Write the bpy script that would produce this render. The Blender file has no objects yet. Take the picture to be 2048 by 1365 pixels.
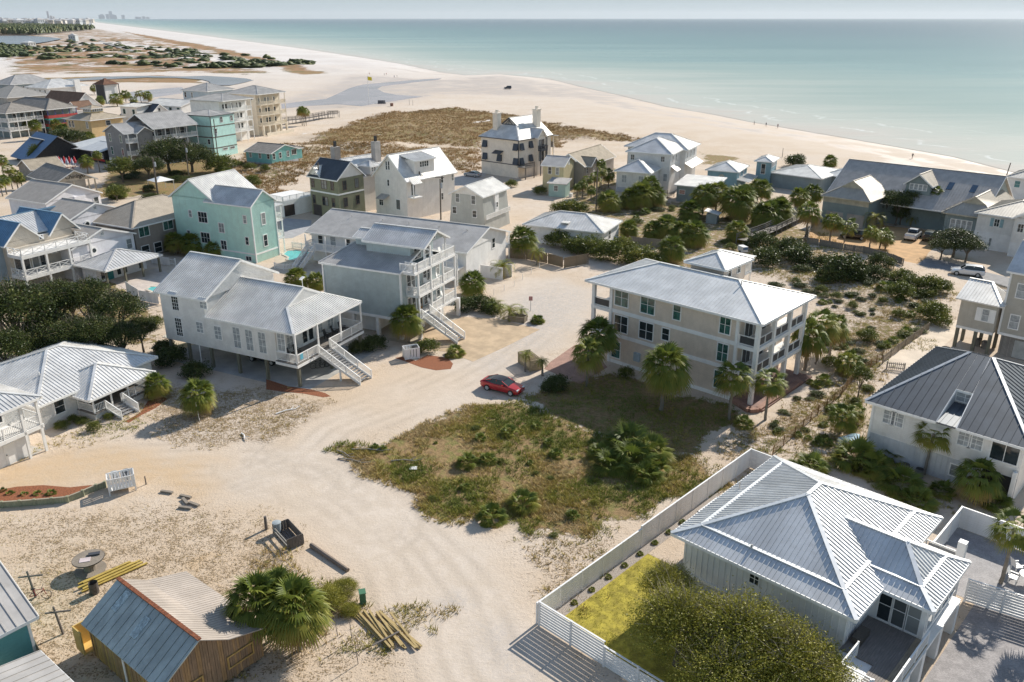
import bpy, math, random
import numpy as np
from mathutils import Vector, Matrix, noise as mnoise
R = math.radians
SC = bpy.context.scene
COL = SC.collection
random.seed(7); RNG = np.random.default_rng(7)

# ---------------------------------------------------------------- camera
F, CX, CY, H = 1655.0, 1024.0, 682.5, 37.0
PITCH = math.atan2(646, F); SP, CP = math.sin(PITCH), math.cos(PITCH)
cam = bpy.data.cameras.new('camera'); camo = bpy.data.objects.new('camera', cam); COL.objects.link(camo)
camo.location = (0, 0, H); camo.rotation_euler = (math.pi/2 - PITCH, 0, 0)
cam.sensor_width = 36; cam.lens = F/2048*36; cam.clip_start = 1; cam.clip_end = 120000
SC.camera = camo
# ---------------------------------------------------------------- sky, sun, exposure
SUN_AZ, SUN_EL = 48.0, 32.5          # math angle from +X, elevation
world = bpy.data.worlds.new('World'); SC.world = world; world.use_nodes = True
wn = world.node_tree.nodes; wl = world.node_tree.links
sky = wn.new('ShaderNodeTexSky'); sky.sky_type = 'NISHITA'; sky.sun_disc = False
sky.sun_elevation = R(SUN_EL); sky.sun_rotation = R(90-SUN_AZ)
sky.altitude = 0; sky.air_density = 1.0; sky.dust_density = 0.0; sky.ozone_density = 6.0
bg = wn['Background']; bg.inputs['Strength'].default_value = 0.125
hs = wn.new('ShaderNodeHueSaturation'); hs.inputs['Saturation'].default_value = .62; wl.new(sky.outputs[0], hs.inputs['Color'])
tn = wn.new('ShaderNodeMix'); tn.data_type = 'RGBA'; tn.blend_type = 'MULTIPLY'; tn.inputs[0].default_value = 1; tn.inputs[7].default_value = (.84, .97, 1.06, 1)
wl.new(hs.outputs[0], tn.inputs[6])
cl = wn.new('ShaderNodeMix'); cl.data_type = 'RGBA'; cl.blend_type = 'DARKEN'; cl.inputs[0].default_value = 1; cl.inputs[7].default_value = (2.9, 3.45, 3.7, 1)   # evenly hazy air: no part of the sky is brighter than this
wl.new(tn.outputs[2], cl.inputs[6]); wl.new(cl.outputs[2], bg.inputs[0])
sl = bpy.data.lights.new('sun', 'SUN'); sl.energy = 4.9; sl.angle = R(0.5); sl.color = (1, 0.94, 0.84)
so = bpy.data.objects.new('sun', sl); COL.objects.link(so)
sd = Vector((math.cos(R(SUN_AZ))*math.cos(R(SUN_EL)), math.sin(R(SUN_AZ))*math.cos(R(SUN_EL)), math.sin(R(SUN_EL))))
so.rotation_euler = sd.to_track_quat('Z', 'Y').to_euler(); so.location = (40, 60, 80)
SC.view_settings.view_transform = 'Standard'; SC.view_settings.look = 'None'
SC.view_settings.exposure = 0.42; SC.view_settings.gamma = 1
SC.view_settings.use_curve_mapping = False
SC.cycles.max_bounces = 5; SC.cycles.diffuse_bounces = 3; SC.cycles.glossy_bounces = 2; SC.cycles.transmission_bounces = 2; SC.cycles.transparent_max_bounces = 6

# ---------------------------------------------------------------- survey helpers
# Points were surveyed on the photograph; every one is turned into a real point on a known plane.
def ray(px, py):
    u = (px-CX)/F; v = (py-CY)/F
    return (u, CP-v*SP, -(SP+v*CP))
def G(px, py, z=0.0):
    r = ray(px, py); t = (z-H)/r[2]
    return Vector((r[0]*t, r[1]*t, z))
def PR(x, y, z):
    d = y*CP-(z-H)*SP
    return (CX+F*x/d, CY+F*(-y*SP-(z-H)*CP)/d)
S = 3.4133
SH = dict(a=(0,0,S),b=(500,100,S),c=(1000,200,S),d=(1500,250,3.737),e=(0,350,S),f=(550,400,S),g=(1100,480,S),
          h=(1500,500,3.737),i=(0,650,S),j=(0,965,S),k=(450,965,S),l=(550,700,S),m=(1000,750,S),n=(1050,965,S),
          o=(1448,965,S),p=(1448,680,S),A=(0,130,5.055),B=(300,130,5.055),V=(0,350,5.461),Q=(250,450,3.9),F=(0,0,1))
def pt(s, x, y):
    o = SH[s]; return (o[0]+x/o[2], o[1]+y/o[2])
def GP(s, x, y, z=0.0): return G(*pt(s, x, y), z)

# ---------------------------------------------------------------- mesh helpers
class MB:
    def __init__(s): s.v = []; s.f = []
    def add(s, vs, fs):
        b = len(s.v); s.v += [tuple(v) for v in vs]; s.f += [tuple(i+b for i in f) for f in fs]
    def box(s, x0, x1, y0, y1, z0, z1):
        if x0 > x1: x0, x1 = x1, x0
        if y0 > y1: y0, y1 = y1, y0
        if z0 > z1: z0, z1 = z1, z0
        s.add([(x0,y0,z0),(x1,y0,z0),(x1,y1,z0),(x0,y1,z0),(x0,y0,z1),(x1,y0,z1),(x1,y1,z1),(x0,y1,z1)],
              [(0,3,2,1),(4,5,6,7),(0,1,5,4),(1,2,6,5),(2,3,7,6),(3,0,4,7)])
        return s
    def bar(s, p, q, w, h=None, up=(0,0,1)):
        h = h or w; p = Vector(p); q = Vector(q); d = (q-p)
        if d.length < 1e-6: return s
        d.normalize(); up = Vector(up)
        if abs(d.dot(up)) > .99: up = Vector((1,0,0))
        a = d.cross(up).normalized(); b = a.cross(d).normalized()
        vs = []
        for c in (p, q):
            for sx, sy in ((-1,-1),(1,-1),(1,1),(-1,1)): vs.append(c+a*(sx*w/2)+b*(sy*h/2))
        s.add(vs, [(0,3,2,1),(4,5,6,7),(0,1,5,4),(1,2,6,5),(2,3,7,6),(3,0,4,7)][:6])
        return s
    def tube(s, pts, rs, n=8, cap=True):
        rings = []; pts = [Vector(p) for p in pts]
        for i, p in enumerate(pts):
            d = (pts[min(i+1, len(pts)-1)]-pts[max(i-1, 0)]).normalized()
            up = Vector((0,0,1)) if abs(d.z) < .95 else Vector((1,0,0))
            a = d.cross(up).normalized(); b = d.cross(a).normalized()
            rings.append([p+(a*math.cos(2*math.pi*k/n)+b*math.sin(2*math.pi*k/n))*rs[i] for k in range(n)])
        vs = [v for r in rings for v in r]; fs = []
        for i in range(len(rings)-1):
            for k in range(n):
                fs.append((i*n+k, i*n+(k+1)%n, (i+1)*n+(k+1)%n, (i+1)*n+k))
        if cap: fs += [tuple(range(n))[::-1], tuple((len(rings)-1)*n+k for k in range(n))]
        s.add(vs, fs); return s
    def prism(s, poly, axis, a0, a1):
        """poly in the two other axes (x:(y,z) y:(x,z) z:(x,y)) extruded along axis"""
        def mk(p, a):
            return (a, p[0], p[1]) if axis == 'x' else (p[0], a, p[1]) if axis == 'y' else (p[0], p[1], a)
        n = len(poly)
        s.add([mk(p, a0) for p in poly]+[mk(p, a1) for p in poly],
              [tuple(range(n)), tuple(range(n, 2*n))[::-1]]+[(k, k+n, (k+1)%n+n, (k+1)%n) for k in range(n)])
        return s
    def slab(s, poly, t):
        """planar polygon with thickness t straight down"""
        n = len(poly); poly = [Vector(p) for p in poly]
        if (poly[1]-poly[0]).cross(poly[2]-poly[0]).z < 0: poly = poly[::-1]
        s.add(poly+[p-Vector((0,0,t)) for p in poly],
              [tuple(range(n)), tuple(range(n, 2*n))[::-1]]+[(k, k+n, (k+1)%n+n, (k+1)%n) for k in range(n)])
        return s
    def mesh(s, name):
        me = bpy.data.meshes.new(name); me.from_pydata(s.v, [], s.f); me.update(); return me
    def build(s, name, mat, parent=None, loc=None, rot=None, smooth=False):
        me = s.mesh(name)
        if mat: me.materials.append(mat)
        if smooth:
            me.polygons.foreach_set('use_smooth', [True]*len(me.polygons))
        return link(name, me, parent, loc, rot)
def link(name, me, parent=None, loc=None, rot=None, scale=None):
    o = bpy.data.objects.new(name, me); COL.objects.link(o)
    if parent: o.parent = parent
    if loc is not None: o.location = loc
    if rot is not None: o.rotation_euler = rot if hasattr(rot, '__len__') else (0,0,rot)
    if scale is not None: o.scale = scale if hasattr(scale, '__len__') else (scale,)*3
    return o
def tag(o, label=None, cat=None, group=None, kind=None):
    if label: o['label'] = label
    if cat: o['category'] = cat
    if group: o['group'] = group
    if kind: o['kind'] = kind
    return o
def empty(name, loc, rz=0, label=None, cat=None, group=None):
    o = bpy.data.objects.new(name, None); COL.objects.link(o); o.location = loc; o.rotation_euler = (0,0,rz)
    o.empty_display_size = .3
    return tag(o, label, cat, group)
def np_mesh(name, v, faces, mat=None, attr=None, smooth=False):
    """v (n,3), faces (m,k) int arrays of one size, attr {name: per-vertex float}"""
    me = bpy.data.meshes.new(name); n = len(v); m, k = faces.shape
    me.vertices.add(n); me.vertices.foreach_set('co', np.asarray(v, np.float32).ravel())
    me.loops.add(m*k); me.loops.foreach_set('vertex_index', faces.astype(np.int32).ravel())
    me.polygons.add(m); me.polygons.foreach_set('loop_start', np.arange(0, m*k, k, dtype=np.int32))
    me.polygons.foreach_set('loop_total', np.full(m, k, np.int32))
    if smooth: me.polygons.foreach_set('use_smooth', np.ones(m, bool))
    for a, d in (attr or {}).items():
        me.attributes.new(a, 'FLOAT', 'POINT').data.foreach_set('value', np.asarray(d, np.float32))
    me.update(calc_edges=True)
    if mat: me.materials.append(mat)
    return me
# ---------------------------------------------------------------- materials
def newmat(name):
    m = bpy.data.materials.new(name); m.use_nodes = True
    nt = m.node_tree; p = nt.nodes['Principled BSDF']
    return m, nt, p
def N(nt, t, **kw):
    n = nt.nodes.new('ShaderNode'+t)
    for k, v in kw.items():
        if k in n.inputs: n.inputs[k].default_value = v
        else: setattr(n, k, v)
    return n
def noise(nt, vec, scale, detail=4, rough=.6):
    n = N(nt, 'TexNoise'); n.inputs['Scale'].default_value = scale; n.inputs['Detail'].default_value = detail
    n.inputs['Roughness'].default_value = rough
    nt.links.new(vec, n.inputs['Vector']); return n.outputs['Fac']
def mapr(nt, val, a, b, c=0., d=1., smooth=True):
    n = N(nt, 'MapRange'); n.interpolation_type = 'SMOOTHSTEP' if smooth else 'LINEAR'
    for i, x in zip(('From Min','From Max','To Min','To Max'), (a,b,c,d)): n.inputs[i].default_value = x
    nt.links.new(val, n.inputs['Value']); return n.outputs['Result']
def mixc(nt, fac, a, b, mode='MIX'):
    n = N(nt, 'Mix', data_type='RGBA', blend_type=mode)
    for sock, v in ((n.inputs[0], fac), (n.inputs[6], a), (n.inputs[7], b)):
        if hasattr(v, 'links'): nt.links.new(v, sock)
        elif isinstance(v, (int, float)): sock.default_value = v
        else: sock.default_value = (*v, 1)
    return n.outputs[2]
def math_(nt, op, a, b=0.):
    n = N(nt, 'Math', operation=op)
    for i, v in enumerate((a, b)):
        if hasattr(v, 'links'): nt.links.new(v, n.inputs[i])
        else: n.inputs[i].default_value = v
    return n.outputs[0]
def bump(nt, p, h, strength=.3, dist=.05):
    b = N(nt, 'Bump'); b.inputs['Strength'].default_value = strength; b.inputs['Distance'].default_value = dist
    nt.links.new(h, b.inputs['Height']); nt.links.new(b.outputs[0], p.inputs['Normal'])
_MC = {}
def M(kind, col=(.5,.5,.5), rough=.6, var=.12, sc=.9, **kw):
    """kinds: plain, lap, board, metal, shingle, wood, glass, brick, block"""
    key = (kind, col, rough, var, sc, tuple(kw.items()))
    if key in _MC: return _MC[key]
    m, nt, p = newmat(kind); L = nt.links
    tc = N(nt, 'TexCoord').outputs['Object']
    n1 = noise(nt, tc, sc, 5); n2 = noise(nt, tc, sc*9, 3)
    dark = tuple(c*(1-var*1.6) for c in col); lite = tuple(min(1, c*(1+var)) for c in col)
    c = mixc(nt, mapr(nt, n1, .35, .68), dark, lite)
    c = mixc(nt, mapr(nt, n2, .3, .75, 0, var*1.5), c, tuple(x*.72 for x in col))
    p.inputs['Roughness'].default_value = rough
    if kind in ('lap', 'board', 'plain', 'metal') and kw.get('streak', 1):
        ms = N(nt, 'Mapping'); ms.inputs['Scale'].default_value = (2.2, 2.2, .18) if kind != 'metal' else (1.6, 1.6, .5); L.new(tc, ms.inputs['Vector'])
        sk = noise(nt, ms.outputs[0], 1.3, 4, .6); c = mixc(nt, mapr(nt, sk, .5, .75, 0, .22 if kind != 'metal' else .3), c, tuple(x*y for x, y in zip(col, (.70,.66,.60))))
    if kind == 'lap':
        w = N(nt, 'TexWave', wave_type='BANDS', bands_direction='Z', wave_profile='SAW')
        w.inputs['Scale'].default_value = .314/kw.get('pitch', .2); L.new(tc, w.inputs['Vector'])
        bump(nt, p, w.outputs['Fac'], 1., .05)
    elif kind in ('board',):
        sx = N(nt, 'SeparateXYZ'); L.new(tc, sx.inputs[0])
        a = math_(nt, 'ADD', sx.outputs[0], sx.outputs[1])
        a = math_(nt, 'FRACT', math_(nt, 'MULTIPLY', a, 1/kw.get('pitch', .4)))
        bump(nt, p, mapr(nt, a, .86, .9), 1.0, .03)
    elif kind == 'metal':
        p.inputs['Metallic'].default_value = kw.get('metallic', .22); p.inputs['Specular IOR Level'].default_value = .5
        bump(nt, p, n1, .08, .05)
    elif kind == 'shingle':
        b = N(nt, 'TexBrick'); b.inputs['Scale'].default_value = 3.; b.inputs['Mortar Size'].default_value = .03
        b.inputs['Color1'].default_value = (1,1,1,1); b.inputs['Color2'].default_value = (.72,.72,.72,1); b.inputs['Mortar'].default_value = (.4,.4,.4,1)
        L.new(tc, b.inputs['Vector']); c = mixc(nt, .55, c, b.outputs['Color'], 'MULTIPLY')
        bump(nt, p, n2, .5, .04)
    elif kind == 'wood':
        mp = N(nt, 'Mapping'); mp.inputs['Scale'].default_value = kw.get('gs', (14, 14, 1.2)); L.new(tc, mp.inputs['Vector'])
        g = noise(nt, mp.outputs[0], 1.2, 5, .7)
        c = mixc(nt, mapr(nt, g, .35, .7), tuple(x*.55 for x in col), c)
        oi = N(nt, 'ObjectInfo'); c = mixc(nt, mapr(nt, oi.outputs['Random'], 0, 1, 0, .5, False), c, tuple(x*.6 for x in col))
        bump(nt, p, g, .4, .02)
    elif kind == 'glass':
        p.inputs['Specular IOR Level'].default_value = .7; p.inputs['Roughness'].default_value = .06
        if kw.get('vary'):
            oi = N(nt, 'ObjectInfo'); c = mixc(nt, mapr(nt, oi.outputs['Random'], .55, .95, 0, .75), c, (.34,.35,.34))
    elif kind in ('brick', 'paver'):
        b = N(nt, 'TexBrick'); b.inputs['Scale'].default_value = kw.get('bs', 4.); b.inputs['Mortar Size'].default_value = .02
        b.inputs['Color1'].default_value = (1,1,1,1); b.inputs['Color2'].default_value = (.66,.66,.68,1); b.inputs['Mortar'].default_value = (.45,.42,.4,1)
        L.new(tc, b.inputs['Vector']); c = mixc(nt, .9, c, b.outputs['Color'], 'MULTIPLY')
        bump(nt, p, b.outputs['Fac'], -.5, .02)
    else:
        bump(nt, p, n2, .15, .02)
    L.new(c, p.inputs['Base Color'])
    _MC[key] = m; return m
def leafmat(name, ramp, trans=.25, rough=.45):
    m, nt, p = newmat(name); L = nt.links
    at = N(nt, 'Attribute', attribute_name='tone')
    oi = N(nt, 'ObjectInfo')
    f = math_(nt, 'ADD', at.outputs['Fac'], mapr(nt, oi.outputs['Random'], 0, 1, -.1, .1, False))
    cr = N(nt, 'ValToRGB'); L.new(f, cr.inputs[0]); e = cr.color_ramp.elements
    while len(e) < len(ramp): e.new(.5)
    for i, (pos, c) in enumerate(ramp): e[i].position = pos; e[i].color = (*c, 1)
    L.new(cr.outputs[0], p.inputs['Base Color']); p.inputs['Roughness'].default_value = rough
    p.inputs['Specular IOR Level'].default_value = .18
    t = N(nt, 'BsdfTranslucent'); mx = N(nt, 'MixShader'); mx.inputs[0].default_value = trans
    L.new(cr.outputs[0], t.inputs[0]); out = nt.nodes['Material Output']
    L.new(p.outputs[0], mx.inputs[1]); L.new(t.outputs[0], mx.inputs[2]); L.new(mx.outputs[0], out.inputs[0])
    return m
WHITE = M('plain', (.82,.80,.775), .5, .05)
TRIM = M('plain', (.84,.825,.80), .45, .04)
GLASS = M('glass', (.025,.035,.04), .06, .2, vary=1)
GLASSG = M('glass', (.05,.13,.11), .08, .4, 2.)
BLIND = M('plain', (.38,.40,.41), .3, .2, 3.)
GALV = M('metal', (.66,.645,.63), .42, .10, .5)
GALVW = M('metal', (.74,.715,.68), .42, .10, .5)
GALVA = M('metal', (.70,.695,.685), .5, .08, .5, metallic=.4)
GALVP = M('metal', (.77,.75,.72), .48, .08, .5, metallic=.35)
GALVD = M('metal', (.50,.475,.45), .48, .10, .5)
DARKROOF = M('metal', (.085,.10,.12), .42, .12, .5)
BLUEROOF = M('metal', (.17,.30,.43), .4, .08, .5)
PILE = M('wood', (.24,.23,.17), .8, .2)
DECKW = M('wood', (.30,.27,.24), .8, .2)
CONC = M('plain', (.50,.46,.41), .85, .12, .3)
BLACK = M('plain', (.02,.02,.022), .5, .1)
# ---------------------------------------------------------------- ground fields
def _hash(ix, iy):
    h = (ix.astype(np.int64)*374761393+iy.astype(np.int64)*668265263) & 0x7fffffff
    h = ((h ^ (h >> 13))*1274126177) & 0x7fffffff
    return (h & 0xffff)/65535.
def vnoise(x, y):
    ix, iy = np.floor(x), np.floor(y); fx, fy = x-ix, y-iy
    fx = fx*fx*(3-2*fx); fy = fy*fy*(3-2*fy)
    a, b, c, d = _hash(ix, iy), _hash(ix+1, iy), _hash(ix, iy+1), _hash(ix+1, iy+1)
    return (a*(1-fx)+b*fx)*(1-fy)+(c*(1-fx)+d*fx)*fy
def fbm(x, y, o=4):
    s = 0; a = .5; t = 0
    for k in range(o): s = s+a*vnoise(x*2**k+17*k, y*2**k-9*k); t += a; a *= .5
    return s/t
def seg_dist(x, y, P, closed=True):
    d = np.full(x.shape, 1e9); n = len(P)
    for i in range(n if closed else n-1):
        (ax, ay), (bx, by) = P[i], P[(i+1) % n]
        dx, dy = bx-ax, by-ay; t = np.clip(((x-ax)*dx+(y-ay)*dy)/(dx*dx+dy*dy+1e-9), 0, 1)
        d = np.minimum(d, np.hypot(x-ax-t*dx, y-ay-t*dy))
    return d
def inside(x, y, P):
    r = np.zeros(x.shape, bool); n = len(P)
    for i in range(n):
        (ax, ay), (bx, by) = P[i], P[(i+1) % n]
        if ay == by: continue
        r ^= ((ay > y) != (by > y)) & (x < (bx-ax)*(y-ay)/(by-ay)+ax)
    return r
def pmask(x, y, P, feather):
    out = np.zeros(x.shape)
    xs = [p[0] for p in P]; ys = [p[1] for p in P]
    m = (x > min(xs)-feather) & (x < max(xs)+feather) & (y > min(ys)-feather) & (y < max(ys)+feather)
    if not m.any(): return out
    xx, yy = x[m], y[m]; d = seg_dist(xx, yy, P); d = np.where(inside(xx, yy, P), d, -d)
    t = np.clip(d/feather*.5+.5, 0, 1); out[m] = t*t*(3-2*t); return out
def WP(pts, z=0.): return [tuple(G(a, b, z)[:2]) for a, b in pts]
SEA_Z = -2.0
SHORE_PX = [(2600,505),(2300,420),(2048,352),(1900,314),(1700,279),(1500,245),(1420,229),(1330,214),(1240,192),(1160,174),(1095,158),
            (1000,149),(930,151),(880,145),(800,128),(700,112),(600,97),(500,84),(400,71),(300,58.5),(230,50),(195,45.5),(178,42.5),(170,40.5),(185,38.6)]
SHORE = WP(SHORE_PX, SEA_Z)
SEAPOLY = SHORE+[(-9000, 60000), (60000, 60000), (60000, 60)]
def shore_sd(x, y):
    d = seg_dist(x, y, SHORE, False)
    return np.where(inside(x, y, SEAPOLY), -d, d)      # + inland
DUNES = [(WP([(590,280),(760,225),(900,215),(1010,225),(1290,278),(1240,292),(1000,262),(960,330),(880,345),(620,345),(520,350),(500,290)]), 1.3),
         (WP([(0,128),(0,102),(140,95),(190,72),(330,84),(560,120),(680,148),(560,158),(480,140),(330,135)]), 3.2),
         (WP([(1500,545),(1640,600),(1780,625),(1900,600),(1880,560),(1790,540),(1600,520)]), .5)]
def ground_z(x, y):
    x = np.asarray(x, float); y = np.asarray(y, float); sdv = shore_sd(x, y)
    t = np.clip(sdv/40, -1, 1); z = np.where(t > 0, SEA_Z*(1-t)**1.5, SEA_Z+2.5*t)
    for P, a in DUNES:
        m = pmask(x, y, P, 8 if a < 2 else 40)
        s = .05 if a < 2 else .02
        z = z+m*a*np.clip(fbm(x*s, y*s)*2.2-.75, 0, 1.2)
    return z, sdv
def gz(x, y):
    z, s = ground_z(np.array([x]), np.array([y])); return float(z[0])
def on(px, py):
    p = G(px, py)
    for _ in range(4): p = G(px, py, gz(p.x, p.y))
    return p
def fan(y0, y1, ratio, u0, u1, n):
    ys = [y0]
    while ys[-1] < y1: ys.append(ys[-1]*(1+ratio))
    ys = np.array(ys); us = np.linspace(u0, u1, n)
    Y, U = np.meshgrid(ys, us, indexing='ij'); X = U*(Y+25)
    r, c = Y.shape; i = np.arange(r*c).reshape(r, c)
    q = np.stack([i[:-1,:-1], i[:-1,1:], i[1:,1:], i[1:,:-1]], -1).reshape(-1, 4)
    return X.ravel(), Y.ravel(), q
VEG = [  # (polygon px, density, feather m)
    ([(672,912),(690,878),(770,872),(830,850),(900,826),(985,812),(1060,800),(1150,828),(1250,868),(1340,900),(1420,930),(1480,950),(1400,1005),(1330,1045),(1240,1075),(1150,1105),(1060,1100),(985,1085),(900,1035),(820,985),(730,940)], .84, 1.6),
    ([(1010,1090),(1150,1105),(1290,1060),(1270,1130),(1150,1200),(1085,1225),(1040,1150)], .42, 2),
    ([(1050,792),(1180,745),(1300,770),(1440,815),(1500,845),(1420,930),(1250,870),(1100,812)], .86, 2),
    ([(1430,960),(1510,850),(1640,730),(1650,650),(1780,615),(1900,640),(1840,690),(1720,760),(1600,890),(1500,960)], .62, 2.5),
    ([(1500,545),(1640,590),(1780,625),(1900,600),(1880,560),(1790,530),(1650,470),(1500,480)], .52, 3),
    ([(1540,910),(1640,800),(1740,745),(1750,900),(1800,960),(2048,1050),(2048,1120),(1800,1010)], .6, 2),
    ([(600,290),(700,245),(760,228),(900,216),(1010,228),(1130,250),(1290,278),(1260,286),(1130,280),(1130,300),(1000,262),(960,300),(900,290),(600,292)], .74, 5),
    ([(560,292),(700,292),(960,300),(960,340),(940,345),(730,310),(620,345),(590,370),(560,400),(480,380),(430,345),(500,300)], .60, 5),
    ([(690,283),(960,275),(960,320),(800,330),(690,310)], .45, 6),
    ([(1020,330),(1080,330),(1100,400),(1060,440),(1030,420)], .35, 3),
    ([(1400,305),(1480,315),(1480,330),(1400,330)], .8, 3),
    ([(1130,330),(1240,330),(1240,400),(1500,400),(1640,470),(1500,540),(1250,540),(1100,470)], .66, 3),
    ([(90,880),(240,825),(310,815),(330,835),(200,890),(100,905)], .35, 2),
    ([(300,790),(380,780),(600,800),(640,815),(560,880),(420,895),(330,850)], .18, 2),
    ([(570,1085),(720,1125),(770,1215),(700,1260),(600,1240),(520,1160)], .6, 2),
    ([(0,1120),(60,1140),(150,1230),(160,1365),(0,1365)], .3, 2),
    ([(300,1300),(560,1290),(600,1330),(500,1365),(300,1365)], .4, 2),
    ([(740,1230),(900,1240),(880,1300),(800,1330),(730,1290)], .3, 2),
    ([(0,565),(250,560),(330,640),(330,720),(200,690),(0,740)], .7, 3),
    ([(200,330),(420,300),(470,335),(480,360),(360,400),(200,395)], .85, 3),
    ([(0,200),(160,165),(420,168),(395,155),(330,150),(0,158)], .8, 10),
    ([(0,100),(200,88),(330,100),(480,128),(560,145),(500,152),(330,146),(0,152)], .68, 25),
    ([(0,60),(150,50),(330,78),(560,118),(480,128),(330,100),(200,88),(100,95),(0,98)], .62, 40),
    ([(230,60),(420,92),(560,122),(660,146),(600,152),(480,118),(330,88)], .86, 16)]
LITTER = [([(0,1000),(220,1000),(420,985),(560,1040),(700,1150),(760,1300),(560,1365),(0,1365)], .75, 3),
          ([(300,790),(380,770),(600,800),(640,820),(560,890),(420,900),(320,860)], .9, 1.5),
          ([(1000,1080),(1290,1050),(1270,1130),(1080,1250),(1010,1150)], .7, 2),
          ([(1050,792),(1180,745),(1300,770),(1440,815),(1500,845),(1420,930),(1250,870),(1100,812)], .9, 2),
          ([(1430,960),(1510,850),(1640,730),(1650,600),(1500,545),(1480,480),(1800,540),(1900,640),(1840,690),(1720,760),(1600,890),(1500,960)], .9, 3),
          ([(450,1260),(760,1230),(900,1300),(900,1365),(450,1365)], .7, 2),
          ([(0,880),(100,905),(300,840),(330,870),(200,900),(0,950)], .6, 2)]
ROAD = [([(1130,1400),(1085,1290),(1055,1220),(1000,1130),(985,1090),(900,1045),(820,995),(740,958),(672,915),(668,890),(720,862),(830,838),(930,805),(975,770),(1040,715),(1110,690),(1180,650),(1185,590),(1120,555),(1050,560),(1000,590),(960,640),(930,700),(880,730),(760,750),(700,790),(640,840),(570,890),(440,905),(330,885),(230,885),(90,915),(0,945),(0,1010),(120,985),(300,955),(400,975),(500,1010),(580,1050),(700,1130),(790,1230),(860,1400)], 1., 2.)]
TAN = [([(0,935),(90,905),(230,880),(330,880),(420,905),(480,930),(420,965),(300,960),(190,965),(100,990),(0,1005)], .75, 3),
       ([(560,790),(760,730),(900,740),(850,810),(700,830),(600,860)], .35, 5),
       ([(0,1000),(560,1030),(760,1300),(700,1365),(0,1365)], .4, 8),
       ([(395,1120),(440,1090),(460,1105),(420,1150),(385,1165)], .9, 1.2),
       ([(1610,470),(1800,475),(1900,520),(1850,560),(1640,540)], .3, 4)]
GRAV = [([(1000,600),(1120,560),(1185,590),(1180,650),(1090,695),(980,735),(960,700),(1040,660)], .9, 4),
        ([(870,1205),(920,1180),(950,1210),(900,1230)], .8, 1), ([(940,1245),(1010,1250),(1060,1330),(1080,1365),(1000,1365)], .6, 2)]
WET = [([(215,205),(330,170),(460,176),(520,165),(560,200),(700,150),(900,160),(1000,148),(1300,185),(1200,200),(900,188),(860,196),(760,215),(560,225)], .55, 14),
       ([(1000,149),(1160,174),(1330,214),(1500,245),(1700,279),(2048,352),(2048,362),(1700,288),(1400,238),(1250,212),(1100,190),(960,170)], .5, 6),
       ([(1400,330),(1600,300),(1900,345),(1990,380),(1700,325)], .12, 8)]
def fields(X, Y):
    z, sdv = ground_z(X, Y); f = dict(veg=np.zeros(X.shape), litter=np.full(X.shape, .25), road=np.zeros(X.shape), tan=np.zeros(X.shape), grav=np.zeros(X.shape), wet=np.zeros(X.shape))
    Xw = X+(fbm(X*.16, Y*.16, 5)-.5)*9; Yw = Y+(fbm(X*.16+40, Y*.16-30, 5)-.5)*9
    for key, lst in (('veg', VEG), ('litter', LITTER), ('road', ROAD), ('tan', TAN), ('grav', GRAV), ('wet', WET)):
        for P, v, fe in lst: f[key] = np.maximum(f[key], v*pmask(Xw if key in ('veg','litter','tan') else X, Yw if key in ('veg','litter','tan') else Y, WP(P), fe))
    out = (np.abs(X) > .66*(Y+20)) | (Y < 36)
    f['veg'] = np.where(out & (sdv > 60), .4, f['veg'])
    f['wet'] = np.maximum(f['wet'], np.clip(1-sdv/14, 0, 1)*.45)
    sb = sdv+(fbm(X*.02, Y*.02)-.5)*24; f['wet'] = np.maximum(f['wet'], np.where(Y < 700, np.exp(-((sb-24)/5.)**2)*.5, 0))
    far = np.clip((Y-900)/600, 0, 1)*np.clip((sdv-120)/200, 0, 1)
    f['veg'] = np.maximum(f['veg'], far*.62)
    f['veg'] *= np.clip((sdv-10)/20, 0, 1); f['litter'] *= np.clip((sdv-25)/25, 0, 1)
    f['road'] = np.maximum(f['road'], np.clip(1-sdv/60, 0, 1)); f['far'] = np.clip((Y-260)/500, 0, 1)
    f['rut'] = np.zeros(X.shape); wob = (fbm(X*.05, Y*.05, 3)-.5)*5
    for ln in ([(985,1420),(900,1210),(800,1080),(700,985),(610,915),(680,850),(840,785),(960,725),(1080,650)],[(640,960),(520,925),(400,925),(200,940),(-40,975)],[(760,1050),(640,940),(520,920)]):
        m = (Y < 150) & (np.abs(X) < 70); d = seg_dist(X[m]+wob[m], Y[m]+wob[m]*.5, WP(ln), False); r_ = np.zeros(d.shape)
        for o_ in (.75, 2.4, 3.9): r_ = np.maximum(r_, np.exp(-((d-o_)/.3)**2))
        f['rut'][m] = np.maximum(f['rut'][m], r_*np.clip(fbm(X[m]*.3, Y[m]*.3)*3-.8, 0, 1))
    return z, f
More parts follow.
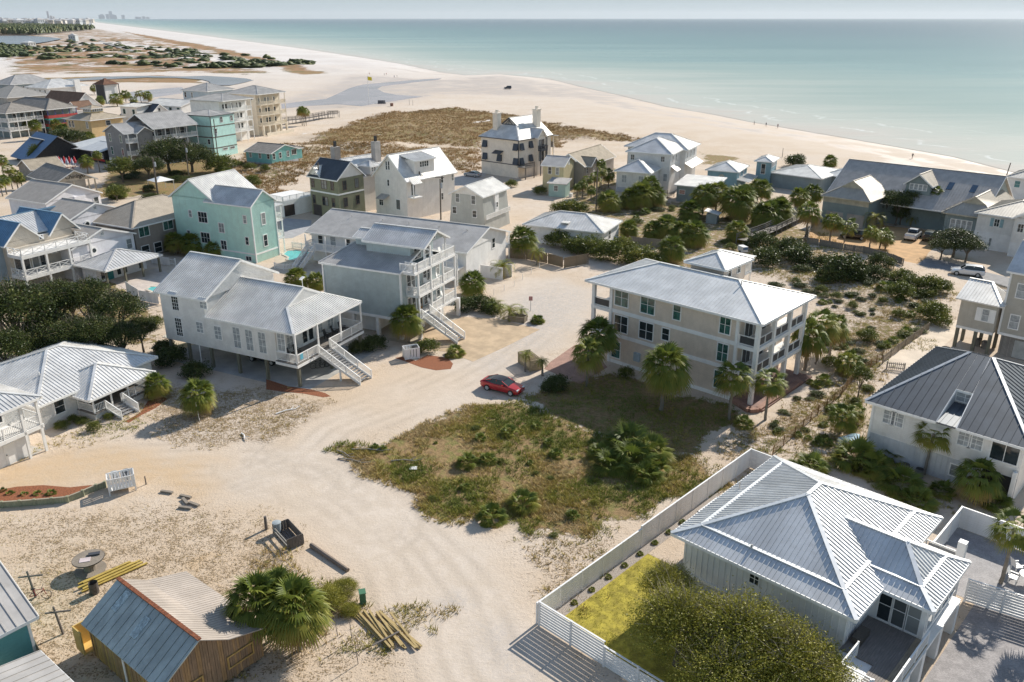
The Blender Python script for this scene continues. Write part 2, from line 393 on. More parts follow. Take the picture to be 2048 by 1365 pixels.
def ground_material():
    m, nt, p = newmat('sandy_ground'); L = nt.links
    pos = N(nt, 'NewGeometry').outputs['Position']
    A = {k: N(nt, 'Attribute', attribute_name=k).outputs['Fac'] for k in ('veg','litter','road','tan','grav','wet','far','rut')}
    nA, nB, nC, nD = noise(nt, pos, .09, 3), noise(nt, pos, .8, 4, .65), noise(nt, pos, 5., 3, .7), noise(nt, pos, .018, 4, .6)
    nE = noise(nt, pos, 2.6, 5, .75); nF = noise(nt, pos, 7., 2, .7)
    sand = mixc(nt, mapr(nt, nA, .35, .65), (.56,.445,.335), (.61,.51,.415))
    beach = mixc(nt, mapr(nt, nD, .35, .65), (.62,.58,.56), (.70,.67,.655))
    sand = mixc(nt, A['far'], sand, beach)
    sand = mixc(nt, mapr(nt, nB, .42, .7, 0, .4), sand, (.49,.375,.265))
    sand = mixc(nt, math_(nt, 'MULTIPLY', A['road'], math_(nt, 'SUBTRACT', .75, math_(nt, 'MULTIPLY', A['far'], .75))), sand, mixc(nt, mapr(nt, nB, .35, .65), (.545,.465,.385), (.63,.55,.475)))
    sand = mixc(nt, math_(nt, 'MULTIPLY', A['rut'], mapr(nt, nB, .3, .6, .25, .6)), sand, (.40,.335,.27))
    tn = math_(nt, 'MULTIPLY', A['tan'], mapr(nt, nB, .2, .6, .5, 1.))
    sand = mixc(nt, tn, sand, (.54,.375,.215))
    gr = math_(nt, 'MULTIPLY', A['grav'], mapr(nt, math_(nt, 'ADD', nE, math_(nt, 'MULTIPLY', nA, .5)), .55, .95))
    sand = mixc(nt, gr, sand, mixc(nt, mapr(nt, nC, .3, .7), (.30,.28,.27), (.52,.48,.45)))
    # wheel-worn streaks and fine grit
    sand = mixc(nt, mapr(nt, nC, .50, .75, 0, .42), sand, (.40,.31,.23))
    # leaf litter and dead weeds on loose sand
    l = math_(nt, 'ADD', math_(nt, 'MULTIPLY', A['litter'], .34), mapr(nt, nB, .3, .7, -.12, .12, False))
    l = math_(nt, 'MULTIPLY', l, math_(nt, 'SUBTRACT', 1., A['road']))
    l = math_(nt, 'ADD', mixc(nt, .55, nE, nF), math_(nt, 'MULTIPLY', l, .5))
    lm = mapr(nt, l, .635, .71)
    sand = mixc(nt, lm, sand, mixc(nt, mapr(nt, nC, .35, .65), (.22,.15,.085), (.36,.265,.16)))
    # scrub cover
    nG = noise(nt, pos, .055, 4, .65); big = mixc(nt, A['far'], nB, math_(nt, 'ADD', .5, math_(nt, 'MULTIPLY', math_(nt, 'SUBTRACT', mixc(nt, .5, nD, nG), .5), 2.6)))
    v = math_(nt, 'ADD', math_(nt, 'MULTIPLY', mixc(nt, .45, big, nE), 1.), math_(nt, 'MULTIPLY', A['veg'], .62))
    vm = mapr(nt, v, .83, .91)
    soil = mixc(nt, mapr(nt, nE, .38, .62), (.20,.13,.06), (.32,.215,.105))
    green = mixc(nt, mapr(nt, nC, .4, .6), (.14,.14,.04), (.24,.215,.07))
    soil = mixc(nt, mapr(nt, mixc(nt, A['far'], nB, nD), .47, .6, 0, .8), soil, green)
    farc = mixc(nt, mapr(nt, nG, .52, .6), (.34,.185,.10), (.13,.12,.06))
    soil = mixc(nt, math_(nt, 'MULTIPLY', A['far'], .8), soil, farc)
    c = mixc(nt, vm, sand, soil)
    w = mapr(nt, math_(nt, 'ADD', A['wet'], mapr(nt, nA, .3, .7, -.25, .25, False)), .1, .7)
    c = mixc(nt, math_(nt, 'MULTIPLY', w, .75), c, (.47,.395,.35))
    L.new(c, p.inputs['Base Color'])
    L.new(mapr(nt, w, 0, 1, .95, .45), p.inputs['Roughness']); p.inputs['Specular IOR Level'].default_value = .25
    h = math_(nt, 'ADD', math_(nt, 'MULTIPLY', nE, .7), math_(nt, 'MULTIPLY', nC, .3))
    h = math_(nt, 'ADD', h, math_(nt, 'MULTIPLY', math_(nt, 'ADD', lm, vm), .5))
    b = N(nt, 'Bump'); b.inputs['Distance'].default_value = .14
    L.new(mapr(nt, A['road'], 0, 1, .8, .4), b.inputs['Strength']); L.new(h, b.inputs['Height']); L.new(b.outputs[0], p.inputs['Normal'])
    return m
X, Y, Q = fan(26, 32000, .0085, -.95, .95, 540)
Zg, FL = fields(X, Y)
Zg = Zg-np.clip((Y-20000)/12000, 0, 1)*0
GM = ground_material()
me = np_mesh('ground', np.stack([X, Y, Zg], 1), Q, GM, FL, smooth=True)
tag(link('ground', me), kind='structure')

# ---------------------------------------------------------------- sea
def sea_material():
    m, nt, p = newmat('sea_water'); L = nt.links
    pos = N(nt, 'NewGeometry').outputs['Position']
    d = N(nt, 'Attribute', attribute_name='depthway').outputs['Fac']
    mp = N(nt, 'Mapping'); mp.inputs['Rotation'].default_value = (0, 0, R(-38)); mp.inputs['Scale'].default_value = (.25, 1, 1); L.new(pos, mp.inputs['Vector'])
    n1 = noise(nt, mp.outputs[0], .006, 4, .55); n2 = noise(nt, mp.outputs[0], .03, 4, .6)
    dd = math_(nt, 'ADD', d, math_(nt, 'MULTIPLY', math_(nt, 'SUBTRACT', n1, .5), math_(nt, 'MINIMUM', math_(nt, 'MULTIPLY', d, 2.2), 900.)))
    dd = math_(nt, 'ADD', dd, mapr(nt, n2, .3, .7, -22, 22, False))
    cr = N(nt, 'ValToRGB'); L.new(mapr(nt, math_(nt, 'POWER', math_(nt, 'MAXIMUM', dd, 0.), .5), 0, 60, 0, 1, False), cr.inputs[0])
    e = cr.color_ramp.elements
    st = [(0,(.58,.51,.44)),(.05,(.57,.53,.46)),(.11,(.49,.505,.44)),(.2,(.29,.375,.335)),(.3,(.17,.29,.28)),(.45,(.075,.185,.20)),(.7,(.036,.11,.15)),(1,(.026,.085,.13))]
    while len(e) < len(st): e.new(.5)
    for i, (a, c) in enumerate(st): e[i].position = a; e[i].color = (*c, 1)
    # foam lines where small waves break near the shore
    wv = N(nt, 'TexWave', wave_type='BANDS'); 
    fo = math_(nt, 'ADD', math_(nt, 'MULTIPLY', d, .045), math_(nt, 'MULTIPLY', n2, 2.4))
    fo = math_(nt, 'FRACT', fo)
    fm = math_(nt, 'MULTIPLY', mapr(nt, fo, .90, .96), mapr(nt, noise(nt, mp.outputs[0], .05, 4), .44, .54))
    fm = math_(nt, 'MULTIPLY', fm, mapr(nt, d, 75, 25))
    c = mixc(nt, math_(nt, 'MULTIPLY', fm, .75), cr.outputs[0], (.75,.74,.70))
    nt.nodes.remove(wv)
    L.new(c, p.inputs['Base Color']); p.inputs['Roughness'].default_value = .22; p.inputs['IOR'].default_value = 1.33
    p.inputs['Specular IOR Level'].default_value = .2
    L.new(mapr(nt, d, -.3, 2.2, .0, 1), p.inputs['Alpha'])
    w1 = noise(nt, mp.outputs[0], .5, 4, .6); w2 = noise(nt, mp.outputs[0], .06, 3)
    b = N(nt, 'Bump'); b.inputs['Strength'].default_value = .2; b.inputs['Distance'].default_value = .7
    L.new(math_(nt, 'ADD', w1, math_(nt, 'MULTIPLY', w2, .8)), b.inputs['Height']); L.new(b.outputs[0], p.inputs['Normal'])
    return m
Xs, Ys, Qs = fan(120, 62000, .012, -1.05, 1.3, 330)
sdS = -shore_sd(Xs, Ys)
keep = (sdS[Qs] > -14).any(1) & ~((Xs[Qs] < -6000) & (Ys[Qs] < 9000)).any(1)
me = np_mesh('sea', np.stack([Xs, Ys, np.full(Xs.shape, SEA_Z)], 1), Qs[keep], sea_material(), dict(depthway=sdS), smooth=True)
tag(link('sea', me), kind='structure')
def sheet(name, px, z, mat, zs=None):
    """flat sheet laid on the ground; px = list of survey points"""
    P = [G(a, b, 0) for a, b in px]
    c = sum((p for p in P), Vector())/len(P)
    mb = MB(); mb.add([(p.x-c.x, p.y-c.y, 0) for p in P]+[(p.x-c.x, p.y-c.y, -.06) for p in P],
                      [tuple(range(len(P)))]+[(k, (k+1) % len(P), (k+1) % len(P)+len(P), k+len(P)) for k in range(len(P))])
    o = mb.build(name, mat, None, (c.x, c.y, z)); tag(o, kind='structure')
    me = o.data
    if me.polygons[0].normal.z < 0: me.flip_normals()
    return o
def lagoon_mat(col):
    m, nt, p = newmat('lagoon'); pos = N(nt, 'NewGeometry').outputs['Position']
    n1 = noise(nt, pos, .03, 4); n2 = noise(nt, pos, .8, 3)
    c = mixc(nt, mapr(nt, n1, .4, .6), col, tuple(x*1.35 for x in col)); nt.links.new(c, p.inputs['Base Color'])
    p.inputs['Roughness'].default_value = .22; p.inputs['Specular IOR Level'].default_value = .6; bump(nt, p, n2, .12, .2); return m
LAG = lagoon_mat((.14,.13,.145)); LAG2 = lagoon_mat((.27,.225,.23)); LAKE = lagoon_mat((.09,.10,.14))
def zpx(s, l): return [pt(s, *q) for q in l]
sheet('lagoon', zpx('a', [(700,528),(1000,522),(1250,526),(1400,522),(1560,530),(1680,540),(1735,552),(1650,572),(1570,588),(1480,586),(1440,575),(1425,560),(1380,548),(1200,536),(1000,533),(740,545),(430,562),(300,560),(450,544)]), .30, LAG)
sheet('creek', zpx('a', [(840,645),(900,628),(1060,610),(1240,598),(1260,612),(1240,640),(1060,665),(1000,695),(880,690)]), .05, LAG2)
sheet('tidal_pool', zpx('b', [(520,336),(600,300),(680,262),(770,238),(900,226),(1060,212),(1180,202),(1310,195),(1290,204),(1130,222),(1000,238),(900,250),(870,268),(910,290),(1000,308),(1180,320),(1040,342),(900,362),(760,386),(600,372),(400,384),(220,402),(215,372),(360,352)]), .05, LAG2)
sheet('lake', zpx('a', [(-300,255),(0,252),(180,250),(330,260),(430,272),(330,292),(200,312),(0,308),(-300,300)]), 1.6, LAKE)
# ---------------------------------------------------------------- building kit
_WC = {}
def window_mesh(w, h, nx, nz, trim):
    k = ('w', round(w,2), round(h,2), nx, nz, trim)
    if k not in _WC:
        m = MB(); t = trim
        m.box(-w/2-t, w/2+t, 0, .07, h/2, h/2+t); m.box(-w/2-t, w/2+t, 0, .09, -h/2-t, -h/2)
        m.box(-w/2-t, -w/2, 0, .068, -h/2, h/2); m.box(w/2, w/2+t, 0, .068, -h/2, h/2)
        for i in range(1, nx):
            x = -w/2+w*i/nx; ww = .035 if nx > 2 or nz > 2 else .05; m.box(x-ww/2, x+ww/2, .02, .055, -h/2, h/2)
        for i in range(1, nz):
            z = -h/2+h*i/nz; m.box(-w/2, w/2, .02, .05, z-.02, z+.02)
        p = MB(); p.box(-w/2, w/2, 0, .03, -h/2, h/2)
        _WC[k] = (m.mesh('window'), p.mesh('pane'))
    return _WC[k]
_WM = {}
def wmesh(me, mat):
    k = (me.name, mat.name)
    if k not in _WM:
        c = me.copy(); c.materials.append(mat); _WM[k] = c
    return _WM[k]
FROT = {'L': R(90), 'R': R(180), 'X': R(-90), 'Y': 0.}       # outward faces -x, -y, +x, +y
class House:
    def __init__(s, name, label, near, z, ang, cat='house', group=None, z0=0., world=None):
        s.a = R(ang); s.z0 = z0
        p = Vector(world) if world is not None else G(*near, z)
        s.o = p; s.root = empty(name, (p.x, p.y, z0), s.a, label, cat, group); s.mbs = {}
    # survey -> local
    def at(s, p, z):
        g = G(*p, z+s.z0); dx, dy = g.x-s.o.x, g.y-s.o.y; c, n = math.cos(s.a), math.sin(s.a)
        return (dx*c+dy*n, -dx*n+dy*c)
    def uv(s, face, at, p):
        r = ray(*p); c, n = math.cos(s.a), math.sin(s.a); cx, cy = -s.o.x, -s.o.y
        lc = (cx*c+cy*n, -cx*n+cy*c); ld = (r[0]*c+r[1]*n, -r[0]*n+r[1]*c); k = 0 if face in 'LX' else 1
        t = (at-lc[k])/ld[k]
        return (lc[1-k]+t*ld[1-k], H+t*r[2]-s.z0)
    def zat(s, p, x, y):
        c, n = math.cos(s.a), math.sin(s.a); X, Y = s.o.x+x*c-y*n, s.o.y+x*n+y*c; lo, hi = -5, 60
        for _ in range(40):
            m = (lo+hi)/2
            if PR(X, Y, m)[1] > p[1]: lo = m
            else: hi = m
        return lo-s.z0
    def mb(s, name, mat):
        return s.mbs.setdefault((name, mat.name), (name, mat, MB()))[2]
    def wall(s, x0, x1, y0, y1, z0, z1, mat, name='wall'): s.mb(name, mat).box(x0, x1, y0, y1, z0, z1); return s
    def one(s, name, mat, *boxes):
        m = MB()
        for b in boxes: m.box(*b)
        return m.build(name, mat, s.root)
    # ---- openings
    def win(s, face, at, u, z, w=.9, h=1.5, nx=1, nz=2, fm=None, gm=None, trim=.1, name='window'):
        fr, pa = window_mesh(w, h, nx, nz, trim)
        loc = {'L': (at, u, z), 'X': (at, u, z), 'R': (u, at, z), 'Y': (u, at, z)}[face]
        o = link(name, wmesh(fr, fm or TRIM), s.root, loc, FROT[face])
        link('pane', wmesh(pa, gm or GLASS), o)
        return o
    def wp(s, face, at, sh, xs, w=.9, h=1.5, nx=1, nz=2, **kw):
        """windows at survey points (centre) on a wall plane"""
        for x, y in xs:
            u, z = s.uv(face, at, pt(sh, x, y)); s.win(face, at, u, z, w, h, nx, nz, **kw)
    def door(s, face, at, u, z0, w=1., h=2.1, mat=None, gl=True):
        m = MB(); m.box(-w/2, w/2, 0, .05, 0, h)
        loc = (at, u, z0) if face in 'LX' else (u, at, z0)
        o = m.build('door', mat or TRIM, s.root, loc, FROT[face])
        if gl:
            g = MB(); g.box(-w/2+.14, w/2-.14, .05, .062, .35, h-.2); g.build('pane', GLASS, o)
        k = MB(); k.box(w/2-.14, w/2-.08, .05, .11, .95, 1.05); k.build('handle', BLACK, o)
    def shutter(s, face, at, u, z, w, h, mat):
        """propped awning shutter hinged at its top"""
        m = MB(); m.slab([(-w/2,0,0),(w/2,0,0),(w/2,.45,-h*.95),(-w/2,.45,-h*.95)], .05)
        loc = (at, u, z) if face in 'LX' else (u, at, z)
        m.build('shutter', mat, s.root, loc, FROT[face])
    # ---- roofs
    def roof(s, faces, mat, w=.45, split=False, t=.14, cap=None, fascia=None, rib=(.05,.05), name='roof', caps=True):
        top = MB(); faces = [[Vector(p) for p in f] for f in faces]
        out = []
        for f in faces:
            if (f[1]-f[0]).cross(f[2]-f[0]).z < 0: f = f[::-1]
            out.append(f); top.slab(f, t)
            if w and not split: s._ribs(top, f, w, rib)
        r = top.build(name, mat, s.root)
        edges = {}
        for f in out:
            for i in range(len(f)):
                a, b = f[i], f[(i+1) % len(f)]
                k = tuple(sorted([tuple(round(c, 2) for c in a), tuple(round(c, 2) for c in b)])); edges.setdefault(k, []).append((a, b))
        cm, fm = MB(), MB()
        for k, v in edges.items():
            a, b = v[0]
            if len(v) > 1:
                if caps: cm.bar(a+Vector((0,0,.03)), b+Vector((0,0,.03)), .28, .07)
            elif fascia:
                d = Vector((0,0,-t/2-.02)); fm.bar(a+d, b+d, .07, t+.08)
        if cm.v: cm.build('ridge_cap', cap or mat, r)
        if fm.v: fm.build('fascia', fascia, r)
        if split:
            for f in out: s._panels(r, f, w, mat, rib)
        return r
    def _axes(s, f):
        n = (f[1]-f[0]).cross(f[2]-f[0]).normalized()
        e = n.cross(Vector((0,0,1)))
        if e.length < 1e-4: e = Vector((1,0,0))
        e.normalize(); return n, e, n.cross(e).normalized()
    def _ribs(s, mb, f, w, rib):
        n, e, sl = s._axes(f); o = f[0]; E = [(p-o).dot(e) for p in f]; T = [(p-o).dot(sl) for p in f]
        k = math.ceil(min(E)/w-.48)
        while (k+.5)*w < max(E)-.02:
            c = (k+.5)*w; hit = []
            for i in range(len(f)):
                e0, e1 = E[i], E[(i+1) % len(f)]
                if (e0-c)*(e1-c) < 0:
                    q = (c-e0)/(e1-e0); hit.append(T[i]+q*(T[(i+1) % len(f)]-T[i]))
            if len(hit) >= 2 and max(hit)-min(hit) > .15:
                a = o+e*c+sl*min(hit)+n*rib[1]/2; b = o+e*c+sl*max(hit)+n*rib[1]/2; mb.bar(a, b, rib[0], rib[1], n)
            k += 1
    def _panels(s, r, f, w, mat, rib):
        n, e, sl = s._axes(f); o = f[0]; P = [((p-o).dot(e), (p-o).dot(sl)) for p in f]
        def clip(P, c, sg):
            q = []
            for i in range(len(P)):
                a, b = P[i], P[(i+1) % len(P)]; da, db = (a[0]-c)*sg, (b[0]-c)*sg
                if da >= 0: q.append(a)
                if da*db < 0: t = da/(da-db); q.append((a[0]+t*(b[0]-a[0]), a[1]+t*(b[1]-a[1])))
            return q
        k = math.floor(min(p[0] for p in P)/w); mx = max(p[0] for p in P)
        while k*w < mx-.01:
            q = clip(clip(P, k*w+.012, 1), (k+1)*w-.012, -1)
            if len(q) > 2:
                m = MB(); c = [o+e*a+sl*b for a, b in q]; g = len(c)
                m.add([p+n*.025 for p in c]+c, [tuple(range(g))]+[(i, i+g, (i+1) % g+g, (i+1) % g) for i in range(g)])
                lo = [b for a, b in q if a < k*w+.03]
                if len(lo) > 1: m.bar(o+e*(k*w+.03)+sl*min(lo)+n*.045, o+e*(k*w+.03)+sl*max(lo)+n*.045, rib[0], rib[1], n)
                m.build('panel', mat, r)
            k += 1
    def hip(s, x0, x1, y0, y1, z, rise, mat, over=0., axis=None, inset=None, **kw):
        x0 -= over; x1 += over; y0 -= over; y1 += over
        axis = axis or ('x' if x1-x0 > y1-y0 else 'y')
        if axis == 'x':
            i = (y1-y0)/2 if inset is None else inset; ym = (y0+y1)/2; a, b = (x0+i, ym, z+rise), (x1-i, ym, z+rise)
            if b[0]-a[0] < .05: a = b = ((x0+x1)/2, ym, z+rise)
            fs = [[(x0,y0,z),(x1,y0,z),b,a],[(x1,y1,z),(x0,y1,z),a,b],[(x0,y1,z),(x0,y0,z),a],[(x1,y0,z),(x1,y1,z),b]]
        else:
            i = (x1-x0)/2 if inset is None else inset; xm = (x0+x1)/2; a, b = (xm, y0+i, z+rise), (xm, y1-i, z+rise)
            if b[1]-a[1] < .05: a = b = (xm, (y0+y1)/2, z+rise)
            fs = [[(x0,y0,z),(x0,y1,z),b,a],[(x1,y0,z),(x1,y1,z),b,a],[(x0,y0,z),(x1,y0,z),a],[(x0,y1,z),(x1,y1,z),b]]
        fs = [[p for k, p in enumerate(f) if p != f[k-1]] for f in fs]
        kw.setdefault('fascia', TRIM)
        return s.roof(fs, mat, **kw)
    def gable(s, x0, x1, y0, y1, z, rise, axis, mat, wallmat=None, og=.35, oe=.45, **kw):
        t = .14; kw.setdefault('fascia', TRIM)
        if axis == 'x':
            m = (y0+y1)/2; sl = rise/((y1-y0)/2); ze = z-sl*oe; zr = z+rise; a, b = x0-og, x1+og
            s.roof([[(a,y0-oe,ze),(b,y0-oe,ze),(b,m,zr),(a,m,zr)],[(a,y1+oe,ze),(b,y1+oe,ze),(b,m,zr),(a,m,zr)]], mat, **kw)
            if wallmat: s.mb('wall', wallmat).prism([(y0,z-t),(y1,z-t),(m,zr-t-.01)], 'x', x0, x1)
        else:
            m = (x0+x1)/2; sl = rise/((x1-x0)/2); ze = z-sl*oe; zr = z+rise; a, b = y0-og, y1+og
            s.roof([[(x0-oe,a,ze),(x0-oe,b,ze),(m,b,zr),(m,a,zr)],[(x1+oe,a,ze),(x1+oe,b,ze),(m,b,zr),(m,a,zr)]], mat, **kw)
            if wallmat: s.mb('wall', wallmat).prism([(x0,z-t),(x1,z-t),(m,zr-t-.01)], 'y', y0, y1)
    # ---- trim, porches
    def post(s, x, y, z0, z1, w=.3, mat=None, name='post'):
        m = MB(); m.box(-w/2, w/2, -w/2, w/2, 0, z1-z0); return m.build(name, mat or TRIM, s.root, (x, y, z0))
    def deck(s, x0, x1, y0, y1, z, t=.25, mat=None, name='deck'): return s.one(name, mat or TRIM, (x0, x1, y0, y1, z-t, z))
    def rail(s, pts, z, h=1., style='bal', mat=None, step=.16, pm=None, ends=True):
        mat = mat or TRIM
        for a, b in zip(pts, pts[1:]):
            m = MB(); za = a[2] if len(a) > 2 else z; zb = b[2] if len(b) > 2 else z
            A, B = Vector((a[0], a[1], za)), Vector((b[0], b[1], zb)); d = B-A; L = d.length; n = max(1, round(L/1.9)); up = Vector((0,0,1))
            m.bar(A+up*h, B+up*h, .09, .07); m.bar(A+up*.12, B+up*.12, .05, .07)
            for i in range(n+1): m.bar(A+d*i/n, A+d*i/n+up*(h+.06), .1)
            pan = None
            if style == 'bal':
                k = max(2, int(L/step))
                for i in range(1, k): m.bar(A+d*i/k+up*.12, A+d*i/k+up*h, .045)
            elif style == 'X':
                for i in range(n):
                    p, q = A+d*i/n, A+d*(i+1)/n; m.bar(p+up*.14, q+up*(h-.02), .06); m.bar(q+up*.14, p+up*(h-.02), .065)
            elif style == 'h':
                for k in (.35, .58, .8): m.bar(A+up*h*k, B+up*h*k, .04)
            elif style == 'slab':
                pan = MB()
                for i in range(n): pan.bar(A+d*(i+.06)/n+up*(h*.53), A+d*(i+.94)/n+up*(h*.53), .025, h*.75)
            o = m.build('railing', mat, s.root)
            if pan: pan.build('infill', pm or BLACK, o)
    def stairs(s, x, y, z, dx, dy, width, n=None, run=.29, mat=None, tread=None, z1=0., rail=True, h=.95):
        """flight from (x,y,z) centre of the top edge going down along (dx,dy)"""
        n = n or max(2, round((z-z1)/.18)); rise = (z-z1)/n; d = Vector((dx, dy, 0)).normalized(); a = Vector((-d.y, d.x, 0))
        up = Vector((0,0,1)); mat = mat or TRIM; tread = tread or M('wood', (.50,.48,.46), .8, .1)
        for i in range(1, n):
            m = MB(); c = Vector((x, y, z-rise*i))+d*(run*(i-.5)); m.bar(c-a*width/2, c+a*width/2, run*1.05, .05); m.build('step', tread, s.root)
        T, Bm = Vector((x, y, z)), Vector((x, y, z1+.1))+d*run*n
        m = MB()
        for q in (-1, 1): m.bar(T+a*q*(width/2+.04)-up*.15, Bm+a*q*(width/2+.04)-up*.0, .07, .3)
        m.build('stringer', mat, s.root)
        if rail:
            for q in (-1, 1):
                A, B = T+a*q*(width/2+.1), Bm+a*q*(width/2+.1)
                s.rail([(A.x, A.y, A.z), (B.x, B.y, B.z-.1)], 0, h, mat=mat)
    def band(s, face, at, u0, u1, z, h=.3, t=.04, mat=None):
        m = s.mb('trim', mat or TRIM)
        if face == 'L': m.box(at-t, at+.01, u0, u1, z-h/2, z+h/2)
        elif face == 'R': m.box(u0, u1, at-t, at+.01, z-h/2, z+h/2)
        elif face == 'X': m.box(at-.01, at+t, u0, u1, z-h/2, z+h/2)
    def corner(s, x, y, z0, z1, w=.14, mat=None): s.mb('trim', mat or TRIM).box(x-w/2, x+w/2, y-w/2, y+w/2, z0, z1)
    def chair(s, x, y, z, rz=0, mat=None): chair_on(s, x, y, z, rz, mat)
    def done(s):
        for name, mat, mb in s.mbs.values(): mb.build(name, mat, s.root)
        s.mbs = {}
        return s
# ================================================================ houses near the lane
CREAM = M('lap', (.74,.635,.54), .65, .05, pitch=.2); LAPW = M('lap', (.85,.835,.815), .6, .05, pitch=.18)
LAPBLUE = M('lap', (.48,.56,.575), .65, .05, pitch=.18); MINT = M('lap', (.56,.83,.75), .65, .04, pitch=.18)
GREYW = M('plain', (.78,.765,.75), .65, .05); LAV = M('plain', (.78,.76,.785), .65, .05); TAUPE = M('lap', (.33,.29,.26), .7, .06, pitch=.22)
DKBAND = M('plain', (.10,.11,.12), .6, .1)
# ---- tan three-storey house with white hip roof and cupola
b = House('tan_house', 'tan three-storey house with white hip roof, corner porches and a square rooftop tower', pt('g',1455,582), 9.2, 47.4)
b.hip(0, 12.15, 0, 21.9, 9.2, 1.95, GALVP, axis='y', inset=6.0, w=.42, rib=(.04,.03))
b.wall(.6, 11.5, 2.9, 18.5, 0, 9.0, CREAM)
for z in (3.44, 6.28): b.band('L', .6, 2.9, 18.5, z, .42, .05)
b.band('L', .6, 2.9, 18.5, .2, .4, .05); b.band('L', .6, 2.9, 18.5, 8.86, .25, .05)
for y in (2.9, 18.5): b.corner(.62, y, 0, 9.0, .3)
for z in (3.3, 6.2):                                           # porch floors front and back
    b.deck(.55, 11.6, .55, 3.1, z+.1, .38); b.deck(.55, 11.6, 18.3, 21.3, z+.1, .38)
    for x0, x1 in ((.9, 4.0), (4.4, 7.6), (8.0, 11.2)):
        b.rail([(x0, .75), (x1, .75)], z+.1, 1.0, 'slab', pm=M('plain', (.06,.06,.065), .5)); 
    b.rail([(.75, .95), (.75, 2.7)], z+.1, 1.0, 'slab', pm=M('plain', (.06,.06,.065), .5))
    b.rail([(.75, 18.8), (.75, 21.0)], z+.1, 1.0, 'slab', pm=M('plain', (.06,.06,.065), .5))
    for x in (3., 6., 9.): b.win('R', 2.9, x, z+1.25, 1.7, 2.2, 2, 1)
b.one('brick_terrace', M('brick', (.33,.19,.15), .8, .15, bs=5.), (.3, 11.9, -.9, 2.85, 0, .18))
for x in (.75, 4.2, 7.8, 11.4):
    b.post(x, .75, 0, 8.85, .42, name='column'); b.post(x, 21.05, 0, 8.85, .38, name='column')
b.deck(.5, 11.65, .5, 21.4, 9.05, .12, name='ceiling_board') if 0 else None
b.wp('L', .6, 'g', [(490,395),(668,445)], 1.75, 1.95, 2, 2, gm=GLASSG)
b.wp('L', .6, 'g', [(868,490)], .85, 1.8, 1, 2, gm=GLASSG); b.wp('L', .6, 'g', [(1197,580)], 1.15, 1.9, 2, 2, gm=GLASSG)
b.wp('L', .6, 'g', [(485,575),(657,622)], 1.75, 1.9, 2, 2); b.wp('L', .6, 'g', [(790,645)], .85, 1.3, 1, 2)
b.wp('L', .6, 'g', [(1178,770)], 1.15, 1.9, 2, 2, gm=GLASSG); b.wp('L', .6, 'g', [(450,750),(1155,955)], 1.15, 1.9, 1, 2, gm=GLASSG)
b.one('electric_meter', M('plain', (.35,.42,.47), .5), (.36, .6, 14.2, 15.0, 1.1, 2.1))
# rooftop tower
b.wall(7.5, 12.4, 8.6, 12.8, 9.4, 11.6, CREAM); b.hip(6.8, 13.1, 8.0, 13.3, 11.65, 1.0, GALVP, w=.42, rib=(.04,.03), name='tower_roof')
b.wp('R', 8.6, 'g', [(1225,222),(1288,195)], .7, .95, 1, 2)
b.rail([(12.5, 8.7), (14., 8.7), (14., 12.6)], 9.9); b.deck(12.4, 14.1, 8.6, 12.7, 9.9, .2); b.post(13.9, 8.75, 0, 11.6, .18); b.post(13.9, 12.6, 0, 11.6, .18)
b.one('tower_roof_gusset', GALVP, (12.9, 14.3, 8.3, 13.0, 11.6, 11.68))
m = MB(); m.tube([(5.2,5.3,10.8),(5.2,5.3,11.35)], [.06,.06], 8); m.build('vent_pipe', GALVD, b.root)
b.done(); TAN = b

# ---- white stilt house with porch stairs
b = House('white_stilt_house', 'white clapboard house on wooden stilts with a silver corrugated roof and wide front stairs', pt('Q',1350,1265), 0, 64)
FZ = 2.75
b.wall(0, 11.4, 2.5, 18.9, 2.42, 6.1, LAPW); b.wall(0, 11.4, 12.3, 18.9, 6.1, 8.35, LAPW)
b.deck(-.25, 11.6, -.45, 2.5, FZ, .12, DECKW); b.deck(-.3, 11.65, -.5, 2.49, FZ-.125, .3, TRIM, 'rim_beam')
sl = (9.15-6.15)/6.05
lo = [[(-.2,3.0,6.15),(-.2,12.28,6.15),(5.85,12.28,9.15),(5.85,3.0,9.15)],[(11.9,3.0,6.15),(11.9,12.28,6.15),(5.85,12.28,9.15),(5.85,3.0,9.15)]]
lo += [[(-.2,-.3,6.15),(-.2,3.0,6.15),(2.9,3.0,6.15+3.1*sl)],[(11.9,-.3,6.15),(11.9,3.0,6.15),(8.8,3.0,6.15+3.1*sl)],
       [(-.2,-.3,6.15),(11.9,-.3,6.15),(8.8,3.0,6.15+3.1*sl),(2.9,3.0,6.15+3.1*sl)]]
b.roof(lo, GALVP, w=.3, rib=(.09,.08), fascia=TRIM)
b.mb('gablet', LAPW).prism([(2.9,7.6),(8.8,7.6),(5.85,9.0)], 'y', 3.02, 3.3)
b.gable(0, 11.4, 12.0, 19.1, 8.35, 2.95, 'y', GALVP, LAPW, og=.35, oe=.35, w=.3, rib=(.09,.08))
b.wp('L', 0, 'Q', [(390,595),(423,797)], .95, 2.1, 3, 5); b.wp('L', 0, 'Q', [(610,610),(585,800)], .95, 1.2, 2, 3, gm=BLIND)
b.wp('L', 0, 'Q', [(727,843)], .95, 1.5, 2, 3, gm=BLIND); b.wp('L', 0, 'Q', [(875,880),(972,900),(1073,920)], .95, 2.35, 2, 3, gm=BLIND)
b.wp('L', 0, 'Q', [(1220,912)], .95, 2.1, 2, 3, gm=BLIND)
for u in (2.2, 9.3): b.win('R', 2.5, u, 4.3, .95, 2.1, 2, 3, gm=BLIND)
b.door('R', 2.5, 4.7, FZ, 1.0, 2.3); b.door('R', 2.5, 5.75, FZ, 1.0, 2.3); b.win('R', 2.5, 7.4, 4.3, .8, 2.0, 2, 3, gm=BLIND)
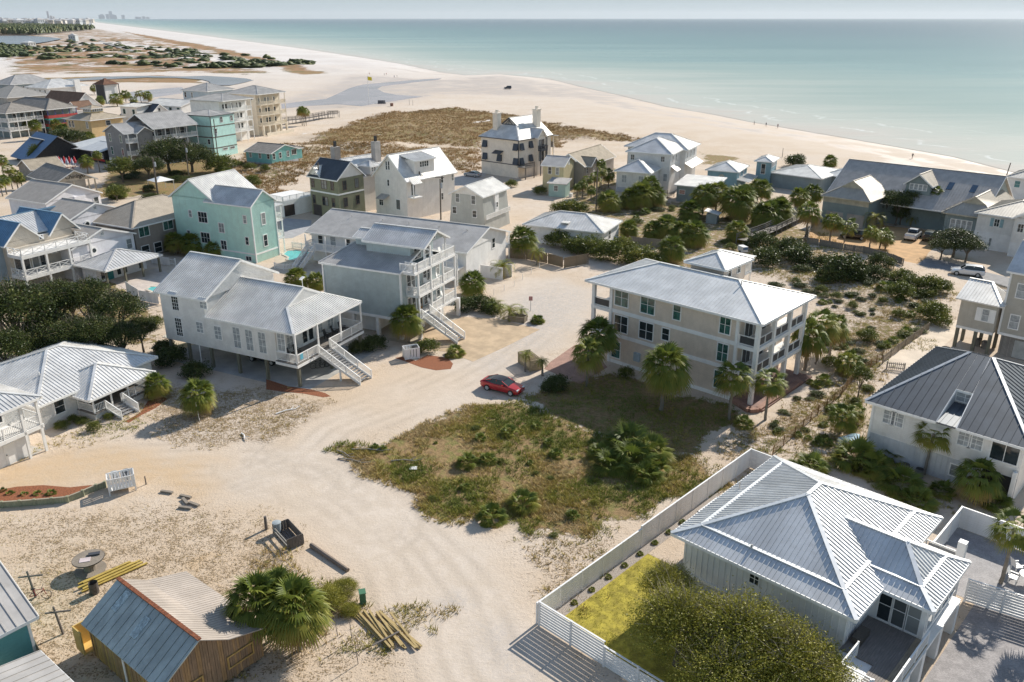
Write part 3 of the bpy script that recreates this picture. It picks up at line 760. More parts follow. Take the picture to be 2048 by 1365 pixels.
for x in (-.1, 3.6, 7.6, 11.5): b.post(x, -.3, FZ, 6.1, .16)
b.rail([(-.1, -.35), (3.3, -.35)], FZ); b.rail([(5.4, -.35), (11.5, -.35)], FZ); b.rail([(-.1, -.35), (-.1, 2.45)], FZ); b.rail([(11.5, -.35), (11.5, 2.45)], FZ)
b.stairs(4.35, -.5, FZ, 0, -1, 1.9, 16, run=.33)
b.post(3.3, -3.2, 0, 1.5, .16)
for y in (-.2, 4.2, 8.2, 12.2, 15.6, 18.5):
    for x in (.15, 5.7, 11.2): b.post(x, y, 0, 2.42, .3, PILE, 'stilt')
m = MB(); m.tube([(.05,13.9,0),(.05,13.9,2.4)], [.05,.05], 6); m.build('drain_pipe', TRIM, b.root)
b.one('notice', M('plain', (.12,.42,.55), .5), (.35, .8, -.43, -.39, FZ+.35, FZ+.95))
m = MB(); m.tube([(7.6,4.6,8.4),(7.6,4.6,9.5)], [.04,.04], 6).bar((7.3,4.6,9.4),(7.9,4.6,9.6),.35,.1); m.build('antenna', TRIM, b.root)
b.done(); STILT = b

# ---- blue-grey house with stacked balconies
b = House('balcony_house', 'blue-grey three-storey house with stacked white balconies, rooftop deck and front stairs', pt('f',975,490), 8.7, 65)
b.wall(-1.2, 9.2, 1.75, 13.1, 2.45, 8.6, LAPBLUE)
b.roof([[(-1.5,1.6,8.62),(-1.5,13.5,8.62),(3.9,11.0,10.5),(3.9,1.6,10.5)],[(9.5,1.6,8.62),(9.5,13.5,8.62),(3.9,11.0,10.5),(3.9,1.6,10.5)],[(-1.5,13.5,8.62),(9.5,13.5,8.62),(3.9,11.0,10.5)]], GALVD, w=.3, fascia=TRIM)
b.wall(2.0, 7.5, 2.2, 8.6, 9.0, 11.35, LAPBLUE); b.wall(3.0, 6.5, 8.6, 10.9, 9.6, 11.2, LAPBLUE)
b.gable(2.0, 7.5, .2, 8.7, 11.35, 1.35, 'y', GALV, None, og=.3, oe=.4, w=.3)
b.mb('wall', LAPBLUE).prism([(2.0,11.35),(7.5,11.35),(4.75,12.55)], 'y', .4, 8.55)
b.gable(3.0, 6.5, 8.6, 11., 11.2, .7, 'y', GALV, LAPBLUE, og=.2, oe=.2, w=.3)
b.band('L', -1.2, 1.75, 13.1, 2.6, .35); b.corner(-1.2, 1.75, 2.45, 8.6, .22); b.corner(-1.2, 13.1, 2.45, 8.6, .22); b.band('L', 2.0, 2.2, 8.6, 9.75, .2)
for z in (2.75, 5.65, 8.7):
    b.deck(-.9 if z > 8 else -.1, 9.2, -.1, 1.74, z, .32)
    b.rail([(0, 0), (9.1, 0)] if z > 4 else [(0, 0), (.4, 0)], z); b.rail([(0, 0), (0, 1.7)], z); b.rail([(9.1, 0), (9.1, 1.7)], z)
    if z < 4: b.rail([(2.4, 0), (9.1, 0)], z)
b.rail([(-.9, 1.9), (-.9, .05), (0, .02)], 8.7)
for x in (0, 3.0, 6.0, 9.1): b.post(x, 0, 2.75, 8.5 if x != 3.0 else 11.2, .2)
b.post(7.3, .3, 8.7, 11.2, .16); b.post(2.1, .3, 8.7, 11.2, .16)
for z in (4.0, 6.95):
    for u in (.6, 1.55, 4.4, 5.35, 7.6): b.win('R', 1.75, u, z, .8, 1.9, 1, 2)
b.door('R', 1.75, 3.0, 2.75, 1.1, 2.15, M('wood', (.50,.24,.05), .5, .1)); b.win('R', 2.2, 3.6, 10.1, 1.5, 1.8, 2, 1); b.win('R', 2.2, 5.9, 10.1, .9, 1.6, 1, 2)
b.win('R', .4, 4.75, 11.85, .3, .4, 1, 1)
b.stairs(1.4, -.12, 2.75, .0, -1, 1.7, 16, run=.30)
for y in (0, 2.1, 5.5, 9.2, 12.8):
    for x in (-.9, 4.0, 8.9): b.post(x if y else x+.9, y, 0, 2.45, .42, WHITE, 'pier')
b.wall(.2, 8.8, 6.5, 12.9, 0, 2.45, GREYW, 'lower_wall')
b.done(); BALC = b

# ---- long motel-like roof behind it
b = House('long_grey_house', 'long two-storey white house with a broad grey metal roof and end porch', pt('f',1310,360), 5, 64)
b.wall(.8, 14., .6, 29.2, 0, 4.95, GREYW); b.gable(.8, 14., .5, 29.4, 5.15, 2.1, 'y', GALVD, GREYW, og=.5, oe=.8, w=.3, rib=(.03,.03))
b.deck(-1.2, .78, 1.0, 29., 2.6, .25); b.rail([(-1.1, 1.), (-1.1, 12.)], 2.6); b.rail([(-1.1, 18.), (-1.1, 29.)], 2.6); b.rail([(-1.1, 29.), (.7, 29.)], 2.6)
for y in (1.1, 5, 9, 13, 17, 21, 25, 28.9): b.post(-1.1, y, 0, 4.85, .16)
b.wp('R', .6, 'f', [(1490,295)], .9, 1.5, 1, 2); b.win('L', .8, 27.4, 3.7, .9, 1.3); b.win('L', .8, 24.9, 3.7, 1.0, 1.8, gm=BLIND); b.win('L', .8, 22, 3.7, .9, 1.3)
b.deck(14.0, 16.0, .8, 6, 2.6, .25); b.rail([(15.9, .9), (15.9, 6)], 2.6); b.post(15.8, .9, 0, 4.6, .16)
b.wall(4.6, 4.75, -3.5, .3, 0, 1.9, WHITE, 'screen_wall'); b.wall(6.6, 6.75, -4.1, -.4, 0, 1.9, WHITE, 'screen_wall')
for y in (3, 8, 13.5, 18.5, 24.5):
    m = MB(); m.tube([(5.6,y,6.4),(5.6,y,6.95)], [.05,.05], 6).bar((5.45,y,6.95),(5.75,y,6.95),.12,.06); m.build('vent_pipe', GALVD, b.root)
b.stairs(-1.5, 27.5, 2.6, -1, 0, 1.2, 14)
b.done()

# ---- mint gabled house
b = House('mint_house', 'mint green three-storey house with crossed ribbed metal gables', pt('e',1705,210), 9.5, 64)
b.wall(.3, 5.8, .2, 8.0, 0, 9.5, MINT); b.gable(.3, 5.8, .2, 9.5, 9.5, 1.95, 'y', GALV, MINT, w=.4, oe=.35)
b.wall(.5, 10.2, 8.0, 17.4, 0, 9.6, MINT); b.gable(.5, 10.2, 8.0, 17.4, 9.6, 3.0, 'x', GALVW, MINT, w=.45, oe=.4, og=.4)
for x, y in ((.3,.2),(5.8,.2)): b.corner(x, y, 0, 9.4, .18)
b.band('R', .2, .3, 5.8, 1.4, .25); b.band('L', .3, .2, 8., 1.4, .25)
b.wp('L', .5, 'e', [(1300,265)], .6, 1.1); b.wp('L', .5, 'e', [(1385,290),(1405,430)], 1.9, 1.7, 3, 2)
b.wp('L', .3, 'e', [(1513,362),(1530,480)], 1.1, 1.5, 2, 2); b.wp('L', .3, 'e', [(1672,305),(1688,452)], .6, 1.2)
b.wp('R', .2, 'e', [(1797,300),(1812,448)], .8, 1.8); b.wp('L', .5, 'e', [(1290,400)], .6, 1.0); b.wp('L', .3, 'e', [(1700,572)], 1.1, .7, 2, 1)
for z in (2.8, 5.8):
    b.deck(5.9, 7.6, .3, 5, z, .2); b.rail([(5.9, .35), (7.5, .35), (7.5, 5)], z)
b.post(7.4, .4, 0, 8.2, .16); b.post(7.4, 4.8, 0, 8.2, .16); b.deck(5.9, 7.8, .1, 5.2, 8.3, .15, GALV, 'porch_roof')
b.done(); MINTH = b

# ---- low white hip cottage
b = House('hip_cottage', 'grey-white raised cottage with ribbed hip roofs, corner porch and short steps', pt('i',250,565), 2.8, 63)
b.wall(.55, 13.5, .5, 13., 0, 2.75, LAPW)
b.hip(0, 14.1, 0, 13.6, 2.8, 2.35, GALVP, w=.36, fascia=TRIM, inset=6.4)
b.wall(4.3, 11.0, -2.0, .5, 0, .62, LAPW, 'porch_base'); b.deck(4.2, 11.1, -2.1, .5, .7, .1, DECKW)
b.hip(3.7, 11.7, -2.4, 5.0, 2.42, 1.75, GALVP, w=.36, axis='y', inset=4.0, name='porch_roof')
for x in (4.35, 6.4, 8.4, 10.95): b.post(x, -1.95, .7, 2.4, .14)
b.post(4.35, .3, .7, 2.4, .14); b.post(10.95, .3, .7, 2.4, .14)
b.rail([(4.35, .3), (4.35, -1.95), (5.6, -1.95)], .7, .85); b.rail([(7.5, -1.95), (10.95, -1.95), (10.95, .3)], .7, .85)
b.stairs(6.55, -2.1, .7, 0, -1, 1.8, 5, run=.42)
b.wp('R', .5, 'i', [(405,555)], 1.0, 1.4, 1, 2); b.win('R', .5, 5.3, 1.7, .8, 1.3, gm=BLIND); b.door('R', .5, 7, .7)
m = MB(); m.tube([(3.3,3.9,3.9),(3.3,3.9,4.4)], [.06,.06], 8); m.build('vent_pipe', TRIM, b.root)
b.hip(9.5, 16., 10.5, 16.5, 2.9, 1.3, GALVP, w=.36, name='rear_roof'); b.wall(10, 15.5, 11, 16, 0, 2.85, LAPW)
b.done()
# ---- raised deck house at the left edge
b = House('deck_house', 'pale house with a raised front deck on white posts, cut by the left edge', pt('i',275,490), 5.4, 63)
b.wall(-9, -.2, 2.8, 10, 0, 5.3, LAPW); b.wall(-9, -1.4, .9, 2.8, 0, 2.2, GREYW, 'lower_wall')
b.hip(-10, .1, -.1, 10.5, 5.4, 1.9, GALV, w=.36)
b.deck(-9, -.1, .2, 2.8, 2.7, .35); b.rail([(-9, .3), (-.25, .3), (-.25, 2.7)], 2.7)
for x in (-.35, -1.9, -5, -8): b.post(x, .3, 0, 5.3, .2)
b.win('R', 2.8, -3, 4.1, 1.6, 1.7, 2, 1); b.win('R', 2.8, -6.5, 4.1, 1.6, 1.7, 2, 1); b.door('R', .9, -3.2, 0, 1.0, 1.95, TRIM, False)
b.done()
sheet('concrete_drive', zpx('i', [(-60,880),(150,808),(300,850),(215,900),(-60,990)]), .012, CONC)

# ---- board and batten house with pyramid roof (front right)
BB = M('plain', (.80,.80,.79), .55, .04); WALLB = BB
b = House('batten_house', 'white board-and-batten house with a two-pitch silver pyramid roof and wood deck', pt('o',905,945), 5, 46.3)
RX, RY = 14.4, 12.5; i1, z1, zp = 1.45, 5.6, 7.85; xa, xb, ym = 6.25, 8.2, 6.25
A_ = [(0,0,5),(RX,0,5),(RX,RY,5),(0,RY,5)]; B_ = [(i1,i1,z1),(RX-i1,i1,z1),(RX-i1,RY-i1,z1),(i1,RY-i1,z1)]
pa, pb = (xa,ym,zp), (xb,ym,zp)
b.roof([[A_[0],A_[1],B_[1],B_[0]],[A_[1],A_[2],B_[2],B_[1]],[A_[2],A_[3],B_[3],B_[2]],[A_[3],A_[0],B_[0],B_[3]],
        [B_[0],B_[1],pb,pa],[B_[1],B_[2],pb],[B_[2],B_[3],pa,pb],[B_[3],B_[0],pa]], GALVA, w=.32, rib=(.05,.055), fascia=TRIM, cap=M('metal', (.68,.69,.70), .4, .05))
# porch room
px0, px1, py0 = 3.8, 10.4, -2.95; j = 1.2; zj = 5.5; xm = (px0+px1)/2
C_ = [(px0,py0,4.98),(px1,py0,4.98),(px1,2.,4.98),(px0,2.,4.98)]; D_ = [(px0+j,py0+j,zj),(px1-j,py0+j,zj),(px1-j,4.,zj),(px0+j,4.,zj)]
k0, k1 = (xm,py0+3.0,6.75), (xm,5.5,6.75)
b.roof([[C_[0],C_[1],D_[1],D_[0]],[C_[3],C_[0],D_[0],D_[3]],[C_[1],C_[2],D_[2],D_[1]],[D_[0],D_[1],k0],[D_[3],D_[0],k0,k1],[D_[1],D_[2],k1,k0]], GALVA, w=.32, rib=(.05,.055), fascia=TRIM, name='porch_roof', cap=M('metal', (.68,.69,.70), .4, .05))
b.wall(.7, 13.7, .7, 11.8, 1.9, 4.93, BB); b.wall(.72, 13.6, .72, 11.7, 0, 1.9, M('board', (.52,.52,.52), .7, .08, pitch=.5), 'base_wall')
for k in range(27): b.one('batten', TRIM, (.66, .7, .72+k*.42, .77+k*.42, 1.92, 4.9))
for k in range(8): b.one('batten', TRIM, (.75+k*.42, .80+k*.42, .66, .7, 2.45, 4.9))
b.wp('L', .7, 'o', [(208,657)], .6, .75, 1, 2); b.one('skirt_board', TRIM, (.62, .72, .68, 11.8, 1.85, 2.05))
b.wall(4.4, 10., -2.5, .7, 2.35, 4.93, WHITE)
for u in (-2.1, -1.25, -.4): b.win('L', 4.4, u+.25, 3.65, .7, 2.2, 1, 2)
for x in (5.2, 6.6, 8.0, 9.3): b.win('R', -2.5, x, 3.8, 1.1, 1.8, 1, 2)
for k in range(26):                                            # deck boards run toward the house; sunlight is painted into the paler outer few
    y0 = -2.9+k*.14; b.one('deck_board', M('wood', (.33,.29,.26), .8, .15, gs=(1.2,14,14)) if k > 4 else M('wood', (.52,.42,.30), .8, .15, gs=(1.2,14,14)), (-2.0 if k < 12 else .3, 4.35, y0, y0+.128, 2.3, 2.38))
b.deck(-2.05, 10.1, -2.98, .68, 2.29, .22, WHITE, 'deck_frame')
b.rail([(4.2, -2.85), (-1.95, -2.85)], 2.38, .95, 'slab', pm=M('plain', (.4,.42,.43), .4)); b.rail([(-1.95, -2.0), (-1.95, -.2), (.4, -.2)], 2.38, .95, 'h')
b.stairs(-2.05, -2.45, 2.38, -1, 0, .9, 11)
for x in (-1.6, .9, 3.5, 6.5, 9.6): b.post(x, -2.75, 0, 2.3, .55, WHITE, 'pillar')
b.post(12.6, -1.9, 0, 4.9, .5, WHITE, 'pillar'); b.deck(10.4, 13.8, -1.9, .6, 2.3, .2, DECKW); b.rail([(10.6, -1.8), (13.7, -1.8), (13.7, .5)], 2.38, .95, 'slab', pm=M('plain', (.45,.46,.47), .4))
b.one('bench_seat', M('wood', (.13,.11,.09), .7), (1.2, 2.6, -.1, .45, 2.4, 2.85))
for x, y in ((2.5,11.6),(1.2,9.6)): 
    pass
for q in ((185,470),(105,38)):
    p0 = pt('o', *q); x, y = b.at(p0, 5.35); m = MB(); m.tube([(x,y,5.1),(x,y,5.75)], [.05,.05], 8).tube([(x,y,5.7),(x,y,5.85)], [.09,.05], 8); m.build('vent_pipe', GALVD, b.root)
# side landing toward the fence
b.deck(5.8, 8.6, 11.85, 14.0, 2.3, .2, M('wood', (.55,.42,.22), .8)); b.rail([(5.85, 11.9), (5.85, 13.9), (8.5, 13.9)], 2.3, .95, 'h')
for x in (6., 8.4): b.post(x, 13.7, 0, 2.1, .2)
b.done(); BATT = b

# ---- dark standing-seam roof house
b = House('dark_roof_house', 'white house with a dark standing-seam hip roof and an inset dormer window', pt('p',965,415), 5.3, 46)
X1, Y0 = 13.0, -13.2
rid = [(9.0,-5.3,8.8),(9.0,-7.2,8.8)]
s0 = 3.5/9; ya, yb, xw = -5.95, -7.6, 4.2
b.roof([[(0,ya,5.3),(0,0,5.3),(9.0,-5.3,8.8),(9.0,ya,8.8)],[(0,Y0,5.3),(0,yb,5.3),(9.0,-7.0,8.8),(9.0,-7.2,8.8)],[(xw,ya,5.3+xw*s0),(xw,yb+.6*xw/9,5.3+xw*s0),(9.0,-7.0,8.8),(9.0,ya,8.8)],[(0,0,5.3),(X1+5,0,5.3),(9.0,-5.3,8.8)],[(X1+5,0,5.3),(X1+5,Y0,5.3),(9.0,-7.2,8.8),(9.0,-5.3,8.8)],[(X1+5,Y0,5.3),(0,Y0,5.3),(9.0,-7.2,8.8)]],
       DARKROOF, w=.62, split=True, rib=(.05,.06), fascia=TRIM, cap=M('metal', (.40,.42,.45), .4, .05))
b.wall(.6, 17.4, -12.6, -.6, 0, 5.25, LAPW); b.corner(.6, -.6, 0, 5.2, .2)
b.wall(.57, .6, -12.6, -.6, 0, 2.2, M('board', (.55,.56,.57), .7, .06, pitch=.45), 'base_wall')
b.wp('L', .6, 'p', [(1128,528),(1185,545)], .95, 1.2, 2, 3, gm=BLIND); b.wp('L', .6, 'p', [(1643,672),(1722,697)], .95, 1.3, 2, 3, gm=BLIND)
u, z = b.uv('L', .6, pt('p',1600,840)); b.win('L', .6, u, 1.2, 1.0, 1.0, gm=BLIND)
# dormer: a lit-through cut with a window at its back
b.wall(xw+.1, xw+.3, yb, ya, 5.3, 5.3+xw*s0-.1, LAPW, 'dormer'); b.win('L', xw+.1, (ya+yb)/2, 6.35, 1.35, .8, 2, 2, gm=BLIND)
for yy in (ya-.04, yb+.04): b.mb('dormer', LAPW).prism([(0,5.25),(xw+.1,5.25),(xw+.1,5.3+xw*s0)], 'y', yy-.04, yy+.04)
b.roof([[(-.02,yb+.08,5.32),(-.02,ya-.08,5.32),(xw,ya-.08,5.75),(xw,yb+.08,5.75)]], DARKROOF, w=.5, name='dormer_roof')
b.rail([(.62, -12.4), (.62, -10.2)], 2.9, .95); b.win('L', .6, -11.3, 4.1, 2.0, 1.5, 2, 1); b.one('porch_shade_panel', BLACK, (.5, .59, -12.4, -10.0, .1, 2.2))  # black panel paints the shade of the porch opening onto the wall
b.post(.35, -12.4, 0, 2.9, .3); b.post(.35, -9.9, 0, 2.6, .3)
for u in (-4.4, -5.6):
    m = MB(); m.tube([(0,0,0),(0,0,.75)], [.38,.36], 14); o = m.build('air_conditioner', M('plain', (.16,.16,.15), .6), b.root, (-.35, u, 0))
    m = MB(); m.tube([(0,0,.76),(0,0,.78)], [.3,.3], 12); m.build('fan_grille', BLACK, o)
b.done()

# ---- beige stilt house at right edge
BEIGE = M('lap', (.50,.475,.425), .65, .05, pitch=.16)
b = House('beige_stilt_house', 'beige stilt house with white shutters and silver hip roof, cut by the right edge', pt('h',1895,430), 6.2, 46)
b.wall(.5, 7, .6, 4.6, 2.6, 6.1, BEIGE); b.wall(1.2, 9, -9, .2, 2.6, 10.5, BEIGE); b.wall(1.5, 9, -9, -.1, 0, 2.6, M('brick', (.38,.36,.33), .8, .1), 'block_wall')
b.roof([[(-.1,0,6.2),(-.1,5.1,6.2),(4.2,5.1,7.7),(4.2,2.6,7.7)],[(-.1,0,6.2),(4.2,0,6.2),(4.2,2.6,7.7)],[(8,0,6.2),(8,5.1,6.2),(4.2,5.1,7.7),(4.2,2.6,7.7)]], GALVW, w=.35)
b.gable(1.2, 9.2, -9, .3, 10.5, 2.5, 'y', GALV, BEIGE, w=.35); b.band('L', .5, .6, 4.6, 2.62, .3); b.band('L', 1.2, -9, .2, 2.7, .3); b.corner(1.2, .2, 2.6, 10.4, .2)
b.wp('L', .5, 'h', [(1760,490)], .7, 1.4, 1, 2, gm=BLIND)
u, z = b.uv('L', .5, pt('h',1760,490))
for d in (-.75, .75): b.one('shutter', TRIM, (.42, .5, u+d-.28, u+d+.28, z-.8, z+.8))
b.wp('L', 1.2, 'h', [(1975,540),(2030,310)], .9, 1.6, 1, 2, gm=BLIND)
for x in (.7, 3.5): 
    for y in (.8, 2.4, 4.4): b.post(x, y, 0, 2.6, .35, PILE, 'stilt')
b.one('garage_door', M('plain', (.42,.42,.40), .6), (1.42, 1.5, -4.2, -1.6, .1, 2.2))
b.done()

# ---- weathered wood shed
WOODS = M('wood', (.46,.28,.13), .75, .25, gs=(16,16,1.)); WOODY = M('wood', (.60,.38,.12), .7, .15, gs=(16,16,1.)); WOODG = M('wood', (.36,.235,.14), .8, .3, gs=(16,16,1.))
b = House('wooden_shed', 'weathered plank shed on posts with a blue-grey metal roof and rusted ridge', pt('j',552,965), 2.8, 52, 'shed')
SH_R = M('metal', (.40,.44,.42), .5, .14, .6, metallic=.05); SH_B = M('metal', (.46,.40,.35), .6, .1, .4)
YL = -8.85
b.roof([[(0,0,2.8),(0,YL,2.8),(2.65,YL,4.5),(2.65,0,4.5)]], SH_R, w=.62, split=True, rib=(.03,.03), t=.06, name='front_roof', caps=False)
b.roof([[(2.65,0,4.5),(2.65,YL,4.5),(4.4,YL,3.35),(4.4,0,3.35)],[(4.4,0,3.35),(4.4,YL,3.35),(7.0,YL,2.5),(7.0,0,2.5)]], SH_B, w=.25, rib=(.04,.025), t=.06, name='rear_roof', caps=False)
m = MB(); m.bar((2.65,.02,4.55),(2.65,YL-.02,4.55),.24,.08); m.build('rusted_ridge', M('plain', (.22,.07,.03), .9, .3, 6.), b.root)
for u, v in ((-1.6,1.9),(-4.4,1.5)):
    s0 = (4.5-2.8)/2.65; m = MB(); m.slab([(v-.55,u-.3,2.8+(v-.55)*s0+.07),(v+.55,u-.3,2.8+(v+.55)*s0+.07),(v+.55,u+.3,2.8+(v+.55)*s0+.07),(v-.55,u+.3,2.8+(v-.55)*s0+.07)], .03)
    m.build('skylight', M('glass', (.42,.50,.50), .2, .3, 5.), b.root)
b.wall(.35, 6.6, YL+.4, -.4, .55, 2.6, M('plain', (.12,.08,.05), .9), 'core')
rnd = random.Random(3)
for k in range(54):
    y = YL+.34+k*.152; b.one('plank', WOODY if rnd.random() < .45 else WOODS, (.27-rnd.random()*.04, .35, y, y+.135, .45-rnd.random()*.15, 2.72))
def gtop(x): return 2.8+x*(1.7/2.65) if x < 2.65 else (4.5-(x-2.65)*(1.15/1.75) if x < 4.4 else 3.35-(x-4.4)*(.85/2.6))
for k in range(42):
    x = .30+k*.152; b.one('plank', WOODG if rnd.random() < .6 else WOODS, (x, x+.135, YL+.25+rnd.random()*.05, YL+.4, .45-rnd.random()*.2, gtop(x+.07)-.12))
for x0, x1, z0, z1 in ((1.0,2.6,1.0,1.9),(4.2,6.0,1.1,2.0)):
    b.one('batten', WOODY, (x0, x1, YL+.18, YL+.24, z0, z0+.09), (x0, x1, YL+.18, YL+.24, z1-.09, z1), (x0, x0+.09, YL+.18, YL+.24, z0+.09, z1-.09), (x1-.09, x1, YL+.18, YL+.24, z0+.09, z1-.09))
b.one('plywood_box', M('plain', (.62,.42,.13), .7, .1), (-.2, 1.6, .0, 1.0, .5, .62), (-.2, -.12, 0, 1.0, .62, 2.2), (-.12, 1.6, .92, 1.0, .62, 2.2))
for x, y in ((.5,-.6),(.5,-4.4),(.5,-8.2),(3.4,-8.2),(6.4,-8.2),(6.4,-4.),(6.4,-.6),(3.4,-.6)): b.post(x, y, 0, .55, .25, PILE, 'stilt')
m = MB(); m.tube([(.1,-4.6,0),(.1,-4.6,2.6)], [.06,.06], 6); m.build('drain_pipe', TRIM, b.root)
b.done(); SHED = b

# ---- teal house with pale seamed roofs, lower-left corner
TEAL = M('lap', (.16,.45,.47), .6, .05, pitch=.2)
ZR = M('metal', (.50,.47,.44), .45, .08, .5)
zn = pt('j',262,912)
b = House('teal_cottage', 'teal cottage under pale seamed metal roofs at the lower-left corner', zn, 3.2, 52)
L0 = b.at(pt('j',0,1030), 3.2); t0 = b.at(pt('j',0,545), 5.2)
b.roof([[(0,0,3.2),(-9,0,3.2),(-9,5,5.5),(0,5,5.5)],[(0,10,3.2),(-9,10,3.2),(-9,5,5.5),(0,5,5.5)]], ZR, w=.6, split=True, rib=(.05,.06), fascia=TRIM)
b.wall(-9, -.5, .5, 9.5, 0, 3.3, TEAL); b.mb('wall', TEAL).prism([(.5,3.25),(9.5,3.25),(5,5.3)], 'x', -9, -.5); b.win('R', .5, -3.2, 1.9, 1.0, 1.4); b.corner(-.5, .5, 0, 3.2, .16)
b.done()
b = House('teal_annex', 'low pale metal roof of the teal cottage annex beside the plank fence', pt('j',275,1150), 2.4, 52)
b.roof([[(0,0,2.4),(0,-7,2.4),(-8,-7,3.7),(-8,0,3.7)]], ZR, w=.6, split=True, rib=(.05,.05), fascia=TRIM); b.wall(-8, -.5, -6.6, -.4, 0, 2.2, TEAL)
b.done()
# ================================================================ houses further back
OLIVE = M('board', (.235,.235,.15), .65, .06, pitch=.4); WHITEB = M('board', (.80,.76,.71), .6, .04, pitch=.45); CREAMP = M('plain', (.78,.70,.60), .7, .05)
SAGE = M('lap', (.53,.535,.50), .65, .05, pitch=.2); NAVY = M('plain', (.035,.045,.065), .5, .1); YEL = M('lap', (.68,.52,.26), .65, .05, pitch=.2)
SKYB = M('lap', (.24,.40,.47), .65, .05, pitch=.2); TURQ = M('lap', (.26,.60,.58), .65, .05, pitch=.2); BOXTEAL = M('plain', (.50,.76,.71), .65, .05)
SHING = M('shingle', (.30,.27,.24), .9, .12); SHINGT = M('shingle', (.44,.37,.28), .9, .1); GREYLAP = M('lap', (.30,.30,.31), .65, .06, pitch=.2)
CREAM2 = M('plain', (.76,.67,.54), .65, .05); BLUEG = M('lap', (.30,.355,.375), .65, .05, pitch=.2)
def windows(b, face, at, us, zs, w=.9, h=1.5, nx=1, nz=2, **kw):
    for u in us:
        for z in zs: b.win(face, at, u, z, w, h, nx, nz, **kw)
def balconies(b, face, at, u0, u1, zs, depth=1.8, n=4, style='bal', zt=None, mat=None):
    for z in zs:
        if face == 'R':
            b.deck(u0, u1, at-depth, at-.01, z, .25, mat); b.rail([(u0+.05, at-.05), (u0+.05, at-depth+.05), (u1-.05, at-depth+.05), (u1-.05, at-.05)], z, 1, style, mat)
        else:
            b.deck(at-depth, at-.01, u0, u1, z, .25, mat); b.rail([(at-.05, u0+.05), (at-depth+.05, u0+.05), (at-depth+.05, u1-.05), (at-.05, u1-.05)], z, 1, style, mat)
    for i in range(n):
        u = u0+.12+(u1-u0-.24)*i/(n-1); x, y = (u, at-depth+.12) if face == 'R' else (at-depth+.12, u)
        b.post(x, y, 0, zt or zs[-1]+2.6, .18, mat)
# hip-roofed low house between palms
b = House('low_hip_house', 'low pale house with a bright ribbed hip roof behind the hedge', pt('c',710,910), 3.2, 65)
b.wall(.5, 9.7, .5, 14.7, 0, 3.15, GREYW); b.hip(0, 10.2, 0, 15.2, 3.2, 1.85, GALVW, w=.5); b.win('R', .5, 4.5, 1.8, .9, 1.4)
b.roof([[(1.0,8.3,4.0),(1.0,6.9,4.0),(3.3,6.9,4.05),(3.3,8.3,4.05)]], GALVW, w=0, name='vent_cap'); b.done()
# grey flared house
b = House('flared_grey_house', 'small sage-grey house with flared corner walls and a pale gable roof', pt('b',1590,1000), 7, 62)
b.mb('wall', SAGE).prism([(-.3,0),(7.7,0),(6.9,6.9),(.5,6.9)], 'x', .5, 9.8); b.gable(.5, 9.8, .4, 7.0, 7.0, 1.55, 'x', GALVW, WHITEB, w=.45, og=.5)
b.wp('L', .5, 'b', [(1417,1010),(1525,1025)], .8, 1.5); b.wp('L', .5, 'b', [(1397,1093),(1533,1120)], .8, 1.2); b.one('side_panel', WHITE, (4.6, 6.0, .05, .5, 2.6, 6.6)); b.win('R', .05, 5.3, 4.5, .5, .9); b.rail([(.6, -.4), (9.6, -.4)], 2.5, .9); b.done()
# white gable house with shed dormer
b = House('white_gable_house', 'tall white gabled house with a wide shed dormer and small awnings', pt('b',1065,890), 8, 50)
b.wall(.4, 13.8, .4, 9.6, 0, 8, WHITEB); b.gable(.4, 13.8, .4, 9.6, 8.1, 4.2, 'x', GALVW, WHITEB, w=.42, og=.4, oe=.5)
b.wall(3.2, 8.6, .9, 4.8, 8.3, 11.2, WHITEB); b.roof([[(2.9,.4,11.2),(8.9,.4,11.2),(8.9,5.0,12.1),(2.9,5.0,12.1)]], GALV, w=.4, fascia=TRIM, name='dormer_roof')
windows(b, 'R', .9, (4.9,5.5,6.1,6.7), (10.3,), .45, 1.0); b.wp('L', .4, 'b', [(932,790),(948,790)], .45, 1.6, 1, 2); b.wp('L', .4, 'b', [(945,908)], .5, 1.2); b.wp('L', .4, 'b', [(897,1035)], 1.1, 1.5, 2, 2); b.wp('L', .4, 'b', [(1013,1057)], 1.1, 1.9, 1, 1)
u, z = b.uv('L', .4, pt('b',925,985)); b.roof([[(-1.2,u-1.2,z-.7),(-1.2,u+1.2,z-.7),(.4,u+1.2,z),(.4,u-1.2,z)]], GALVD, w=.4, name='awning')
b.wp('R', .4, 'b', [(1310,885),(1382,870),(1312,1000)], .55, 1.3); b.roof([[(.9,-1.0,7.1),(3.4,-1.0,7.1),(3.4,.4,8.1),(.9,.4,8.1)]], GALVW, w=.4, name='porch_roof'); b.deck(.9, 3.4, -1, .38, 4.5, .2); b.post(1.0, -.9, 4.5, 7.1, .2); b.win('R', .4, 2.1, 5.8, 1.0, 2.2, 2, 1); b.done()
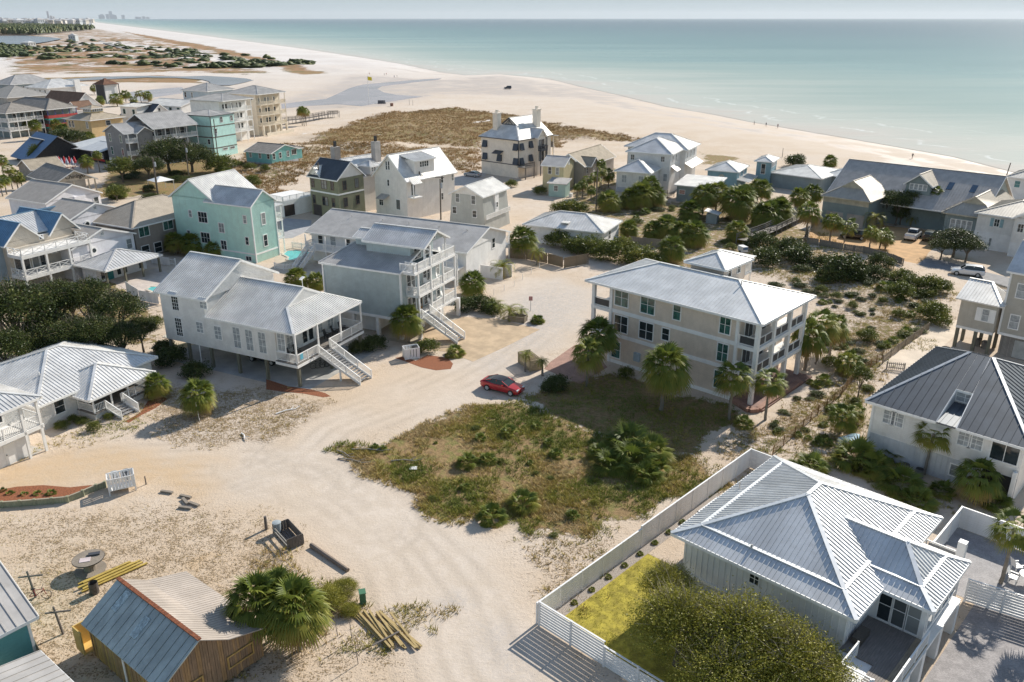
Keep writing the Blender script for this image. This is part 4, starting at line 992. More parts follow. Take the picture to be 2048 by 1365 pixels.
# olive house
b = House('olive_house', 'olive green two-storey house with a white band and steep metal gables', pt('b',595,885), 8, 53)
b.wall(.3, 7.1, .3, 8.5, 0, 8, OLIVE); b.gable(.3, 7.1, .3, 8.5, 8.1, 2.8, 'y', DARKROOF, WHITEB, w=.42, og=.35)
b.mb('wall', WHITEB).prism([(5.2,7.9),(8.5,7.9),(6.85,9.6)], 'x', .3, 3.6); b.roof([[(-.1,4.9,7.75),(-.1,6.85,9.75),(3.7,6.85,9.75),(3.7,4.9,7.75)],[(-.1,8.8,7.75),(-.1,6.85,9.75),(3.7,6.85,9.75),(3.7,8.8,7.75)]], GALVW, w=.42, name='gablet_roof')
b.band('L', .3, .3, 8.5, 4.9, .3); b.band('R', .3, .3, 7.1, 4.9, .3); DT = M('plain', (.12,.08,.06), .5)
windows(b, 'L', .3, (1.9, 3.9, 4.7, 7.6), (6.5, 3.2), .7, 1.6, fm=DT); windows(b, 'R', .3, (2., 5.2), (6.5, 3.2), .85, 1.7, 2, 2, fm=DT)
b.wall(.25, .3, 5.6, 8.0, 0, 2.2, M('plain', (.06,.05,.05), .6), 'garage_door')
b.wall(7.1, 15.5, 1.5, 11, 0, 7.4, WHITEB); b.gable(7.1, 15.5, 1.5, 11, 7.5, 3.0, 'x', GALV, WHITEB, w=.45)
for x, y, z in ((7.6,8.6,12.6),(15.,4.5,13.2)):
    o = b.one('chimney', M('brick', (.52,.48,.44), .8, .08), (x-.8, x+.8, y-.6, y+.6, 7.5, z)); 
    m = MB(); m.box(x-.25, x+.25, y-.2, y+.2, z, z+1.1); m.build('chimney_pot', BLACK, o)
b.wall(9., 11.5, .2, 3.2, 7.6, 9.3, WHITEB); b.hip(8.6, 11.9, -.2, 3.6, 9.3, .8, GALVW, name='dormer_roof', w=.4); windows(b, 'R', .2, (9.6,10.2,10.9), (8.6,), .45, .8); b.done()
# white outbuilding with garage beyond the mint house
b = House('white_garage', 'white flat garage with a dark door and rooftop deck rail', pt('b',235,1145), 0, 53, 'garage')
b.wall(0, 9, 0, 8, 0, 3.2, WHITE); b.rail([(0,.1),(9,.1)], 3.2, .9); b.rail([(.1,0),(.1,8)], 3.2, .9); b.one('garage_door', M('plain', (.05,.035,.03), .6), (-.04, 0, -.01, 2.3, .1, 2.2)) if 0 else b.one('garage_door', M('plain', (.05,.035,.03), .6), (.2, 2.7, -.05, 0, .1, 2.3)); b.done()
# cream house with dark shutters
b = House('cream_shutter_house', 'cream stucco house with black awning shutters, twin chimneys and steep silver roof', pt('b',1835,620), 9.3, 50.5)
b.wall(.5, 13.6, .5, 12.6, 0, 9.2, CREAMP)
e = 9.3; t = 13.9; k = 4.2; s_ = (t-e)/6.6; zg = e+k*s_
b.roof([[(0,0,e),(14.,0,e),(14.2,6.55,t),(k,6.55,t),(k,k,zg)],[(0,13.1,e),(14.,13.1,e),(14.2,6.55,t),(k,6.55,t),(k,13.1-k,zg)],[(0,0,e),(0,13.1,e),(k,13.1-k,zg),(k,k,zg)]], GALVW, w=.42, fascia=M('plain', (.1,.1,.11), .5))
b.mb('gablet', CREAMP).prism([(k+.2,zg-.1),(13.1-k-.2,zg-.1),(6.55,t-.25)], 'x', k+.15, k+.6)
m = MB()
for p, q in (((k,zg),(6.55,t)),((13.1-k,zg),(6.55,t)),((k,zg),(13.1-k,zg)),((6.55,zg),(6.55,t)),((5.4,zg),(6.55,zg+1.1)),((7.7,zg),(6.55,zg+1.1))): m.bar((k-.05,p[0],p[1]),(k-.05,q[0],q[1]),.14)
m.build('gablet_truss', NAVY, b.root)
b.band('L', .5, .5, 12.6, 3.2, .2, .06, NAVY); b.band('R', .5, .5, 13.6, 3.2, .2, .06, NAVY); b.corner(.48, .48, 3.2, 9.2, .16, NAVY)
for u, z in ((11.3,8.1),(1.3,8.1),(11.3,5.0),(6.5,5.0),(1.3,4.6)):
    b.win('L', .5, u, z-.5, 1.2, 1.4, fm=NAVY); b.shutter('L', .42, u, z+.3, 1.5, 1.7, NAVY)
for u, z in ((1.6,8.1),(1.6,4.6),(5.2,8.3),(5.2,5.0)):
    b.win('R', .5, u, z-.5, 1.2, 1.4, fm=NAVY); b.shutter('R', .42, u, z+.3, 1.5, 1.7, NAVY)
b.roof([[(-.9,5.3,5.7),(-.9,8.,5.7),(.5,8.,6.3),(.5,5.3,6.3)]], DARKROOF, w=.4, name='awning')
b.wall(6.8, 9.8, -.6, .5, 0, 9.6, CREAMP); b.gable(6.8, 9.8, -.6, 4.5, 9.8, 1.6, 'y', GALV, CREAMP, w=.4); windows(b, 'R', -.6, (7.7,8.9), (7.6,4.7), .8, 2.1, fm=NAVY); balconies(b, 'R', -.6, 6.9, 9.7, (6.3,), .9, 2, mat=NAVY, zt=6.4)
windows(b, 'R', .5, (11.5,), (7.9,4.9), .9, 1.7, fm=NAVY); b.deck(12.2, 15.6, 1, 5, 6.3, .25, NAVY); b.rail([(12.3,1),(15.5,1),(15.5,5)], 6.3, 1, mat=NAVY); b.post(15.4, 1.1, 0, 9, .3, CREAMP); b.roof([[(13.8,0,9.2),(16.3,0,8.9),(16.3,6,8.9),(13.8,6,9.2)]], GALVW, w=.4, name='porch_roof')
for x, y, z in ((3.0,9.5,14.8),(11.3,3.4,15.5)):
    o = b.one('chimney', CREAMP, (x-.8, x+.8, y-.7, y+.7, 9.5, z)); m = MB(); m.box(x-.95, x+.95, y-.85, y+.85, z, z+.2).box(x-.3, x+.3, y-.25, y+.25, z+.2, z+.9); m.build('chimney_cap', CREAMP, o)
b.deck(-.1, 3.8, -2.2, .45, 3., .2, DECKW); b.rail([(0,-2.1),(3.7,-2.1)], 3., 1, mat=DECKW); b.post(.2, -2., 0, 3, .2, DECKW); b.post(3.6, -2., 0, 3, .2, DECKW); b.done()
# white two-block beach house
b = House('white_beach_house', 'large white beach house of stacked hip-roofed blocks with ribbed roofs', pt('c',1170,375), 9, 64)
b.wall(.5, 12.5, .3, 10., 0, 9, LAPW); b.hip(0, 13., -.3, 10.6, 9.05, 2.6, GALV, w=.5); b.wall(9, 19.5, -.8, 13, 0, 8.9, LAPW); b.hip(8.4, 20., -1.6, 13.8, 9.0, 2.7, GALVW, w=.5, name='rear_roof', axis='y')
b.wall(-6.8, .5, 2.7, 10.1, 0, 5.8, LAPW); b.hip(-7.3, 1.2, 2.2, 10.6, 5.85, 2.1, GALV, w=.5, name='front_roof')
b.roof([[(-7.9,3,1.5),(-7.9,9.8,1.5),(-6.8,9.8,2.3),(-6.8,3,2.3)]], GALVD, w=.4, name='awning')
windows(b, 'L', .5, (2.0, 9.0), (7.8,), .8, 1.1, 2, 2); windows(b, 'L', -6.8, (4.5, 8.3), (4.2,), 1., 1.6, 2, 2, gm=BLIND); windows(b, 'R', .3, (2.6,5.4), (7.6,), .5, 1.5); windows(b, 'L', .5, (1.2,), (3.8,), .8, 1.6, gm=BLIND)
b.roof([[(1.5,-1.2,5.2),(4.5,-1.2,5.2),(4.5,.3,6.2),(1.5,.3,6.2)]], GALVW, w=.4, name='awning_roof'); b.roof([[(9,-2.6,4.9),(19.6,-2.6,4.9),(19.6,-.8,5.9),(9,-.8,5.9)]], GALVW, w=.5, name='porch_roof'); windows(b, 'R', -.8, (11,14,17), (7.4,), .6, 1.6); b.done()
# small yellow tower house, teal shed, beige low gable
b = House('yellow_house', 'narrow pale yellow two-storey house with a grey gable roof', pt('c',440,455), 6, 68)
b.wall(.4, 8, .3, 5.3, 0, 6, M('lap', (.66,.57,.36), .65, .04, pitch=.2)); b.gable(.4, 8, .3, 5.3, 6.1, 1.5, 'y', GALVD, M('lap', (.66,.57,.36), .65, .04, pitch=.2), w=.4); b.wp('L', .4, 'c', [(340,482),(392,488)], .7, 1.5); b.win('R', .3, 4, 6.3, .7, .8, gm=BLIND); b.done()
b = House('teal_shed', 'tiny pale teal shed with a grey roof in front of the yellow house', pt('c',445,668), 0, 68, 'shed')
b.wall(0, 3.2, 0, 3.9, 0, 3.0, M('lap', (.42,.58,.54), .65, .04, pitch=.2)); b.roof([[(-.4,-.4,3.0),(-.4,4.3,3.0),(3.5,4.3,3.7),(3.5,-.4,3.7)]], GALVD, w=.4); b.win('L', 0, 2.2, 1.9, .8, 1.1, 2, 2); b.one('air_unit', WHITE, (1., 1.9, -1.2, -.5, 0, .8)); b.done()
b = House('beige_gable_house', 'low beige house with intersecting pale gables behind the yellow house', pt('c',575,450), 5, 60)
b.wall(.4, 18, .3, 8, 0, 5, M('lap', (.46,.43,.40), .7, .05, pitch=.2)); b.gable(.4, 18, .3, 8, 5, 2.4, 'x', SHINGT, M('lap', (.46,.43,.40), .7, .05, pitch=.2), w=0); b.gable(2, 6, -.8, 4, 5, 1.5, 'y', SHINGT, M('lap', (.46,.43,.40), .7, .05, pitch=.2), w=0); b.win('R', .3, 2.3, 3.5, .8, 1.2); b.win('R', .3, 6, 3.5, .8, 1.2); b.rail([(.2,8),( .2,5)], 3, 1); b.done()
# blue cottage row
b = House('blue_cottage', 'sky blue cottage with a round window and pale hip roof by the dunes', pt('c',1630,495), 4.6, 62)
b.wall(.5, 10., .4, 7.2, 0, 4.5, SKYB); b.hip(0, 10.5, 0, 7.7, 4.6, 1.5, GALVW, w=.5); windows(b, 'R', .4, (3.,6.5), (3.1,), 1., 1.5, gm=BLIND)
m = MB(); m.tube([(.35,3.9,3.),(.5,3.9,3.)], [.75,.75], 16); o = m.build('round_window', M('plain', (.55,.5,.38), .6), b.root); m = MB(); m.tube([(.3,3.9,3.),(.36,3.9,3.)], [.45,.45], 16); m.build('pane', BLIND, o)
b.roof([[(.3,-2.4,2.5),(10.,-2.4,2.5),(10.,.4,2.9),(.3,.4,2.9)]], GALV, w=.5, name='porch_roof'); b.done()
b = House('blue_lookout', 'small blue lookout block with a flat hip roof joining the blue cottages', pt('c',1860,425), 6, 62)
b.wall(.4, 7, .3, 3.6, 0, 5.9, SKYB); b.hip(-.2, 7.6, -.2, 4.2, 6, .9, GALVW, w=.5); windows(b, 'R', .3, (1.5,2.7,3.9,5.1), (5.,), .7, .8, gm=BLIND); windows(b, 'L', .4, (2.,), (4.2,), .9, 2.2); b.done()
b = House('blue_annex', 'grey-blue annex with a broad shallow metal roof under the palms', pt('c',1470,605), 3.6, 62)
b.wall(.4, 9, .4, 8.4, 0, 3.5, BLUEG); b.roof([[(0,0,3.6),(0,9,3.6),(9.5,9,4.4),(9.5,0,4.4)]], GALVW, w=.5, fascia=TRIM); b.win('L', .4, 7.2, 2.1, 1.2, .8, gm=M('plain', (.45,.22,.17), .6)); b.win('L', .4, 3.4, 2.0, 2.2, .6, 3, 1); b.done()
b = House('pale_roof_cottage', 'blue-grey cottage with a wide white metal roof facing the beach', pt('d',540,405), 3.4, 47)
b.wall(.5, 14, .4, 12.6, 0, 3.3, BLUEG); b.hip(0, 14.5, 0, 13., 3.4, 1.5, GALVW, w=.5); b.hip(6, 16, -4, 3, 3.3, 1.2, GALVW, w=.5, name='wing_roof'); b.wall(6.5, 15.5, -3.5, .4, 0, 3.2, BLUEG); b.done()
# large grey-roofed beach house with garage
b = House('shingle_beach_house', 'sprawling blue-grey beach house with tan gabled wings, skylights and a double garage', pt('d',905,580), 5.3, 47)
E1 = GALVD; E2 = SHINGT; EW = M('lap', (.27,.33,.34), .65, .05, pitch=.2); EC = M('plain', (.52,.47,.37), .65)
b.wall(.5, 9, .5, 9.2, 0, 5.2, EW); k = 2.6; e = 5.3; t = 8.3; zg = e+k*.62
b.roof([[(0,0,e),(11,0,e),(11,4.8,t),(k,4.8,t),(k,k,zg)],[(0,9.6,e),(11,9.6,e),(11,4.8,t),(k,4.8,t),(k,9.6-k,zg)],[(0,0,e),(0,9.6,e),(k,9.6-k,zg),(k,k,zg)]], M('metal', (.46,.41,.34), .5, .06), w=.5, fascia=EC)
b.mb('gablet', EC).prism([(k+.1,zg-.1),(9.6-k-.1,zg-.1),(4.8,t-.2)], 'x', k+.1, k+.4); b.band('L', .5, .5, 9.2, 4.6, .9, .03, EC)
for u in (2.6, 6.6): b.one('garage_door', M('plain', (.42,.37,.33), .6), (.44, .5, u-1.6, u+1.6, .1, 2.5))
b.wall(9, 24, -17, 11, 0, 5.6, EW); b.gable(9, 24, -17, 11, 5.7, 4.4, 'y', M('metal', (.48,.44,.40), .55, .08), EW, w=.5, og=.5, oe=2.6)
b.wall(9.6, 14, -7., -2.6, 5.5, 8.1, EW); b.gable(9.6, 15.5, -7., -2.6, 8.1, 1.7, 'x', M('metal', (.46,.41,.34), .5, .06), EW, w=.5); windows(b, 'L', 9.6, (-6.0,-5.2,-4.4,-3.6), (7.4,), .6, 1.0, gm=BLIND)
for y in (-9.5, -13.5):
    m = MB(); s0 = 4.4/7.5; m.slab([(11.6,y-.5,5.7+2.6*s0+.1),(13.4,y-.5,5.7+4.4*s0+.1),(13.4,y+.5,5.7+4.4*s0+.1),(11.6,y+.5,5.7+2.6*s0+.1)], .06); m.build('skylight', M('glass', (.05,.09,.14), .1), b.root)
b.wall(2.2, 14, -20, -12.4, 0, 4.9, EW); k = 2.4; e = 5.; t = 7.9; zg = e+k*.7
y0, y1 = -20.6, -11.8; ym = (y0+y1)/2
b.roof([[(1.6,y0,e),(18,y0,e),(18,ym,t),(1.6+k,ym,t),(1.6+k,y0+k,zg)],[(1.6,y1,e),(18,y1,e),(18,ym,t),(1.6+k,ym,t),(1.6+k,y1-k,zg)],[(1.6,y0,e),(1.6,y1,e),(1.6+k,y1-k,zg),(1.6+k,y0+k,zg)]], M('metal', (.46,.41,.34), .5, .06), w=.5, fascia=EC, name='wing_roof')
b.mb('wing_gablet', EC).prism([(y0+k+.1,zg-.1),(y1-k-.1,zg-.1),(ym,t-.2)], 'x', 1.6+k+.1, 1.6+k+.4); windows(b, 'L', 2.2, (-13.8,-14.7,-15.6,-16.5), (3.2,), .7, 1.5, gm=BLIND)
b.done(); EH = b
# white house with blue shutters, right edge
b = House('blue_shutter_house', 'white gabled house with pale blue shutters and bracketed eaves at the right edge', pt('d',2040,705), 6.1, 46)
b.wall(.5, 12, .5, 6.9, 2.9, 6, LAPW); b.wall(.45, 12, .45, 6.95, 0, 2.9, WHITE, 'base_wall'); b.hip(0, 13, -4, 7.4, 6.1, 2.0, M('metal', (.50,.46,.40), .5, .06), w=.45)
b.wp('L', .5, 'd', [(1845,733)], .7, 1.2, 2, 2); u, z = b.uv('L', .5, pt('d',1845,733)); SHB = M('plain', (.28,.43,.47), .6)
for d in (-.75, .75): b.one('shutter', SHB, (.42, .5, u+d-.24, u+d+.24, z-.7, z+.7))
b.win('L', .45, 4.2, 1.4, .35, 1.3); b.wall(-1.6, .45, -5, .8, 2.4, 6.6, LAPW); b.gable(-1.6, 4, -5, .8, 6.6, 1.6, 'x', GALVW, LAPW, w=.45); b.win('L', -1.6, -.3, 4.9, .8, 1.3, 2, 2)
m = MB(); m.prism([(-5,0),(-4.3,0),(-4.3,1.6),(-3.6,2.2),(-1.4,2.2),(-.6,1.6),(-.6,0),(.8,0),(.8,2.4),(-5,2.4)], 'x', -1.6, -1.1); m.build('arch', WHITE, b.root); b.done()
b = House('end_beach_house', 'grey beach house corner with chimney at the right edge above the beach', pt('d',1910,385), 6, 46)
b.wall(.4, 9, -9, -.4, 0, 5.9, GREYW); b.hip(0, 9.5, -10, 0, 6, 2, M('metal', (.50,.47,.43), .5, .06), w=.5); b.one('chimney', M('brick', (.35,.33,.31), .8), (4, 5.4, -4.5, -3.2, 6, 10)); b.win('L', .4, -2.4, 4.6, 1.0, 1.3, gm=M('plain', (.1,.25,.25), .5)); b.done()

# ---- left block
b = House('taupe_house', 'taupe two-storey house with a pale tan hip roof and green-tinted windows', pt('V',1450,585), 5.5, 62)
b.wall(.4, 13, .4, 11.8, 0, 5.4, TAUPE); b.hip(-.1, 18., 0, 12.4, 5.5, 2.8, M('shingle', (.48,.41,.33), .9, .06), w=0)
b.wp('R', .4, 'V', [(1572,620),(1835,545)], 1.9, 1.5, 2, 1, gm=GLASSG); windows(b, 'R', .4, (2.,4.5,7), (1.3,), 1.4, 1.6); b.done()
def oculus(b, x, y, z):
    m = MB(); m.tube([(x, y-.12, z),(x, y+.02, z)], [.55,.55], 18); o = m.build('porthole', TRIM, b.root); m = MB(); m.tube([(x, y-.16, z),(x, y-.11, z)], [.34,.34], 16); m.build('pane', GLASS, o)
Xf = G(*pt('V',1145,1055), 2.7); ca, sa = math.cos(R(62)), math.sin(R(62))
def xl(x, y): return (Xf.x+x*ca-y*sa, Xf.y+x*sa+y*ca, 0)
for nm, (ox, oy), zr, ze, dep, lab in (('lavender_house', (13.9,32.8), 9.2, 6.9, 11., 'pale lavender gabled townhouse with a porthole, largest and deepest of the stepped three'),
                                  ('lavender_house', (7.2,17.8), 8.6, 6.6, 8., 'pale lavender gabled townhouse with a porthole, middle of the stepped three'),
                                  ('lavender_house', (.2,7.2), 7.0, 5.1, 7., 'pale lavender gabled townhouse with a porthole, joined to the patio porch')):
    b = House(nm, lab, None, 0, 62, group='stepped lavender townhouses', world=xl(ox, oy))
    b.wall(.4, 11.2, .4, dep, 0, ze, LAV); b.gable(.4, 11.2, .4, dep, ze, zr-ze, 'y', M('metal', (.47,.43,.39), .5, .06), LAV, w=.4, og=.35, oe=.35); oculus(b, 3.9, .4, ze-1.2); b.win('R', .4, 10.2, ze-1.6, .9, 1.5); b.win('R', .4, 5.8, zr-.9, .5, .4, gm=BLIND) if dep < 10 else b.wall(5.8, 8., .1, .4, 0, ze, LAV); b.done()
b = House('patio_porch', 'open patio porch with a silver hip roof on dark posts beside the pool', pt('V',1145,1055), 2.7, 62, 'porch')
b.hip(0, 10.3, 0, 7.4, 2.7, 1.7, GALV, w=.5, axis='y', inset=5.); b.wall(1.2, 10., 3.8, 7., 0, 2.6, LAV); 
for x in (.5, 3.6, 6.7, 9.8): b.post(x, .5, 0, 2.65, .25, PILE)
for u in (2.2, 5.0, 6.1, 8.9): b.door('R', 3.8, u, .05, .9, 2.1)
b.door('R', 3.8, 3.5, .05, 1.0, 2.1, M('plain', (.03,.22,.23), .5), False); b.done()
b = House('blue_roof_house', 'cream house with a blue metal roof and white cross-braced balconies', pt('V',285,1120), 2.7, 62)
CR = M('lap', (.60,.54,.46), .65, .05, pitch=.2)
b.wall(.2, 10.6, 3.2, 13, 0, 6.2, CR); b.wall(.2, 10.6, 3.6, 13, 6.2, 7.2, CR)
for z in (2.7, 5.75):
    b.deck(-.1, 10.9, -.1, 3.19, z, .5, WHITE); b.rail([(0,3.1),(0,0),(10.7,0),(10.7,3.1)], z, .95, 'X', WHITE)
for x in (0, 3.6, 7.2, 10.7): b.post(x, .05, 0, 5.4, .28, WHITE)
for u in (1.2,2.4,3.8,5.0): b.win('R', 3.2, u, 3.9, .95, 2.1, 1, 1)
windows(b, 'R', 3.2, (6.8,7.6,8.4), (4.6,), .6, .7); b.win('R', 3.6, 5.6, 6.9, .5, .5)
b.gable(.2, 5.3, 3.6, 13, 7.2, 2.4, 'y', BLUEROOF, CR, w=.4); b.gable(7.2, 11.4, 3.6, 13, 7.4, 2.3, 'y', BLUEROOF, CR, w=.4)
b.roof([[(2.8,4.2,7.5),(9.3,4.2,7.5),(9.3,9.5,9.6),(2.8,9.5,9.6)]], GALV, w=.4, name='centre_roof'); b.roof([[(-6,9.3,9.7),(12.5,9.3,9.7),(12.5,14,7.2),(-6,14,7.2)]], BLUEROOF, w=.4, name='rear_roof')
b.wall(-7, .2, 4.5, 13, 0, 6.8, M('lap', (.33,.43,.52), .65, .05, pitch=.2)); b.roof([[(-7,4,6.7),(.4,4,6.7),(.4,9.3,9.7),(-7,9.3,9.7)]], BLUEROOF, w=.4, name='side_roof'); b.win('R', 4.5, -2.4, 4., 1., 2., 2, 3); b.done()

# ---- village behind, left
b = House('grey_balcony_house', 'dark grey clapboard house with white trim, bay porches and long sea balcony', pt('A',1245,695), 9, 55)
b.wall(.4, 6.5, .4, 9.4, 2.0, 9, GREYLAP); b.wall(.4, 6.5, .4, 9.4, 0, 2.0, WHITE, 'base_wall'); b.gable(.4, 8, .4, 9.4, 9.05, 2., 'x', GALVD, GREYLAP, w=.5)
windows(b, 'L', .4, (2.2,7.2), (7.4,4.0), .9, 1.9, gm=GLASSG); windows(b, 'R', .4, (5.5,), (7.4,4.0), .9, 1.9, gm=BLIND); b.gable(3.4, 7.6, -1, 6, 9, 1.3, 'y', GALVD, GREYLAP, w=.5); b.wall(3.4, 7.6, -1, .5, 2.0, 9, GREYLAP)
balconies(b, 'R', .4, .5, 3.2, (3.4,6.6), 1.5, 2, zt=9.)
b.wall(7.5, 20, 1.0, 11, 2.0, 9.5, GREYLAP); b.roof([[(7,-2.4,9.6),(21,-2.4,9.6),(21,5,13.),(7,5,13.)],[(7,12,9.6),(21,12,9.6),(21,5,13.),(7,5,13.)]], GALVD, w=.5, fascia=TRIM, name='main_roof'); balconies(b, 'R', .9, 7.6, 20.8, (3.4,6.6), 2.9, 5, zt=9.6); windows(b, 'R', 1.0, (9,11,13.5,16,18), (7.9,4.7), 1.3, 2.0); b.wall(7.6, 20.6, -1.9, 1, 0, 3.1, WHITE, 'base_wall'); b.done()
b = House('teal_block_house', 'pale teal four-storey box house with dark floor bands', pt('B',605,520), 11.5, 64)
b.wall(.1, 9.2, .1, 11, 0, 11.3, BOXTEAL); b.hip(-.1, 9.4, -.1, 11.2, 11.5, 1.1, GALVD, w=.5, fascia=DKBAND)
for z in (2.6, 5.6, 8.6): b.band('L', .1, .1, 11, z, .3, .04, M('plain', (.16,.15,.13), .6)); b.band('R', .1, .1, 9.2, z, .3, .04, M('plain', (.16,.15,.13), .6))
b.corner(.1, .1, 0, 11.3, .18, DKBAND); windows(b, 'R', .1, (4.2,8.2), (10.2,), .9, 1.4, 2, 2); windows(b, 'R', .1, (1.5,), (7.2,), .9, 1.4, 1, 2); windows(b, 'L', .1, (1.6,), (4.4,1.6), .8, 1.3); windows(b, 'R', .1, (4.4,7.2), (2.0,), 1.7, .5); b.done()
b = House('white_balcony_tower', 'white four-storey house wrapped in white balconies with many railings', pt('B',690,365), 13, 62)
b.wall(.4, 12, .4, 13, 0, 12.6, WHITE); b.hip(-.4, 13., -2.2, 13.6, 13., 1.6, GALVD, w=.5); balconies(b, 'R', .4, .5, 12, (3.2,6.4,9.6), 2.2, 5, zt=12.8)
windows(b, 'R', .4, (2,3.2,5.5,8,9.2), (4.6,7.8,11.), .8, 1.6); b.done()
b = House('cream_tower_house', 'cream four-storey house with colonnaded balconies and a grey hip roof', pt('B',1075,300), 13.5, 62)
b.wall(.6, 12., 1.2, 13, 0, 13.2, CREAM2); b.hip(-.4, 13., -1., 14, 13.5, 2.2, GALVD, w=.5); balconies(b, 'R', 1.2, .7, 12.6, (3.3,6.7,10.1), 1.9, 5, mat=CREAM2, zt=13.3); windows(b, 'R', 1.2, (2.2,5,6.2,9), (11.3,8.,4.8), .9, 1.5); windows(b, 'L', .6, (3.,), (12.,), 1., .7)
for i in range(5): b.post(1+i*2.8, -.6, 0, 3.0, .6, CREAM2, 'pillar')
b.wall(.6, 13.4, -2.6, -2.3, 0, 1.1, CREAM2, 'garden_wall'); b.done()
b = House('pale_blue_house', 'pale blue house with a broad grey hip roof beside the lagoon', pt('B',580,270), 10, 62)
b.wall(.6, 14, .6, 14.5, 0, 9.8, M('lap', (.46,.54,.60), .65, .05, pitch=.3)); b.hip(0, 14.8, 0, 15.2, 10, 2.6, GALVD, w=.5); windows(b, 'L', .6, (9.5,13.2), (8.2,), .9, 2.0); b.done()
b = House('white_long_house', 'white gabled house with green-framed windows and a pale shallow roof', pt('A',1830,420), 8, 62)
b.wall(.4, 13, .4, 18, 0, 7.9, WHITE); b.gable(.4, 13, .4, 18, 8, 1.6, 'y', GALVW, WHITE, w=.5); windows(b, 'L', .4, (2.,6.,10.), (6.3,), 1.1, 1.9, fm=M('plain', (.10,.25,.22), .6)); windows(b, 'R', .4, (5.5,7.), (6.6,), 1., 1.5, 2, 2); b.done()
b = House('white_dormer_house', 'white cross-gabled house with a flat-topped dormer and dark valley roof', pt('A',1480,545), 5.5, 62)
b.wall(.4, 12, .4, 14, 0, 5.4, WHITE); b.gable(.4, 12, .4, 14, 5.5, 4.2, 'y', DARKROOF, WHITE, w=.5); b.wall(-.2, 5, 4, 12, 5.3, 9., WHITE); b.roof([[(-.6,3.4,9.1),(-.6,12.6,9.1),(6,12.6,9.6),(6,3.4,9.6)]], GALVW, w=.5, name='dormer_roof'); windows(b, 'L', -.2, (5.5,10.2), (7.4,), .9, 1.4, fm=M('plain', (.10,.25,.22), .6)); windows(b, 'R', .4, (6.,), (7.6,), .9, 1.6); b.done()
b = House('yellow_cupola_house', 'yellow stucco house with a tan hip roof, square cupola and dark shutters', pt('A',905,565), 7.2, 62)
b.wall(.8, 12.5, .8, 12.5, 0, 7., M('plain', (.60,.43,.22), .7, .05)); b.hip(0, 13.4, 0, 13.4, 7.2, 2.2, SHINGT, w=0); b.wall(4.6, 8.8, 4.6, 8.8, 8.4, 10.2, M('plain', (.62,.48,.27), .7)); b.hip(4, 9.4, 4, 9.4, 10.2, .9, SHINGT, w=0, name='cupola_roof')
windows(b, 'L', .8, (2.6,9.4,11.), (5.6,), .9, 1.9); windows(b, 'R', .8, (7.,), (5.8,), 1.6, 1.4); windows(b, 'L', 4.6, (5.2,6.,6.8,7.6,8.3), (9.6,), .5, .7); windows(b, 'R', 4.6, (5.2,6.,6.8,7.6,8.3), (9.6,), .5, .7); b.done()
b = House('red_rail_house', 'grey house with scarlet balcony rails, teal trim and brown hip roof', pt('A',470,455), 8.2, 62)
b.wall(2, 11, 2.2, 24, 0, 8, M('lap', (.45,.43,.42), .65, .05, pitch=.25)); b.hip(0, 11.6, 0, 25, 8.2, 3.0, SHING, w=0, axis='y'); REDM = M('plain', (.42,.05,.045), .6); TEALT = M('plain', (.02,.30,.26), .5)
for z in (2.4, 5.2):
    b.deck(.3, 11.4, .2, 2.19, z, .5, TEALT); b.one('red_panel', REDM, (.35, 11.3, .22, .32, z, z+1.0)); b.one('red_panel', REDM, (.35, .45, .34, 8., z, z+1.0)); b.deck(.3, 1.99, 2.2, 8, z, .5, TEALT)
for x in (.5, 3.2, 6, 8.6, 11.2): b.post(x, .5, 0, 8., .22, M('plain', (.10,.10,.28), .5))
windows(b, 'L', 2, (11,14), (6.6,), 1., 1.5, gm=BLIND); b.done()
b = House('porch_inn', 'weathered blue-grey inn with two tiers of dark porches at the left edge', pt('A',60,490), 8.2, 62)
b.wall(1.8, 13, 2.2, 14, 0, 8, BLUEG); b.hip(-.4, 14, -.4, 15, 8.2, 2.6, SHING, w=0); balconies(b, 'R', 2.2, .2, 12.5, (2.5,5.4), 2.2, 5, zt=8.1); balconies(b, 'L', 1.8, .4, 12, (2.5,5.4), 1.7, 4, zt=8.1); windows(b, 'R', 2.2, (4,6.5,9,11), (6.6,3.8), 1.2, 1.9); b.done()
b = House('turquoise_cottage', 'turquoise one-storey cottage with white windows on a grey base', pt('B',1225,895), 3.6, 62)
b.wall(.3, 10.5, .3, 9.4, .8, 3.6, TURQ); b.wall(.25, 10.5, .25, 9.4, 0, .8, M('plain', (.45,.45,.47), .8), 'base_wall'); b.gable(.3, 10.5, .3, 9.4, 3.65, 1.6, 'y', SHING, TURQ, w=0); windows(b, 'L', .3, (1.4,4.4,7.8), (2.6,), .8, 1.2); windows(b, 'R', .3, (1.2,3.6,6.6), (2.6,), .8, 1.4); b.win('R', .3, 9., 2.8, 1.8, 1.4, 3, 1); b.wall(10.5, 13, 1, 6, .6, 3.3, TURQ); b.hip(10.2, 13.4, .6, 6.4, 3.4, .6, SHING, w=0, name='side_roof'); b.done()
